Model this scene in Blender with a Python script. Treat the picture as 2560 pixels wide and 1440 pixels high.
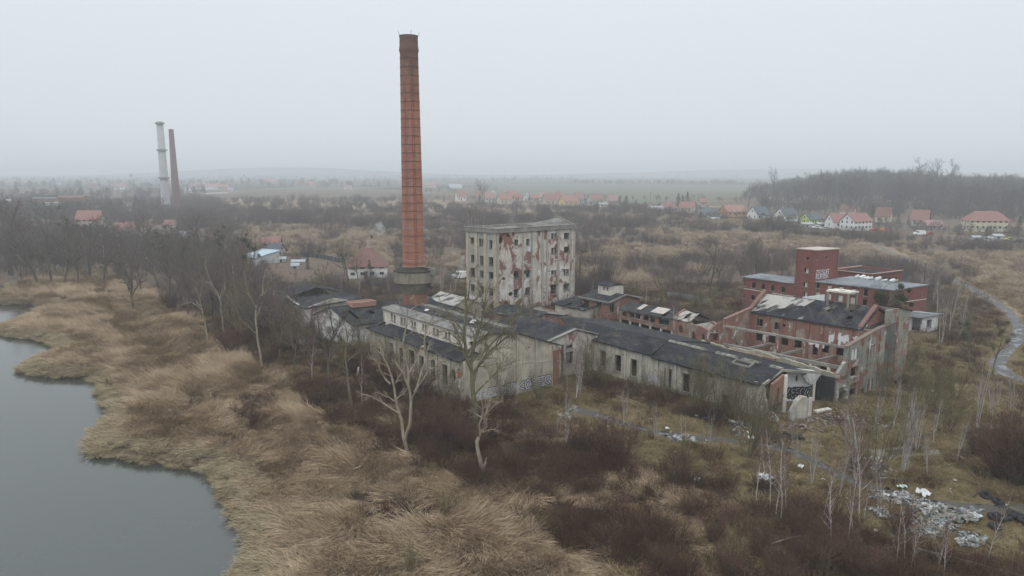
import bpy, math, random
import numpy as np
from mathutils import Vector, Matrix, noise as mnoise
for _o in list(bpy.data.objects): bpy.data.objects.remove(_o)
S = bpy.context.scene
R = math.radians
# ------------------------------------------------------------- camera, sky, sun, exposure
F, HZ, HC = 1770.0, 430.0, 30.0                 # focal length in photo pixels, horizon row, camera height
PITCH = math.atan((720 - HZ) / F)
cp, sp = math.cos(PITCH), math.sin(PITCH)
cam = bpy.data.cameras.new('camera'); co = bpy.data.objects.new('camera', cam); S.collection.objects.link(co)
co.location = (0, 0, HC); co.rotation_euler = (R(90) - PITCH, 0, 0)
cam.sensor_width = 36; cam.lens = 36 * F / 2560; cam.clip_start = 1; cam.clip_end = 30000
S.camera = co
S.view_settings.view_transform = 'Standard'; S.view_settings.look = 'None'
S.view_settings.exposure = 0.0; S.view_settings.gamma = 1
SUN_EL, SUN_AZ = R(48), R(200)
w = bpy.data.worlds.new('World'); S.world = w; w.use_nodes = True
nt = w.node_tree; nt.nodes.clear()
def wn(t): return nt.nodes.new(t)
out = wn('ShaderNodeOutputWorld'); bg = wn('ShaderNodeBackground')
sky = wn('ShaderNodeTexSky'); sky.sky_type = 'NISHITA'; sky.sun_disc = False
sky.sun_elevation = SUN_EL; sky.sun_rotation = SUN_AZ; sky.dust_density = 4; sky.air_density = 1.5
sc = wn('ShaderNodeMix'); sc.data_type = 'RGBA'; sc.blend_type = 'MULTIPLY'; sc.inputs[0].default_value = 1
sc.inputs[7].default_value = (.085, .085, .085, 1)
tc = wn('ShaderNodeTexCoord'); sx = wn('ShaderNodeSeparateXYZ'); ramp = wn('ShaderNodeValToRGB')
no = wn('ShaderNodeTexNoise'); no.inputs['Scale'].default_value = 1.6; no.inputs['Detail'].default_value = 4
ad = wn('ShaderNodeMath'); ad.operation = 'MULTIPLY_ADD'; ad.inputs[1].default_value = .10; 
cr = ramp.color_ramp
cr.elements[0].position = 0.0; cr.elements[0].color = (.77, .83, .88, 1)
e = cr.elements.new(.12); e.color = (.80, .86, .92, 1)
e = cr.elements.new(.27); e.color = (.86, .92, .985, 1)
e = cr.elements.new(.5); e.color = (1.25, 1.36, 1.45, 1)
cr.elements[-1].position = 1.0; cr.elements[-1].color = (2.1, 2.2, 2.28, 1)
mx = wn('ShaderNodeMix'); mx.data_type = 'RGBA'; mx.inputs[0].default_value = .12
L = nt.links.new
L(tc.outputs['Generated'], sx.inputs[0]); L(tc.outputs['Generated'], no.inputs['Vector'])
L(no.outputs[0], ad.inputs[0]); sb = wn('ShaderNodeMath'); sb.operation = 'SUBTRACT'; sb.inputs[1].default_value = .05
L(sx.outputs[2], sb.inputs[0]); L(sb.outputs[0], ad.inputs[2]); L(ad.outputs[0], ramp.inputs[0])
L(sky.outputs[0], sc.inputs[6]); L(ramp.outputs[0], mx.inputs[6]); L(sc.outputs[2], mx.inputs[7])
L(mx.outputs[2], bg.inputs[0]); bg.inputs[1].default_value = 1.0; L(bg.outputs[0], out.inputs[0])
sl = bpy.data.lights.new('sun', 'SUN'); sl.energy = .55; sl.angle = R(30); sl.color = (1, .97, .93)
so = bpy.data.objects.new('sun', sl); S.collection.objects.link(so)
_d = Vector((math.sin(SUN_AZ) * math.cos(SUN_EL), math.cos(SUN_AZ) * math.cos(SUN_EL), math.sin(SUN_EL)))
so.rotation_euler = (-_d).to_track_quat('-Z', 'Y').to_euler()
HAZE_DENSITY = .00048
# ------------------------------------------------------------- helpers
rng = random.Random(7)
def at(px, py, z=0.):
    x = (px - 1280) / F; y = (py - 720) / F
    dx, dy, dz = x, cp - y * sp, -sp - y * cp
    t = (z - HC) / dz
    return (dx * t, dy * t, z)
def pr(X, Y, Z):
    Z = Z - HC; d = Y * cp - Z * sp; u = Y * sp + Z * cp
    return (1280 + F * X / d, 720 - F * u / d)
def hz(X, Y, py):
    y = (py - 720) / F
    return HC + (-y * Y * cp - Y * sp) / (cp - y * sp)
def wp(P0, P1, px, py):
    x = (px - 1280) / F; y = (py - 720) / F
    dx, dy, dz = x, cp - y * sp, -sp - y * cp
    ax, ay = P1[0] - P0[0], P1[1] - P0[1]; l = math.hypot(ax, ay); ax /= l; ay /= l
    det = dx * (-ay) - dy * (-ax)
    t = (P0[0] * (-ay) - P0[1] * (-ax)) / det
    return (dx * t - P0[0]) * ax + (dy * t - P0[1]) * ay, HC + dz * t
def dirv(deg): return (math.cos(R(deg)), math.sin(R(deg)))
def add(P, D, t): return (P[0] + D[0] * t, P[1] + D[1] * t)
def along(P, D, px):                      # distance along D from P to where the ground line passes column px
    return wp(P, add(P, D, 1), px, 900)[0]
col = S.collection
def tag(o, label=None, cat=None, group=None, kind=None):
    for k, v in (('label', label), ('category', cat), ('group', group), ('kind', kind)):
        if v: o[k] = v
    return o
def empty(name, loc, label, cat, group=None, rz=0.):
    o = bpy.data.objects.new(name, None); col.objects.link(o); o.location = loc; o.rotation_euler = (0, 0, rz)
    o.empty_display_size = .5
    return tag(o, label, cat, group)
def copy_tree(o, parent=None):
    c = o.copy(); col.objects.link(c)
    if parent: c.parent = parent
    for ch in o.children: copy_tree(ch, c)
    return c
class MB:
    def __init__(s): s.v = []; s.f = []; s.m = []
    def poly(s, pts, m=0):
        n = len(s.v); s.v += [tuple(p) for p in pts]; s.f.append(tuple(range(n, n + len(pts)))); s.m.append(m)
    def hexa(s, b, t, m=0):               # b, t: four bottom, four top points (counter-clockwise from above)
        n = len(s.v); s.v += [tuple(p) for p in b] + [tuple(p) for p in t]
        for q in ((3, 2, 1, 0), (4, 5, 6, 7), (0, 1, 5, 4), (1, 2, 6, 5), (2, 3, 7, 6), (3, 0, 4, 7)):
            s.f.append(tuple(n + i for i in q)); s.m.append(m)
    def box(s, x0, x1, y0, y1, z0, z1, m=0):
        s.hexa([(x0, y0, z0), (x1, y0, z0), (x1, y1, z0), (x0, y1, z0)], [(x0, y0, z1), (x1, y0, z1), (x1, y1, z1), (x0, y1, z1)], m)
    def bar(s, a, b, w, h, m=0):          # box beam between two 3-D points
        a = Vector(a); b = Vector(b); d = (b - a).normalized()
        side = d.cross(Vector((0, 0, 1)))
        if side.length < .05: side = Vector((1, 0, 0))
        side.normalize(); up = side.cross(d).normalized()
        def q(p): return [p - side * w / 2 - up * h / 2, p + side * w / 2 - up * h / 2, p + side * w / 2 + up * h / 2, p - side * w / 2 + up * h / 2]
        A, B = q(a), q(b); n = len(s.v); s.v += [tuple(p) for p in A + B]
        for k in ((0, 1, 2, 3), (7, 6, 5, 4), (0, 4, 5, 1), (1, 5, 6, 2), (2, 6, 7, 3), (3, 7, 4, 0)):
            s.f.append(tuple(n + i for i in k)); s.m.append(m)
    def tube(s, pts, rad, n=5, m=0, cap=False):
        P = [Vector(p) for p in pts]; base = len(s.v)
        for i, p in enumerate(P):
            d = (P[min(i + 1, len(P) - 1)] - P[max(i - 1, 0)])
            if d.length < 1e-6: d = Vector((0, 0, 1))
            d.normalize(); a = d.cross(Vector((0, 0, 1)) if abs(d.z) < .9 else Vector((1, 0, 0))).normalized(); b = d.cross(a)
            r = rad[i] if isinstance(rad, (list, tuple)) else rad
            for k in range(n):
                t = 2 * math.pi * k / n; s.v.append(tuple(p + a * (r * math.cos(t)) + b * (r * math.sin(t))))
        for i in range(len(P) - 1):
            for k in range(n):
                k2 = (k + 1) % n; o = base + i * n
                s.f.append((o + k, o + k2, o + n + k2, o + n + k)); s.m.append(m)
        if cap: s.f.append(tuple(base + (len(P) - 1) * n + k for k in range(n))); s.m.append(m)
    def lathe(s, prof, n=32, m=0, cx=0, cy=0):
        base = len(s.v)
        for r, z in prof:
            for k in range(n): t = 2 * math.pi * k / n; s.v.append((cx + r * math.cos(t), cy + r * math.sin(t), z))
        for i in range(len(prof) - 1):
            for k in range(n):
                k2 = (k + 1) % n; o = base + i * n
                s.f.append((o + k, o + k2, o + n + k2, o + n + k)); s.m.append(m)
    def mesh(s, name, mats, off=(0, 0, 0), smooth=False):
        me = bpy.data.meshes.new(name)
        me.from_pydata([(x - off[0], y - off[1], z - off[2]) for x, y, z in s.v], [], s.f)
        mats = mats if isinstance(mats, (list, tuple)) else [mats]
        for q in mats: me.materials.append(q)
        if len(mats) > 1: me.polygons.foreach_set('material_index', s.m)
        if smooth: me.polygons.foreach_set('use_smooth', [True] * len(me.polygons))
        me.update(); return me
    def build(s, name, mats, parent=None, smooth=False, label=None):
        off = (0, 0, 0); p = parent
        while p: off = tuple(off[i] + p.location[i] for i in range(3)); p = p.parent
        o = bpy.data.objects.new(name, s.mesh(name, mats, off, smooth)); col.objects.link(o)
        if parent: o.parent = parent
        if label: o['label'] = label
        return o
# ------------------------------------------------------------- materials
def newmat(name):
    m = bpy.data.materials.new(name); m.use_nodes = True; t = m.node_tree
    b = t.nodes['Principled BSDF']; b.inputs['Specular IOR Level'].default_value = .25
    return m, t, b
class NT:
    def __init__(s, t): s.t = t
    def n(s, ty, **k):
        o = s.t.nodes.new(ty)
        for a, v in k.items():
            if a.startswith('i_'): o.inputs[a[2:].replace('_', ' ')].default_value = v
            else: setattr(o, a, v)
        return o
    def l(s, a, b): s.t.links.new(a, b)
    def coords(s, kind='Object', scale=(1, 1, 1), rot=(0, 0, 0), loc=(0, 0, 0)):
        if kind == 'World': src = s.n('ShaderNodeNewGeometry').outputs['Position']
        else: src = s.n('ShaderNodeTexCoord').outputs[kind]
        mp = s.n('ShaderNodeMapping'); mp.inputs['Scale'].default_value = scale; mp.inputs['Rotation'].default_value = rot; mp.inputs['Location'].default_value = loc
        s.l(src, mp.inputs[0]); return mp.outputs[0]
    def noise(s, vec, scale, detail=5, rough=.6, dist=0):
        o = s.n('ShaderNodeTexNoise'); o.inputs['Scale'].default_value = scale; o.inputs['Detail'].default_value = detail
        o.inputs['Roughness'].default_value = rough; o.inputs['Distortion'].default_value = dist; s.l(vec, o.inputs['Vector']); return o.outputs[0]
    def step(s, v, a, b):
        o = s.n('ShaderNodeMapRange'); o.inputs['From Min'].default_value = a; o.inputs['From Max'].default_value = b; o.clamp = True; s.l(v, o.inputs['Value']); return o.outputs[0]
    def mix(s, f, a, b, mode='MIX'):
        o = s.n('ShaderNodeMix'); o.data_type = 'RGBA'; o.blend_type = mode
        for v, i in ((f, 0), (a, 6), (b, 7)):
            if isinstance(v, (int, float)): o.inputs[i].default_value = v if i == 0 else (v, v, v, 1)
            elif isinstance(v, tuple): o.inputs[i].default_value = (*v[:3], 1)
            else: s.l(v, o.inputs[i])
        return o.outputs[2]
    def math(s, op, a, b=0., c=0.):
        o = s.n('ShaderNodeMath'); o.operation = op
        for i, v in enumerate((a, b, c)):
            if isinstance(v, (int, float)): o.inputs[i].default_value = v
            else: s.l(v, o.inputs[i])
        return o.outputs[0]
    def bump(s, h, b, strength=.4, dist=.05):
        o = s.n('ShaderNodeBump'); o.inputs['Strength'].default_value = strength; o.inputs['Distance'].default_value = dist
        s.l(h, o.inputs['Height']); s.l(o.outputs[0], b.inputs['Normal'])
def simple(name, c, rough=.8, var=.25, scale=3., kind='Object', metal=0, spec=.25):
    m, t, b = newmat(name); k = NT(t); v = k.coords(kind)
    n1 = k.noise(v, scale, 4); n2 = k.noise(v, scale * .17, 3)
    f = k.math('ADD', k.math('MULTIPLY', n1, .6), k.math('MULTIPLY', n2, .4))
    f = k.step(f, .3, .7)
    k.l(k.mix(f, tuple(x * (1 - var) for x in c), tuple(min(1, x * (1 + var)) for x in c)), b.inputs['Base Color'])
    b.inputs['Roughness'].default_value = rough; b.inputs['Metallic'].default_value = metal; b.inputs['Specular IOR Level'].default_value = spec
    return m
BRICK_D, BRICK_L = (.15, .065, .05), (.25, .115, .085)
def brickcol(k, v, wallrot=0.):
    """brick courses with mortar, lighter and darker bricks; v in metres"""
    x = k.n('ShaderNodeSeparateXYZ'); k.l(v, x.inputs[0])
    h = k.math('ADD', x.outputs[0], k.math('MULTIPLY', x.outputs[1], 1.0))
    c = k.n('ShaderNodeCombineXYZ'); k.l(h, c.inputs[0]); k.l(x.outputs[2], c.inputs[1])
    bt = k.n('ShaderNodeTexBrick'); bt.inputs['Scale'].default_value = 1; bt.inputs['Brick Width'].default_value = .3; bt.inputs['Row Height'].default_value = .09
    bt.inputs['Mortar Size'].default_value = .012; bt.inputs['Color1'].default_value = (*BRICK_D, 1); bt.inputs['Color2'].default_value = (*BRICK_L, 1)
    bt.inputs['Mortar'].default_value = (.2, .15, .12, 1); k.l(c.outputs[0], bt.inputs['Vector'])
    n = k.step(k.noise(v, .8, 5), .35, .7)
    return k.mix(k.math('MULTIPLY', n, .55), bt.outputs[0], (.30, .125, .085))
def plaster(name, light, dark, brick=0., white=0., streak=.5, scale=.5, seed=0., moss=0., bsc=.38):
    light = tuple(min(x * 1.38, .74) for x in light); dark = tuple(min(x * 1.3, .6) for x in dark)
    m, t, b = newmat(name); k = NT(t); v = k.coords('World', loc=(seed * 7.3, seed * 3.1, 0))
    n1 = k.noise(v, scale, 7, .65); n2 = k.noise(v, 4.5, 5)
    c = k.mix(k.step(n1, .32, .66), dark, light)
    c = k.mix(k.math('MULTIPLY', k.step(n2, .35, .75), .35), c, tuple(x * .55 for x in light))
    vs = k.coords('World', scale=(2.6, 2.6, .22), loc=(seed, 0, 0)); ns = k.noise(vs, 1.2, 5)
    c = k.mix(k.math('MULTIPLY', k.step(ns, .5, .78), streak), c, tuple(x * .38 for x in dark))
    if white > 0:
        nw = k.noise(k.coords('World', loc=(seed * 5 + 31, 9, 4), scale=(1, 1, .8)), .42, 8, .62, .4)
        c = k.mix(k.step(nw, .62 - white * .25, .66 - white * .25), c, k.mix(k.step(n2, .3, .7), (.5, .49, .48), (.66, .65, .65)))
    if brick > 0:
        nb = k.noise(k.coords('World', loc=(seed * 3 + 5, 17, 2), scale=(1, 1, .7)), bsc, 9, .66, .6)
        c = k.mix(k.step(nb, .66 - brick * .3, .69 - brick * .3), c, brickcol(k, v))
    if moss > 0:
        nm = k.noise(k.coords('World', loc=(3, seed, 8)), .9, 5)
        c = k.mix(k.math('MULTIPLY', k.step(nm, .5, .75), moss), c, (.11, .12, .05))
    k.l(c, b.inputs['Base Color']); b.inputs['Roughness'].default_value = .92
    k.bump(k.math('ADD', n2, n1), b, .5, .06); return m
def brickmat(name, tint=(1, 1, 1), grime=.4, pale=.12, seed=0.):
    m, t, b = newmat(name); k = NT(t); v = k.coords('World', loc=(seed * 4.7, seed, 0))
    c = brickcol(k, v); c = k.mix(1., c, tuple(tint), 'MULTIPLY')
    ns = k.noise(k.coords('World', scale=(1.6, 1.6, .3), loc=(seed, 2, 0)), .9, 6)
    c = k.mix(k.math('MULTIPLY', k.step(ns, .48, .75), grime), c, (.06, .045, .04))
    nw = k.noise(k.coords('World', loc=(seed * 5 + 1, 9, 4)), .7, 8, .65)
    c = k.mix(k.step(nw, .7 - pale * .4, .76 - pale * .4), c, (.38, .33, .30))
    k.l(c, b.inputs['Base Color']); b.inputs['Roughness'].default_value = .93
    k.bump(k.noise(v, 6, 4), b, .4, .04); return m
def tarroof(name, ang, base=(.045, .047, .054), light=(.17, .165, .16), amt=.35, period=1.0, pale=0., cross=None, seed=0.):
    """tar paper sheets or tiles: lines run across direction ang (degrees)"""
    if base[0] < .1: base = tuple(x * .55 for x in base); light = tuple(x * .62 for x in light)
    m, t, b = newmat(name); k = NT(t); v = k.coords('World', rot=(0, 0, -R(ang)), loc=(seed * 3, seed * 5, 0))
    bt = k.n('ShaderNodeTexBrick'); bt.inputs['Scale'].default_value = 1; bt.inputs['Brick Width'].default_value = cross or 6; bt.inputs['Row Height'].default_value = period
    bt.inputs['Mortar Size'].default_value = .05; bt.inputs['Mortar Smooth'].default_value = .4
    bt.inputs['Color1'].default_value = (*base, 1); bt.inputs['Color2'].default_value = (*[x * 1.45 for x in base], 1); bt.inputs['Mortar'].default_value = (*[x * .42 for x in base], 1)
    k.l(v, bt.inputs['Vector'])
    n1 = k.noise(v, .35, 8, .68); n2 = k.noise(v, 2.5, 6, .7)
    c = k.mix(k.math('MULTIPLY', k.step(n1, .45, .75), amt), bt.outputs[0], light)
    c = k.mix(k.math('MULTIPLY', k.step(n2, .55, .75), .4), c, tuple(x * .8 for x in light))
    nst = k.noise(k.coords('World', rot=(0, 0, -R(ang)), scale=(1.3, .16, .16), loc=(seed * 2, 5, 0)), 1.1, 6, .7)
    c = k.mix(k.math('MULTIPLY', k.step(nst, .5, .68), amt + .15), c, light)
    nd = k.noise(k.coords('World', loc=(seed, 31, 0)), .22, 6, .7)
    c = k.mix(k.math('MULTIPLY', k.step(nd, .5, .62), .55), c, tuple(x * .45 for x in base))
    if pale > 0:
        npl = k.noise(k.coords('World', rot=(0, 0, -R(ang)), scale=(.35, 1.6, 1), loc=(seed, 11, 0)), .6, 7, .66)
        c = k.mix(k.step(npl, .64 - pale * .3, .72 - pale * .3), c, (.36, .34, .31))
    nm = k.noise(v, .6, 5)
    c = k.mix(k.math('MULTIPLY', k.step(nm, .56, .7), .55), c, (.13, .105, .065))
    k.l(c, b.inputs['Base Color']); b.inputs['Roughness'].default_value = .92; b.inputs['Specular IOR Level'].default_value = .1
    k.bump(k.math('ADD', bt.outputs['Fac'], n2), b, .5, .05); return m
def vegmat(name, cols, patch=.05, rnd=.5, trans=0.):
    """cols: list of colours, chosen by slow world noise and per-plant random"""
    m, t, b = newmat(name); k = NT(t); v = k.coords('World')
    oi = k.n('ShaderNodeObjectInfo')
    f = k.math('ADD', k.math('MULTIPLY', k.step(k.noise(v, patch, 5), .3, .7), 1 - rnd), k.math('MULTIPLY', oi.outputs['Random'], rnd))
    cr = k.n('ShaderNodeValToRGB'); e = cr.color_ramp.elements
    while len(e) < len(cols): e.new(.5)
    for i, c in enumerate(cols): e[i].position = i / (len(cols) - 1); e[i].color = (*c, 1)
    k.l(f, cr.inputs[0]); fine = k.noise(v, 3.1, 2)
    c = k.mix(k.step(fine, .3, .7), cr.outputs[0], k.mix(1., cr.outputs[0], (.62, .6, .6), 'MULTIPLY'))
    k.l(c, b.inputs['Base Color']); b.inputs['Roughness'].default_value = .85; b.inputs['Specular IOR Level'].default_value = .12
    return m
# ------------------------------------------------------------- terrain
def inpoly(px, py, poly):
    px = np.asarray(px, float); py = np.asarray(py, float); r = np.zeros(px.shape, bool); n = len(poly)
    for i in range(n):
        x0, y0 = poly[i][:2]; x1, y1 = poly[(i + 1) % n][:2]
        if y0 == y1: continue
        c = ((y0 > py) != (y1 > py)) & (px < (x1 - x0) * (py - y0) / (y1 - y0) + x0); r ^= c
    return r
def pdist(px, py, line, closed=False):
    px = np.asarray(px, float); py = np.asarray(py, float); best = np.full(px.shape, 1e9)
    n = len(line)
    for i in range(n if closed else n - 1):
        x0, y0 = line[i][:2]; x1, y1 = line[(i + 1) % n][:2]; dx, dy = x1 - x0, y1 - y0; l2 = dx * dx + dy * dy + 1e-9
        t = np.clip(((px - x0) * dx + (py - y0) * dy) / l2, 0, 1)
        best = np.minimum(best, np.hypot(px - x0 - t * dx, py - y0 - t * dy))
    return best
WL = -.8
SHORE = [(630, 2600), (590, 1800), (600, 1560), (604, 1440), (633, 1385), (612, 1330), (582, 1290), (562, 1250), (545, 1210), (522, 1190), (490, 1176), (440, 1166), (400, 1158), (350, 1157),
         (300, 1147), (245, 1140), (222, 1126), (225, 1105), (240, 1085), (262, 1065), (272, 1045), (268, 1020), (258, 985), (262, 962), (235, 949), (180, 947), (110, 942), (62, 936),
         (52, 926), (75, 909), (110, 896), (150, 878), (140, 868), (105, 853), (60, 846), (30, 843), (0, 836), (-40, 824), (0, 818), (30, 811), (60, 797), (100, 786), (140, 776), (156, 768),
         (120, 763), (60, 763), (0, 762), (-90, 756), (0, 743), (8, 739), (22, 734), (15, 720), (-10, 706), (-80, 695), (-260, 688)]
RIV = [at(a, b, WL)[:2] for a, b in SHORE] + [(-330, 215), (-420, 120), (-420, -120), (-20, -120)]
def mnz(x, y, s, seed=0.):
    """cheap smooth noise, vectorised (sum of sines)"""
    x = np.asarray(x, float) * s; y = np.asarray(y, float) * s; v = np.zeros(x.shape)
    r = random.Random(int(seed * 13) + 5)
    for i in range(9):
        a = r.uniform(0, 6.28); f = r.uniform(.6, 2.6); p = r.uniform(0, 6.28); q = r.uniform(0, 6.28)
        v += np.sin((x * math.cos(a) + y * math.sin(a)) * f + p + .8 * np.sin((y * math.cos(a) - x * math.sin(a)) * f * .7 + q))
    return v / 9 * 1.6
def hgt(x, y):
    x = np.asarray(x, float); y = np.asarray(y, float)
    d = pdist(x, y, RIV, True); d = np.where(inpoly(x, y, RIV), -d, d)
    d = d + .35 * mnz(x, y, 1.3, 3)
    base = WL + np.clip(d * .42, -1.4, .8)
    near = np.clip(1 - (y - 150) / 200, 0, 1)
    z = base + np.where(d > 2.5, .16 * mnz(x, y, .35, 1) * near, 0)
    # low rise under the wood on the right, faint hills far away
    z = z + 9 * np.exp(-(((x - 430) / 190) ** 2 + ((y - 800) / 190) ** 2))
    z = z + 60 * np.exp(-(((x + 1500) / 900) ** 2 + ((y - 4700) / 500) ** 2)) + 52 * np.exp(-(((x - 2100) / 1500) ** 2 + ((y - 5200) / 500) ** 2))
    return z
def hs(x, y): return float(hgt(np.array([x]), np.array([y]))[0])
def G(px, py):                            # ground point under a pixel, as (x, y, height)
    x, y, _ = at(px, py, 0); return (x, y, hs(x, y))
REED = [(-900, 640), (-300, 700), (0, 722), (60, 702), (160, 700), (300, 692), (420, 755), (520, 850), (640, 905), (730, 985), (830, 1055), (930, 1115), (1030, 1145), (1100, 1185), (1180, 1235), (1290, 1245), (1320, 1310), (1440, 1400), (1580, 1450), (1800, 2600), (-3000, 2600)]
BRAM = [(545, 790), (700, 800), (900, 860), (940, 900), (1190, 1012), (1300, 1050), (1440, 1075), (1500, 1110), (1600, 1160), (1750, 1195), (1900, 1215), (2020, 1260), (2160, 1330), (2250, 1370), (2560, 1430), (3200, 1500), (3200, 2600), (1790, 2600), (1570, 1440), (1430, 1395), (1310, 1305), (1280, 1240), (1180, 1228), (1100, 1180), (1030, 1140), (930, 1110), (830, 1050), (730, 980), (640, 900), (560, 850)]
BRAM2 = [(1440, 930), (1500, 950), (1640, 985), (1830, 1050), (1900, 1075), (1780, 1060), (1640, 1025), (1560, 990), (1450, 975)]
MUD = [[(880, 1232), (960, 1220), (1100, 1250), (1085, 1300), (1000, 1320), (900, 1290)], [(470, 1000), (560, 985), (700, 1005), (700, 1050), (640, 1080), (590, 1060), (480, 1030)], [(1290, 1240), (1400, 1225), (1520, 1260), (1500, 1300), (1350, 1300)]]
TAN = [[(560, 548), (700, 560), (850, 570), (1000, 585), (1010, 622), (960, 645), (800, 640), (700, 620), (600, 590)], [(500, 498), (1170, 500), (1160, 530), (1000, 528), (560, 530)],
       [(1600, 568), (2000, 592), (2300, 625), (2300, 655), (2000, 640), (1600, 600)], [(1440, 612), (1900, 625), (1900, 650), (1440, 640)], [(2290, 640), (2900, 620), (2900, 800), (2560, 790), (2480, 745), (2400, 690), (2330, 665)],
       [(1450, 660), (1640, 690), (1720, 722), (1600, 735), (1450, 705)], [(200, 500), (430, 505), (430, 540), (200, 540)], [(1060, 640), (1170, 650), (1170, 680), (1060, 670)], [(2380, 725), (2440, 735), (2440, 770), (2380, 760)],
       [(1100, 510), (2000, 560), (2000, 575), (1100, 530)], [(860, 535), (1100, 530), (1100, 545), (860, 550)]]
FIELD = [(1230, 458), (1870, 462), (1880, 498), (1750, 505), (1600, 508), (1400, 490), (1230, 486)]
TRACK = [(1430, 1022), (1500, 1040), (1560, 1056), (1620, 1076), (1700, 1092), (1790, 1102), (1880, 1106), (1940, 1112), (2010, 1140), (2090, 1185), (2200, 1232), (2330, 1262), (2450, 1276), (2620, 1272)]
ROAD = [(2180, 610), (2240, 636), (2285, 655), (2330, 672), (2370, 695), (2420, 716), (2470, 745), (2520, 775), (2546, 812), (2546, 850), (2510, 885), (2488, 912), (2520, 938), (2620, 975), (2760, 1010)]
TRACKg = [at(a, b)[:2] for a, b in TRACK]; ROADg = [at(a, b)[:2] for a, b in ROAD]
def gp(poly): return [at(a, b)[:2] for a, b in poly]
REEDg, BRAMg, BRAM2g, FIELDg = gp(REED), gp(BRAM), gp(BRAM2), gp(FIELD)
MUDg = [gp(p) for p in MUD]; TANg = [gp(p) for p in TAN]
def classes(x, y):
    """masks for planting and for the ground's own colour"""
    wx = x + 1.6 * mnz(x, y, .5, 21); wy = y + 1.6 * mnz(x, y, .5, 22)
    reed = inpoly(wx, wy, REEDg) | (y < 22); bram = (inpoly(wx, wy, BRAMg) | inpoly(wx, wy, BRAM2g)) & ~reed
    mud = np.zeros(x.shape, bool); tan = np.zeros(x.shape, bool)
    for p in MUDg: mud |= inpoly(wx, wy, p)
    k = np.clip(y / 60, 1, 8)
    tx = x + k * 2.5 * mnz(x, y, .06, 23); ty = y + k * 2.5 * mnz(x, y, .06, 24)
    for p in TANg: tan |= inpoly(tx, ty, p)
    tan |= (mnz(x, y * 1.5, .045, 9) > .62) & (y > 190) & ~reed
    field = inpoly(x, y, FIELDg) | ((y > 1050) & (mnz(x, y, .006, 4) > .55))
    return reed, bram, mud, tan, field
def axis(a, b, step, grow, end):
    v = [a]
    while v[-1] < b: v.append(v[-1] + step)
    s = step
    while v[-1] < end: s = max(s, abs(v[-1]) * grow); v.append(v[-1] + s)
    return v
xr = axis(0, 165, 1.15, .028, 9500); xs = [-q for q in reversed(xr[1:])] + xr
ys = [-300, -180, -120, -60, -20, 5] + axis(22, 250, 1.05, .0125, 9800)
XX, YY = np.meshgrid(np.array(xs), np.array(ys)); ZZ = hgt(XX, YY)
reed, bram, mud, tan, field = classes(XX, YY)
ROADSD = pdist(XX, YY, ROADg); TRD = pdist(XX, YY, TRACKg)
C0 = np.zeros(XX.shape + (4,)); C0[..., 3] = 1
def setc(mask, c): C0[mask, :3] = c
setc(np.ones(XX.shape, bool), (.135, .105, .082)); setc(YY < 145, (.145, .115, .062)); setc(tan, (.25, .195, .135)); setc(field, (.14, .145, .105)); setc(reed, (.23, .18, .125)); setc(bram, (.052, .036, .025)); setc(mud, (.035, .027, .02))
_dk = (YY > 1250) & (mnz(XX, YY, .012, 44) > -.1); setc(_dk & ~field, (.05, .05, .045))
_rd = pdist(XX, YY, RIV, True); setc((_rd < 1.1) & ~inpoly(XX, YY, RIV), (.17, .14, .085)); setc(inpoly(XX, YY, RIV), (.03, .03, .02))
nx, ny = len(xs), len(ys)
verts = np.stack([XX, YY, ZZ], -1).reshape(-1, 3)
i0 = (np.arange(ny - 1)[:, None] * nx + np.arange(nx - 1)[None, :]).reshape(-1)
faces = np.stack([i0, i0 + 1, i0 + nx + 1, i0 + nx], -1)
me = bpy.data.meshes.new('ground'); me.vertices.add(len(verts)); me.vertices.foreach_set('co', verts.reshape(-1))
me.loops.add(faces.size); me.loops.foreach_set('vertex_index', faces.reshape(-1)); me.polygons.add(len(faces))
me.polygons.foreach_set('loop_start', np.arange(0, faces.size, 4)); me.polygons.foreach_set('loop_total', np.full(len(faces), 4)); me.polygons.foreach_set('use_smooth', np.ones(len(faces), bool))
at_ = me.color_attributes.new('soil', 'FLOAT_COLOR', 'POINT'); at_.data.foreach_set('color', C0.reshape(-1)); me.update()
ground = bpy.data.objects.new('ground', me); col.objects.link(ground); tag(ground, kind='structure')
m, t, b = newmat('soil'); k = NT(t); v = k.coords('World')
ca = k.n('ShaderNodeAttribute'); ca.attribute_name = 'soil'
n1 = k.noise(v, .9, 7, .7, .3); n2 = k.noise(v, .12, 5); n3 = k.noise(v, 6, 5, .7)
c = k.mix(k.step(n1, .38, .68), ca.outputs[0], k.mix(1., ca.outputs[0], (.45, .42, .42), 'MULTIPLY'))
c = k.mix(k.step(n3, .4, .7), c, k.mix(1., c, (1.5, 1.45, 1.3), 'MULTIPLY'))
c = k.mix(k.math('MULTIPLY', k.step(n2, .5, .7), .35), c, (.09, .065, .045))
k.l(c, b.inputs['Base Color']); b.inputs['Roughness'].default_value = 1; b.inputs['Specular IOR Level'].default_value = .1
k.bump(k.math('ADD', n1, k.math('MULTIPLY', n3, .4)), b, .8, .25); me.materials.append(m)
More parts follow.
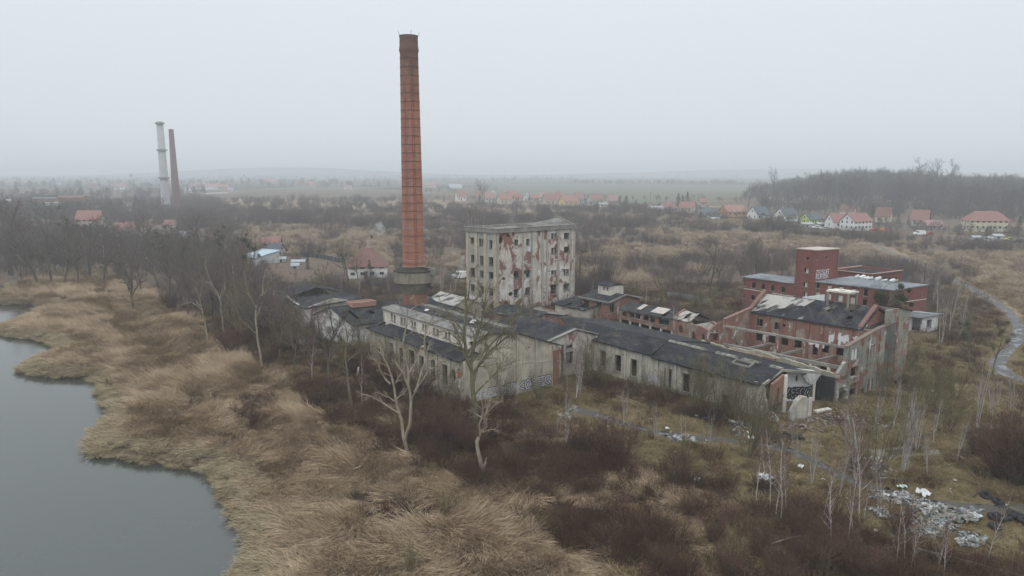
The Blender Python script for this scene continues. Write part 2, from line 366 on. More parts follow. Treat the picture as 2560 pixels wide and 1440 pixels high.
# water
mb = MB(); mb.poly([(-430, -130, WL), (40, -130, WL), (40, 260, WL), (-430, 260, WL)])
m, t, b = newmat('river_water'); k = NT(t); v = k.coords('World')
b.inputs['Base Color'].default_value = (.045, .05, .042, 1); b.inputs['Roughness'].default_value = .07; b.inputs['Specular IOR Level'].default_value = .5
k.bump(k.math('ADD', k.noise(v, 3.2, 4), k.math('MULTIPLY', k.noise(v, .35, 3), 1.0)), b, .16, .04)
tag(mb.build('water', m), kind='structure')
def strip(name, line, width, mat, lift=.03):
    mb = MB(); P = []
    for i in range(len(line) - 1):
        a, b_ = line[i], line[i + 1]; n = max(1, int(math.dist(a, b_) / 1.2))
        P += [(a[0] + (b_[0] - a[0]) * j / n, a[1] + (b_[1] - a[1]) * j / n) for j in range(n)]
    for _ in range(6): P = [P[0]] + [((P[i - 1][0] + P[i][0] * 2 + P[i + 1][0]) / 4, (P[i - 1][1] + P[i][1] * 2 + P[i + 1][1]) / 4) for i in range(1, len(P) - 1)] + [P[-1]]
    P = np.array(P); T = np.gradient(P, axis=0); T /= np.linalg.norm(T, axis=1)[:, None]; N = np.stack([-T[:, 1], T[:, 0]], -1)
    w_ = width * (1 + .22 * np.array([mnz(p[0], p[1], .3, 8) for p in P])); K = 5; rows = []
    for j in range(K):
        s = (j / (K - 1) - .5) * 2; q = P + N * (w_ / 2 * s)[:, None]; z = hgt(q[:, 0], q[:, 1]) + lift * (1 if abs(s) < 1 else -2.2); rows.append([(q[i, 0], q[i, 1], z[i]) for i in range(len(P))])
    base = 0
    for r_ in rows: mb.v += r_
    n = len(P)
    for j in range(K - 1):
        for i in range(n - 1): mb.f.append((j * n + i, j * n + i + 1, (j + 1) * n + i + 1, (j + 1) * n + i)); mb.m.append(0)
    o = mb.build(name, mat, smooth=True); tag(o, kind='structure'); return o
def wetmat(name, c1, c2, thr=.5):
    m, t, b = newmat(name); k = NT(t); v = k.coords('World'); n = k.noise(v, .55, 6, .6); f = k.step(n, thr, thr + .06)
    k.l(k.mix(f, k.mix(k.noise(v, 3, 5), tuple(x * .7 for x in c1), tuple(x * 1.3 for x in c1)), c2), b.inputs['Base Color'])
    k.l(k.math('SUBTRACT', .9, k.math('MULTIPLY', f, .8)), b.inputs['Roughness']); b.inputs['Specular IOR Level'].default_value = .5; return m
strip('muddy_track', TRACKg, 2.7, wetmat('wet_mud', (.06, .052, .042), (.05, .047, .044), .52), .09)
strip('gravel_road', ROADg, 3.1, wetmat('wet_gravel', (.085, .08, .078), (.06, .062, .068), .52), .09)
# ------------------------------------------------------------- haze
HAZE = MB(); HAZE.box(-11000, 11000, -400, 10500, -4.0, 78)
m = bpy.data.materials.new('haze_air'); m.use_nodes = True; t = m.node_tree; t.nodes.clear()
o_ = t.nodes.new('ShaderNodeOutputMaterial'); pv = t.nodes.new('ShaderNodeVolumePrincipled')
pv.inputs['Color'].default_value = (.93, .965, .985, 1); pv.inputs['Density'].default_value = HAZE_DENSITY; pv.inputs['Anisotropy'].default_value = 0
t.links.new(pv.outputs[0], o_.inputs['Volume'])
tag(HAZE.build('haze', m), kind='stuff')
# ------------------------------------------------------------- building kit
FOOT = []                                  # footprints, kept free of plants
def rect(P, D1, l1, D2, l2): 
    a = add(P, D1, l1); q = [P, a, add(a, D2, l2), add(P, D2, l2)]; FOOT.append(q); return q
def columns(us, ops, top, bot):
    """solid spans per column: yields (ua, ub, z0, z1a, z1b) ; z1 None = sloped top"""
    us = sorted(set(round(u, 3) for u in us)); res = []
    for a, b_ in zip(us[:-1], us[1:]):
        if b_ - a < .004: continue
        mid = (a + b_) / 2; blk = sorted((o[2], o[3]) for o in ops if o[0] <= mid <= o[1]); z = bot
        for z0, z1 in blk:
            if z0 > z + .01: res.append((a, b_, z, z0, z0))
            z = max(z, z1)
        ta, tb = top(a), top(b_)
        if min(ta, tb) > z + .01: res.append((a, b_, z, ta, tb))
    return res
def ragged(u0, u1, z0, z1, seed=1, n=6):
    """a broken hole as a stack of slits"""
    r = random.Random(seed); o = []; n = max(3, n); cz = (z0 + z1) / 2; h = (z1 - z0) / 2
    for i in range(n):
        a = u0 + (u1 - u0) * i / n; b_ = u0 + (u1 - u0) * (i + 1) / n; s = math.sqrt(max(.15, 1 - ((i + .5) / n * 2 - 1) ** 2))
        o.append((a, b_, cz - h * s * r.uniform(.75, 1.05), cz + h * s * r.uniform(.75, 1.05)))
    return o
def interp(prof):
    def f(u):
        if u <= prof[0][0]: return prof[0][1]
        for (a, x), (b_, y) in zip(prof[:-1], prof[1:]):
            if u <= b_: return x + (y - x) * (u - a) / max(b_ - a, 1e-6)
        return prof[-1][1]
    return f
class Wall:
    """upright wall from P0 to P1; inside lies on side * left normal"""
    def __init__(s, P0, P1, th=.38, side=1, zb=-.4):
        s.P0, s.P1 = P0[:2], P1[:2]; s.L = math.dist(s.P0, s.P1); s.D = ((s.P1[0] - s.P0[0]) / s.L, (s.P1[1] - s.P0[1]) / s.L)
        s.N = (-s.D[1] * side, s.D[0] * side); s.th = th; s.zb = zb
    def p(s, u, z, n=0.): return (s.P0[0] + s.D[0] * u + s.N[0] * n, s.P0[1] + s.D[1] * u + s.N[1] * n, z)
    def px(s, x0, y0, x1, y1):            # opening under a pixel box -> metres on the wall
        ym = (y0 + y1) / 2; xm = (x0 + x1) / 2
        ua, ub = wp(s.P0, s.P1, x0, ym)[0], wp(s.P0, s.P1, x1, ym)[0]; za, zb = wp(s.P0, s.P1, xm, y1)[1], wp(s.P0, s.P1, xm, y0)[1]
        w_ = abs(ub - ua) * .12; return (max(min(ua, ub) - w_, .05), min(max(ua, ub) + w_, s.L - .05), za - (zb - za) * .05, zb + (zb - za) * .05)
    def boxn(s, mb, u0, u1, z0, z1, n0, n1, m=0, z1b=None):
        z1b = z1 if z1b is None else z1b; a = [s.p(u0, z0, n0), s.p(u1, z0, n0), s.p(u1, z0, n1), s.p(u0, z0, n1)]; t = [s.p(u0, z1, n0), s.p(u1, z1b, n0), s.p(u1, z1b, n1), s.p(u0, z1, n1)]
        mb.hexa(a, t, m)
    def make(s, parent, mat, prof, ops=(), name='wall', frames=None, pil=None, pilm=None, fm=None, jag=0, mull=True, framename='window_frame'):
        if not isinstance(prof, (list, tuple)): prof = [(0, prof), (s.L, prof)]
        if jag:
            r = random.Random(int(s.L * 100)); f0 = interp(prof); n = max(4, int(s.L / .8)); prof = [(s.L * i / n, f0(s.L * i / n) - (r.random() ** 2) * jag) for i in range(n + 1)]
        top = interp(prof); us = [0, s.L] + [u for u, _ in prof if 0 < u < s.L]
        for o in ops: us += [o[0], o[1]]
        mb = MB()
        for a, b_, z0, ta, tb in columns(us, ops, top, s.zb): s.boxn(mb, a, b_, z0, ta, 0, s.th, 0, tb)
        w_ = mb.build(name, mat, parent)
        if frames:
            for o in frames:
                if o[1] - o[0] < .25 or o[3] - o[2] < .25: continue
                q = MB(); t = .04; n0, n1 = -.045, .12
                s.boxn(q, o[0] - .12, o[1] + .12, o[2] - .11, o[2] + .003, n0 - .06, n1)          # sill
                s.boxn(q, o[0], o[0] + t, o[2] + .003, o[3], .05, n1); s.boxn(q, o[1] - t, o[1], o[2] + .003, o[3], .05, n1); s.boxn(q, o[0] + t, o[1] - t, o[3] - t, o[3], .05, n1)
                if mull and o[1] - o[0] > .9 and rng.random() < .6:
                    mm = (o[0] + o[1]) / 2; s.boxn(q, mm - .035, mm + .035, o[2] + .003, o[3] - t, .06, .12)
                q.build(framename, fm or M_conc, parent)
        if pil:
            for u, wdt in pil: q = MB(); s.boxn(q, u - wdt / 2, u + wdt / 2, s.zb, top(u) - .05, -.16, .02); q.build('pilaster', pilm or mat, parent)
        return w_
def slab(parent, name, a, b_, c, d, th, mat, holes=(), nu=1, nv=1, sag=0., seed=0):
    """roof sheet: a-b along the eave (s), a-d up the slope (t); holes = (s0,s1,t0,t1)"""
    a, b_, c, d = map(Vector, (a, b_, c, d)); r = random.Random(seed); cache = {}
    def P(s_, t_):
        k_ = (round(s_, 4), round(t_, 4))
        if k_ not in cache:
            v = (a * (1 - s_) + b_ * s_) * (1 - t_) + (d * (1 - s_) + c * s_) * t_
            if sag and 0 < s_ < 1: v = v + Vector((0, 0, -sag * r.random()))
            cache[k_] = v
        return cache[k_]
    ss = sorted(set([0, 1] + [i / nu for i in range(nu)] + [x for h in holes for x in h[:2]])); tt = sorted(set([0, 1] + [i / nv for i in range(nv)] + [x for h in holes for x in h[2:]])); mb = MB(); dn = Vector((0, 0, -th))
    for s0, s1 in zip(ss[:-1], ss[1:]):
        for t0, t1 in zip(tt[:-1], tt[1:]):
            if any(h[0] <= (s0 + s1) / 2 <= h[1] and h[2] <= (t0 + t1) / 2 <= h[3] for h in holes): continue
            q = [P(s0, t0), P(s1, t0), P(s1, t1), P(s0, t1)]; mb.hexa([x + dn for x in q], q)
    return mb.build(name, mat, parent)
def V3(P, z): return (P[0], P[1], z)
M_conc = plaster('grey_concrete', (.235, .22, .195), (.125, .118, .105), streak=.5, moss=.2)
M_plA = plaster('beige_stucco', (.385, .345, .275), (.22, .195, .155), brick=.15, white=0, streak=.65, scale=.4, moss=.25, seed=1)
M_plA2 = plaster('pale_stucco', (.50, .47, .41), (.34, .315, .27), streak=.5, scale=.4, seed=2)
M_plL = plaster('stained_stucco', (.40, .375, .325), (.22, .205, .175), brick=.24, streak=.75, scale=.4, seed=3, moss=.3)
M_plT = plaster('peeling_stucco', (.47, .43, .37), (.30, .275, .24), brick=.5, white=.18, streak=.75, scale=.5, seed=4, bsc=.33)
M_plT2 = plaster('sooty_stucco', (.33, .31, .275), (.22, .205, .18), brick=.16, streak=.7, scale=.35, seed=5)
M_plW = plaster('flaking_whitewash', (.45, .44, .43), (.30, .28, .26), brick=.22, white=.62, streak=.4, scale=.5, seed=6)
M_plR = plaster('mottled_grey_render', (.235, .23, .20), (.13, .13, .11), brick=.46, white=.1, streak=.75, bsc=.55, scale=.4, seed=7, moss=.3)
M_brk = brickmat('weathered_brick', (1, 1, 1), .5, .22, 1)
M_brkR = plaster('brick_with_render_remains', (.24, .19, .155), (.16, .115, .09), brick=.66, white=.14, streak=.6, scale=.6, seed=8)
M_brkB = brickmat('red_factory_brick', (.82, .62, .66), .35, .06, 3)
M_brkS = brickmat('chimney_brick', (1.28, 1.12, 1.02), .45, .0, 5)
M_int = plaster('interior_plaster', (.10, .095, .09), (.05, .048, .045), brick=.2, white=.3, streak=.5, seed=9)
M_white = plaster('white_paint', (.70, .70, .71), (.52, .52, .53), streak=.25, seed=10)
M_floor = simple('rubble_floor', (.09, .075, .065), .95, .4, 1.2)
M_black = simple('blackened', (.03, .028, .027), .9, .3, 2)  # painted shade on the workshop's inner walls, own black on debris and pipe
def roofmats(ang):
    return None
U, V = dirv(34.4), dirv(128.5)
RA = tarroof('tar_paper', 128.5, period=1.05, amt=.3, seed=1)
RU = tarroof('tar_paper_across', 34.4, period=1.05, amt=.3, seed=2)
RAp = tarroof('worn_pale_roofing', 34.4, (.135, .13, .12), (.26, .25, .23), .55, 1.0, seed=3)
RG = tarroof('grey_roofing', 128.5, (.155, .165, .18), (.27, .28, .29), .5, 1.2, seed=4)
RT = tarroof('tile_roof', 128.5, (.043, .044, .052), (.12, .12, .12), .35, .42, cross=.9, seed=5)
RR = tarroof('striped_roofing', 34.4, (.04, .043, .05), (.2, .2, .19), .3, .9, pale=.0, seed=6)
RRp = tarroof('bleached_roofing', 34.4, (.06, .06, .062), (.3, .28, .26), .5, .9, pale=.75, seed=7)
# ---- graffiti strokes lying just off a wall
M_gw = simple('white_spray_paint', (.62, .63, .66), .7, .15); M_gk = simple('black_spray_paint', (.03, .03, .035), .7, .2); M_gb = simple('blue_spray_paint', (.12, .2, .38), .7, .2); M_gl = simple('lilac_spray_paint', (.40, .40, .43), .7, .2)
GL = {'S': [(1, .9, .7, 1, .3, 1, 0, .8, .1, .6, .5, .5, .9, .4, 1, .2, .7, 0, .3, 0, 0, .15)], 'U': [(0, 1, 0, .3, .2, 0, .8, 0, 1, .3, 1, 1)], 'K': [(0, 0, 0, 1), (1, 1, 0, .45, 1, 0)], 'T': [(0, 1, 1, 1), (.5, 1, .5, 0)],
      'O': [(.5, 1, .1, .8, 0, .4, .3, 0, .7, 0, 1, .4, .9, .8, .5, 1)], 'E': [(1, 1, 0, 1, 0, 0, 1, 0), (0, .5, .8, .5)], 'R': [(0, 0, 0, 1, .8, 1, 1, .75, .7, .5, 0, .5), (.4, .5, 1, 0)], 'A': [(0, 0, .5, 1, 1, 0), (.2, .4, .8, .4)],
      'D': [(0, 0, 0, 1, .6, 1, 1, .6, .9, .15, .5, 0, 0, 0)], 'N': [(0, 0, 0, 1, 1, 0, 1, 1)], 'Z': [(0, 1, 1, 1, 0, 0, 1, 0)], 'Q': [(.5, 1, 0, .7, .1, .2, .6, 0, 1, .4, .9, .9, .5, 1), (.6, .3, 1, 0)]}
def stroke(mb, W, pts, wd, n, m):
    for (a, b_), (c, d) in zip(pts[:-1], pts[1:]):
        l = math.hypot(c - a, d - b_)
        if l < 1e-4: continue
        x, y = (c - a) / l, (d - b_) / l; px, py = -y * wd / 2, x * wd / 2; a2, b2, c2, d2 = a - x * wd * .35, b_ - y * wd * .35, c + x * wd * .35, d + y * wd * .35
        mb.poly([W.p(a2 + px, b2 + py, n), W.p(a2 - px, b2 - py, n), W.p(c2 - px, d2 - py, n), W.p(c2 + px, d2 + py, n)], m)
def graffiti(parent, W, u0, z0, u1, h, word, fill=.34, line=.09, seed=1, mats=None, z1=None, name='graffiti'):
    r = random.Random(seed); mb = MB(); n = len(word); cw = (u1 - u0) / n; z1 = z0 if z1 is None else z1; k = 0
    for i, chh in enumerate(word):
        for st in GL[chh]:
            P = [(u0 + cw * (i + .08 + .8 * st[j]) + r.uniform(-.05, .05), z0 + (z1 - z0) * (i + .5) / n + h * (.06 + .88 * st[j + 1]) + r.uniform(-.06, .06)) for j in range(0, len(st), 2)]
            for wd, mm in ((fill * h * .62 + line * 2, 1), (fill * h * .5, 0), (line * .55, 2)):
                k += 1; stroke(mb, W, P, wd, -.012 - .0015 * k, mm)
    return mb.build(name, mats or [M_gw, M_gk, M_gl], parent)
def boxpart(parent, name, mat, *a):
    mb = MB(); mb.box(*a); return mb.build(name, mat, parent)
def beam(parent, name, mat, a, b_, w_, h_):
    mb = MB(); mb.bar(a, b_, w_, h_); return mb.build(name, mat, parent)
# ============================================================= A: clerestory hall
def zs(l, s, ox, oy): return [tuple([ox + q[0] / s, oy + q[1] / s, ox + q[2] / s, oy + q[3] / s]) for q in l]
NA = at(1155, 1013)[:2]; WA, LA = 15.85, 25.4
rect(NA, U, WA, V, LA)
hallA = empty('engine_hall', V3(NA, 0), 'beige stucco hall with raised strip of paired windows and graffiti along its near gable', 'ruined hall')
wg = Wall(NA, add(NA, U, WA), side=1)      # near gable
profA = [(0, 6.0), (2.4, 6.45), (2.41, 8.75), (4.4, 9.05), (8.9, 8.4), (WA, 5.8)]
gops = [wg.px(1213, 862, 1219, 872), wg.px(1211, 840, 1218, 846)]
wg.make(hallA, M_plA, profA, gops, frames=gops, pil=[(wp(NA, wg.P1, 1180 + x / 5.333, 900)[0], .42) for x in (350, 605, 855, 1080)], pilm=M_plA)
q = MB(); wg.boxn(q, WA - 1.05, WA + .05, .2, 5.2, -.2, .0); q.build('brick_pier', M_brk, hallA)
for (a, b_, c, d) in ((1312, 848, 1336, 905), (1350, 860, 1381, 900), (1288, 910, 1338, 990), (1340, 905, 1380, 955)):
    o = wg.px(a, b_, c, d); q = MB()
    for e_ in ((o[0], o[1], o[3] - .1, o[3]), (o[1] - .1, o[1], o[2], o[3] - .1)): wg.boxn(q, *e_, -.07, .0)
    q.build('plaster_moulding', M_plA, hallA)
graffiti(hallA, wg, 4.2, .25, WA - 1.2, 1.35, 'ZUSTKOSEQ', fill=.30, line=.07, seed=4, z1=.45, mats=[M_gl, M_gk, M_gw])
graffiti(hallA, wg, 3.8, .35, WA - 1.5, 1.0, 'OSQZOESO', fill=.5, line=.05, seed=14, z1=.5, mats=[M_gl, M_gl, M_gk])
graffiti(hallA, wg, 1.8, .3, 6.0, 1.1, 'ARSO', fill=.3, line=.05, seed=5, mats=[M_gl, M_gw, M_gw])
PF = add(NA, V, LA); lowA = Wall(NA, PF, side=-1)
ops = [lowA.px(*q) for q in zs([(240, 635, 280, 820), (370, 700, 405, 885), (500, 735, 565, 910), (635, 810, 683, 985), (790, 860, 832, 1075), (945, 930, 998, 1190)], 5.334, 930, 740)]
hole = ragged(*lowA.px(1129, 921, 1138, 957), seed=3); door = lowA.px(1145, 925.5, 1157, 968)
lowA.make(hallA, M_plA, 6.0, ops + hole + [door], frames=ops, pil=[(wp(NA, PF, 930 + x / 5.334, 900)[0], .35) for x in (60, 180, 330, 585, 740, 870, 1040, 1238)])
q = MB(); lowA.boxn(q, door[0] + .02, door[1] - .02, door[2], door[3] - .35, .08, .14); dz = door[3] - .35
dr = q.build('door', M_white, hallA, label='white door with orange top panel')
q = MB(); lowA.boxn(q, door[0] + .04, door[1] - .04, dz - .95, dz - .03, .06, .078); q.build('orange_panel', simple('orange_paint', (.55, .10, .035), .6, .15), dr)
CL = Wall(add(NA, U, 2.4), add(PF, U, 2.4), side=-1, zb=6.2)
cops = [CL.px(*q) for q in zs([(255, 235, 275, 320), (292, 255, 312, 338), (385, 288, 408, 365), (425, 300, 447, 372), (527, 335, 547, 405), (562, 348, 585, 418), (672, 378, 692, 448), (708, 393, 733, 470), (815, 432, 840, 508), (860, 442, 885, 520), (975, 482, 1000, 555), (1020, 498, 1043, 572), (1145, 535, 1170, 615)], 5.334, 930, 740)]
ch = ragged(*CL.px(1173, 853, 1187, 871), seed=8)
CL.make(hallA, M_plA2, 8.72, cops + ch, name='clerestory_wall', frames=cops, mull=False)
fg = Wall(PF, add(PF, U, WA), side=-1); fg.make(hallA, M_plA, profA)
bw = Wall(add(NA, U, WA), add(PF, U, WA), side=1); bw.make(hallA, M_plA, 5.8)
def along_roof(parent, name, P, u0, z0, u1, z1, L_, th, mat, o0=.3, o1=.3, **k):
    a = add(add(P, U, u0), V, -o0); b_ = add(add(P, U, u0), V, L_ + o1); c = add(add(P, U, u1), V, L_ + o1); d = add(add(P, U, u1), V, -o0)
    return slab(parent, name, V3(a, z0), V3(b_, z0), V3(c, z1), V3(d, z1), th, mat, **k)
along_roof(hallA, 'lean_to_roof', NA, -.55, 5.98, 2.37, 6.75, LA, .14, RU, nu=14, nv=2, sag=.06, holes=[(.9, .96, .5, 1), (.36, .4, 0, .5)])
along_roof(hallA, 'roof_strip', NA, 2.15, 8.8, 4.4, 9.16, LA, .14, RAp, nu=10, sag=.03)
along_roof(hallA, 'roof', NA, 4.4, 9.16, 8.9, 8.52, LA, .16, RU, nu=12, nv=3, sag=.07, holes=[(.52, .56, .3, .6)])
along_roof(hallA, 'roof', NA, 8.9, 8.52, WA + .4, 5.85, LA, .16, RU, nu=12, nv=4, sag=.07)
q = MB(); 
for i in range(11):
    a = add(add(NA, U, 8.2), V, 2.0 + i * 2.05); b_ = add(a, V, 1.9); 
    q.hexa([V3(a, 8.5), V3(b_, 8.5), V3(add(b_, U, 1.9), 8.1), V3(add(a, U, 1.9), 8.1)], [V3(a, 9.0), V3(b_, 9.0), V3(add(b_, U, 1.9), 8.75), V3(add(a, U, 1.9), 8.75)])
    if i % 3 != 1: q.bar(V3(add(a, U, .95), 9.05), V3(add(a, U, 2.1), 8.9), .14, .2)
q.build('ridge_skylights', RAp, hallA)
q = MB(); q.bar(V3(add(add(NA, U, 6.3), V, 7), 9.0), V3(add(add(NA, U, 7.1), V, 7.4), 9.3), .7, .12); q.build('loose_board', M_white, hallA); q = MB(); q.bar(V3(add(add(NA, U, 5.6), V, 18), 9.15), V3(add(add(NA, U, 6.1), V, 18.4), 9.25), .5, .1); q.build('loose_board', M_white, hallA)
flA = MB(); a_, b2 = add(NA, U, .4), add(NA, U, WA - .4); flA.poly([V3(a_, .06), V3(b2, .06), V3(add(b2, V, LA), .06), V3(add(a_, V, LA), .06)]); flA.build('floor', M_floor, hallA)
# ============================================================= tall building
T0 = at(1242, 572.5, 18.2)[:2]; TL = at(1168, 567, 18.2)[:2]; TR = at(1439, 561, 18.2)[:2]
tall = empty('tall_mill_building', V3(T0, 0), 'tall five storey factory block with peeling plaster and black empty windows', 'factory building')
TB = (TL[0] + TR[0] - T0[0], TL[1] + TR[1] - T0[1]); 
ud = ((TR[0] - T0[0]), (TR[1] - T0[1])); vd = ((TL[0] - T0[0]), (TL[1] - T0[1])); tlen = math.hypot(*vd); VT = (vd[0] / tlen, vd[1] / tlen); ulen = math.hypot(*ud); UT = (ud[0] / ulen, ud[1] / ulen)
DT = 9.2                                   # depth of the block
TL2 = add(T0, VT, DT); TB2 = add(TR, VT, DT)
FOOT.append([T0, TR, TB2, TL2])
f1 = Wall(T0, TR, side=1, th=.5); f2 = Wall(T0, TL2, side=-1, th=.5)
# the side face is re-measured against its pixel width so its windows land on it
s = 5.539
FW = [(760, 328, 803, 405), (923, 320, 960, 402), (755, 765, 812, 865), (888, 752, 965, 850), (752, 1022, 806, 1125), (908, 992, 966, 1097), (1268, 242, 1300, 318), (1312, 242, 1338, 290), (1448, 235, 1508, 312), (1268, 443, 1300, 520), (1312, 443, 1336, 520), (1448, 430, 1506, 505), (1268, 755, 1300, 835), (1310, 755, 1334, 835), (1438, 738, 1465, 815), (1475, 738, 1505, 815), (1268, 952, 1336, 1072), (1440, 938, 1505, 1030)]
FH = [(540, 275, 588, 392), (648, 258, 682, 292), (592, 850, 625, 888), (522, 788, 550, 826), (678, 1052, 730, 1115), (620, 1185, 655, 1240), (1222, 760, 1240, 782), (1358, 745, 1374, 768), (1410, 740, 1425, 765), (1545, 730, 1560, 750), (1290, 1100, 1325, 1125), (790, 282, 806, 305), (685, 975, 700, 992)]
fr = [f1.px(*q) for q in zs(FW, s, 1150, 540)]; hl = []
for i, q in enumerate(zs(FH, s, 1150, 540)): hl += ragged(*f1.px(*q), seed=20 + i, n=5)
f1.make(tall, M_plT, 17.3, fr + hl, frames=fr, pil=[(wp(T0, TR, 1150 + x / s, 700)[0], .5) for x in (524, 868, 990, 1140, 1205, 1358, 1528)], pilm=M_plT2)
SW = [(150, 300, 187, 380), (265, 318, 295, 410), (308, 322, 330, 410), (410, 340, 442, 452), (155, 542, 200, 640), (280, 558, 320, 680), (405, 575, 455, 688), (150, 722, 195, 835), (280, 757, 320, 852), (405, 778, 455, 868), (155, 950, 200, 1045), (285, 978, 322, 1085), (408, 1002, 456, 1105), (180, 1155, 205, 1240), (285, 1190, 325, 1280), (408, 1222, 455, 1300)]
fs = [f2.px(*q) for q in zs(SW, s, 1150, 540)]; hs2 = ragged(*f2.px(1150 + 464 / s, 540 + 300 / s, 1150 + 495 / s, 540 + 388 / s), seed=40)
f2.make(tall, M_plT2, 17.3, fs + hs2, frames=fs, pil=[(wp(T0, TL2, 1150 + x / s, 700)[0], .9) for x in (228, 355, 490)] + [(f2.L - .4, .8)], pilm=plaster('ochre_render', (.38, .33, .25), (.27, .235, .18), streak=.7, seed=12))
Wall(TL2, TB2, side=-1, th=.5).make(tall, M_plT2, 17.3); Wall(TR, TB2, side=1, th=.5).make(tall, M_plT2, 17.3)
q = MB()
for W_ in (f1, f2, Wall(TL2, TB2, side=-1), Wall(TR, TB2, side=1)):
    W_.boxn(q, -.42 + .42 * (W_ is f2), W_.L + .42, 17.3, 18.2, -.42, .12); W_.boxn(q, -.3, W_.L + .3, 18.2, 18.29, -.5, -.05)
q.build('cornice', M_conc, tall)
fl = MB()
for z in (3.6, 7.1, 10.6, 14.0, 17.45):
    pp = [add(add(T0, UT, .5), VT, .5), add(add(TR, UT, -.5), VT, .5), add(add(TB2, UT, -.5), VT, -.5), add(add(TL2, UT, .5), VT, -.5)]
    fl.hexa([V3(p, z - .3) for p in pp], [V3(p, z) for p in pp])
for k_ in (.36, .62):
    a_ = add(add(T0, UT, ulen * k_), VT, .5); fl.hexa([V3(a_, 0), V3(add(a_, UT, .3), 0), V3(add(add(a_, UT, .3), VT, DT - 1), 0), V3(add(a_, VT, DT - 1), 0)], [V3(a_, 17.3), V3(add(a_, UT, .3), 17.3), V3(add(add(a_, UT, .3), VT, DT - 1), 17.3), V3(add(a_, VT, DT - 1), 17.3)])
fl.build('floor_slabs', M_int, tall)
# roof: pale gabled roof over the right part, its gable wall at the right end
um = ulen * .55; _g = add(add(T0, UT, ulen), VT, DT / 2); zr = hz(_g[0], _g[1], 543)
A0, A1 = add(T0, UT, um), add(T0, UT, ulen - .05); dV = DT
slab(tall, 'roof', V3(add(A0, VT, .3), 18.0), V3(add(A1, VT, .3), 18.0), V3(add(A1, VT, dV / 2), zr), V3(add(A0, VT, dV / 2), zr - 1.2), .2, RAp, nu=5, nv=3, sag=.08)
slab(tall, 'roof', V3(add(A1, VT, dV - .3), 18.0), V3(add(A0, VT, dV - .3), 18.0), V3(add(A0, VT, dV / 2), zr - 1.2), V3(add(A1, VT, dV / 2), zr), .2, RAp)
gwT = Wall(add(A1, UT, -.2), add(add(A1, UT, -.2), VT, dV), side=1, zb=17.4, th=.35); gwT.make(tall, M_conc, [(0, 18.2), (dV / 2, zr + .25), (dV, 18.2)], name='roof_gable')
gwL = Wall(add(A0, UT, -.0), add(add(A0, UT, 0), VT, dV), side=1, zb=17.4, th=.3); gwL.make(tall, M_conc, [(0, 18.0), (dV / 2, zr - 1.05), (dV, 18.1)], name='roof_gable')
slab(tall, 'roof', V3(add(T0, VT, .4), 17.5), V3(add(A0, VT, .4), 17.55), V3(add(A0, VT, dV - .4), 18.0), V3(add(TL2, UT, .4), 17.7), .2, tarroof('mossy_roofing', 34, (.16, .155, .13), (.25, .24, .2), .5, 2), nu=6, nv=3, sag=.1)
o = f2.px(1169, 742, 1215, 772); q = MB(); bl = [f for f in fs if f[2] < 3]
for a_, b3, z0, ta, tb in columns([.2, f2.L - .6] + [x for f in bl for x in f[:2]] + [o[0] + 1], bl, lambda u: 3.1, -.3):
    if a_ >= o[0] - .1: f2.boxn(q, a_, b3, max(z0, 0), ta, -.02, 0, 0, tb)
q.build('white_paint_band', M_white, tall)
q = MB(); q.tube([f2.p(wp(T0, TL2, 1187, 680)[0], 7.2, -.1), f2.p(wp(T0, TL2, 1190, 665)[0], 9.3, -.5), f2.p(wp(T0, TL2, 1199, 657)[0], 10.3, -.3)], .09, 5); q.build('bent_pipe', simple('rust', (.13, .06, .035), .8, .4), tall)
# ============================================================= chimney with tank
YC = 119.0; XC = (1036.5 - 1280) / F * (YC * cp + (HC - 8) * sp)
chim = empty('factory_chimney', (XC, YC, 0), 'very tall round red brick chimney with concrete water tank around its foot', 'chimney')
FOOT.append([(XC - 3.5, YC - 3.5), (XC + 3.5, YC - 3.5), (XC + 3.5, YC + 3.5), (XC - 3.5, YC + 3.5)])
zt = hz(XC, YC, 92); z0t, z1t, z2t = hz(XC, YC, 728), hz(XC, YC - 3.2, 711), hz(XC, YC - 3.3, 683)
mb = MB(); mb.lathe([(2.25, 0), (2.12, 6), (2.05, z0t)], 40, 0, XC, YC); mb.build('base', M_brk, chim, smooth=True)
def cr_(z): return 1.86 + (1.43 - 1.86) * (z - z2t) / (zt - z2t)
mb = MB(); mb.lathe([(cr_(z0t), z0t)] + [(cr_(z), z) for z in np.linspace(z2t, zt - 2.6, 30)] + [(1.55, zt - 2.3), (1.6, zt - 2.0), (1.5, zt - 1.6), (1.47, zt - .2), (1.52, zt), (1.12, zt), (1.1, zt - 6)], 48, 0, XC, YC)
m, t, b = newmat('sooty_chimney_brick'); k = NT(t); v = k.coords('Object')
x = k.n('ShaderNodeSeparateXYZ'); k.l(v, x.inputs[0]); an = k.math('MULTIPLY', k.math('ARCTAN2', x.outputs[1], x.outputs[0]), 1.7)
cv = k.n('ShaderNodeCombineXYZ'); k.l(an, cv.inputs[0]); k.l(x.outputs[2], cv.inputs[1])
bt = k.n('ShaderNodeTexBrick'); bt.inputs['Scale'].default_value = 1; bt.inputs['Brick Width'].default_value = .5; bt.inputs['Row Height'].default_value = .22; bt.inputs['Mortar Size'].default_value = .02
bt.inputs['Color1'].default_value = (.44, .185, .125, 1); bt.inputs['Color2'].default_value = (.34, .145, .10, 1); bt.inputs['Mortar'].default_value = (.19, .10, .075, 1); k.l(cv.outputs[0], bt.inputs['Vector'])
n1 = k.noise(k.coords('Object', scale=(1, 1, .25)), .7, 6); c = k.mix(k.math('MULTIPLY', k.step(n1, .42, .7), .6), bt.outputs[0], (.37, .17, .105))
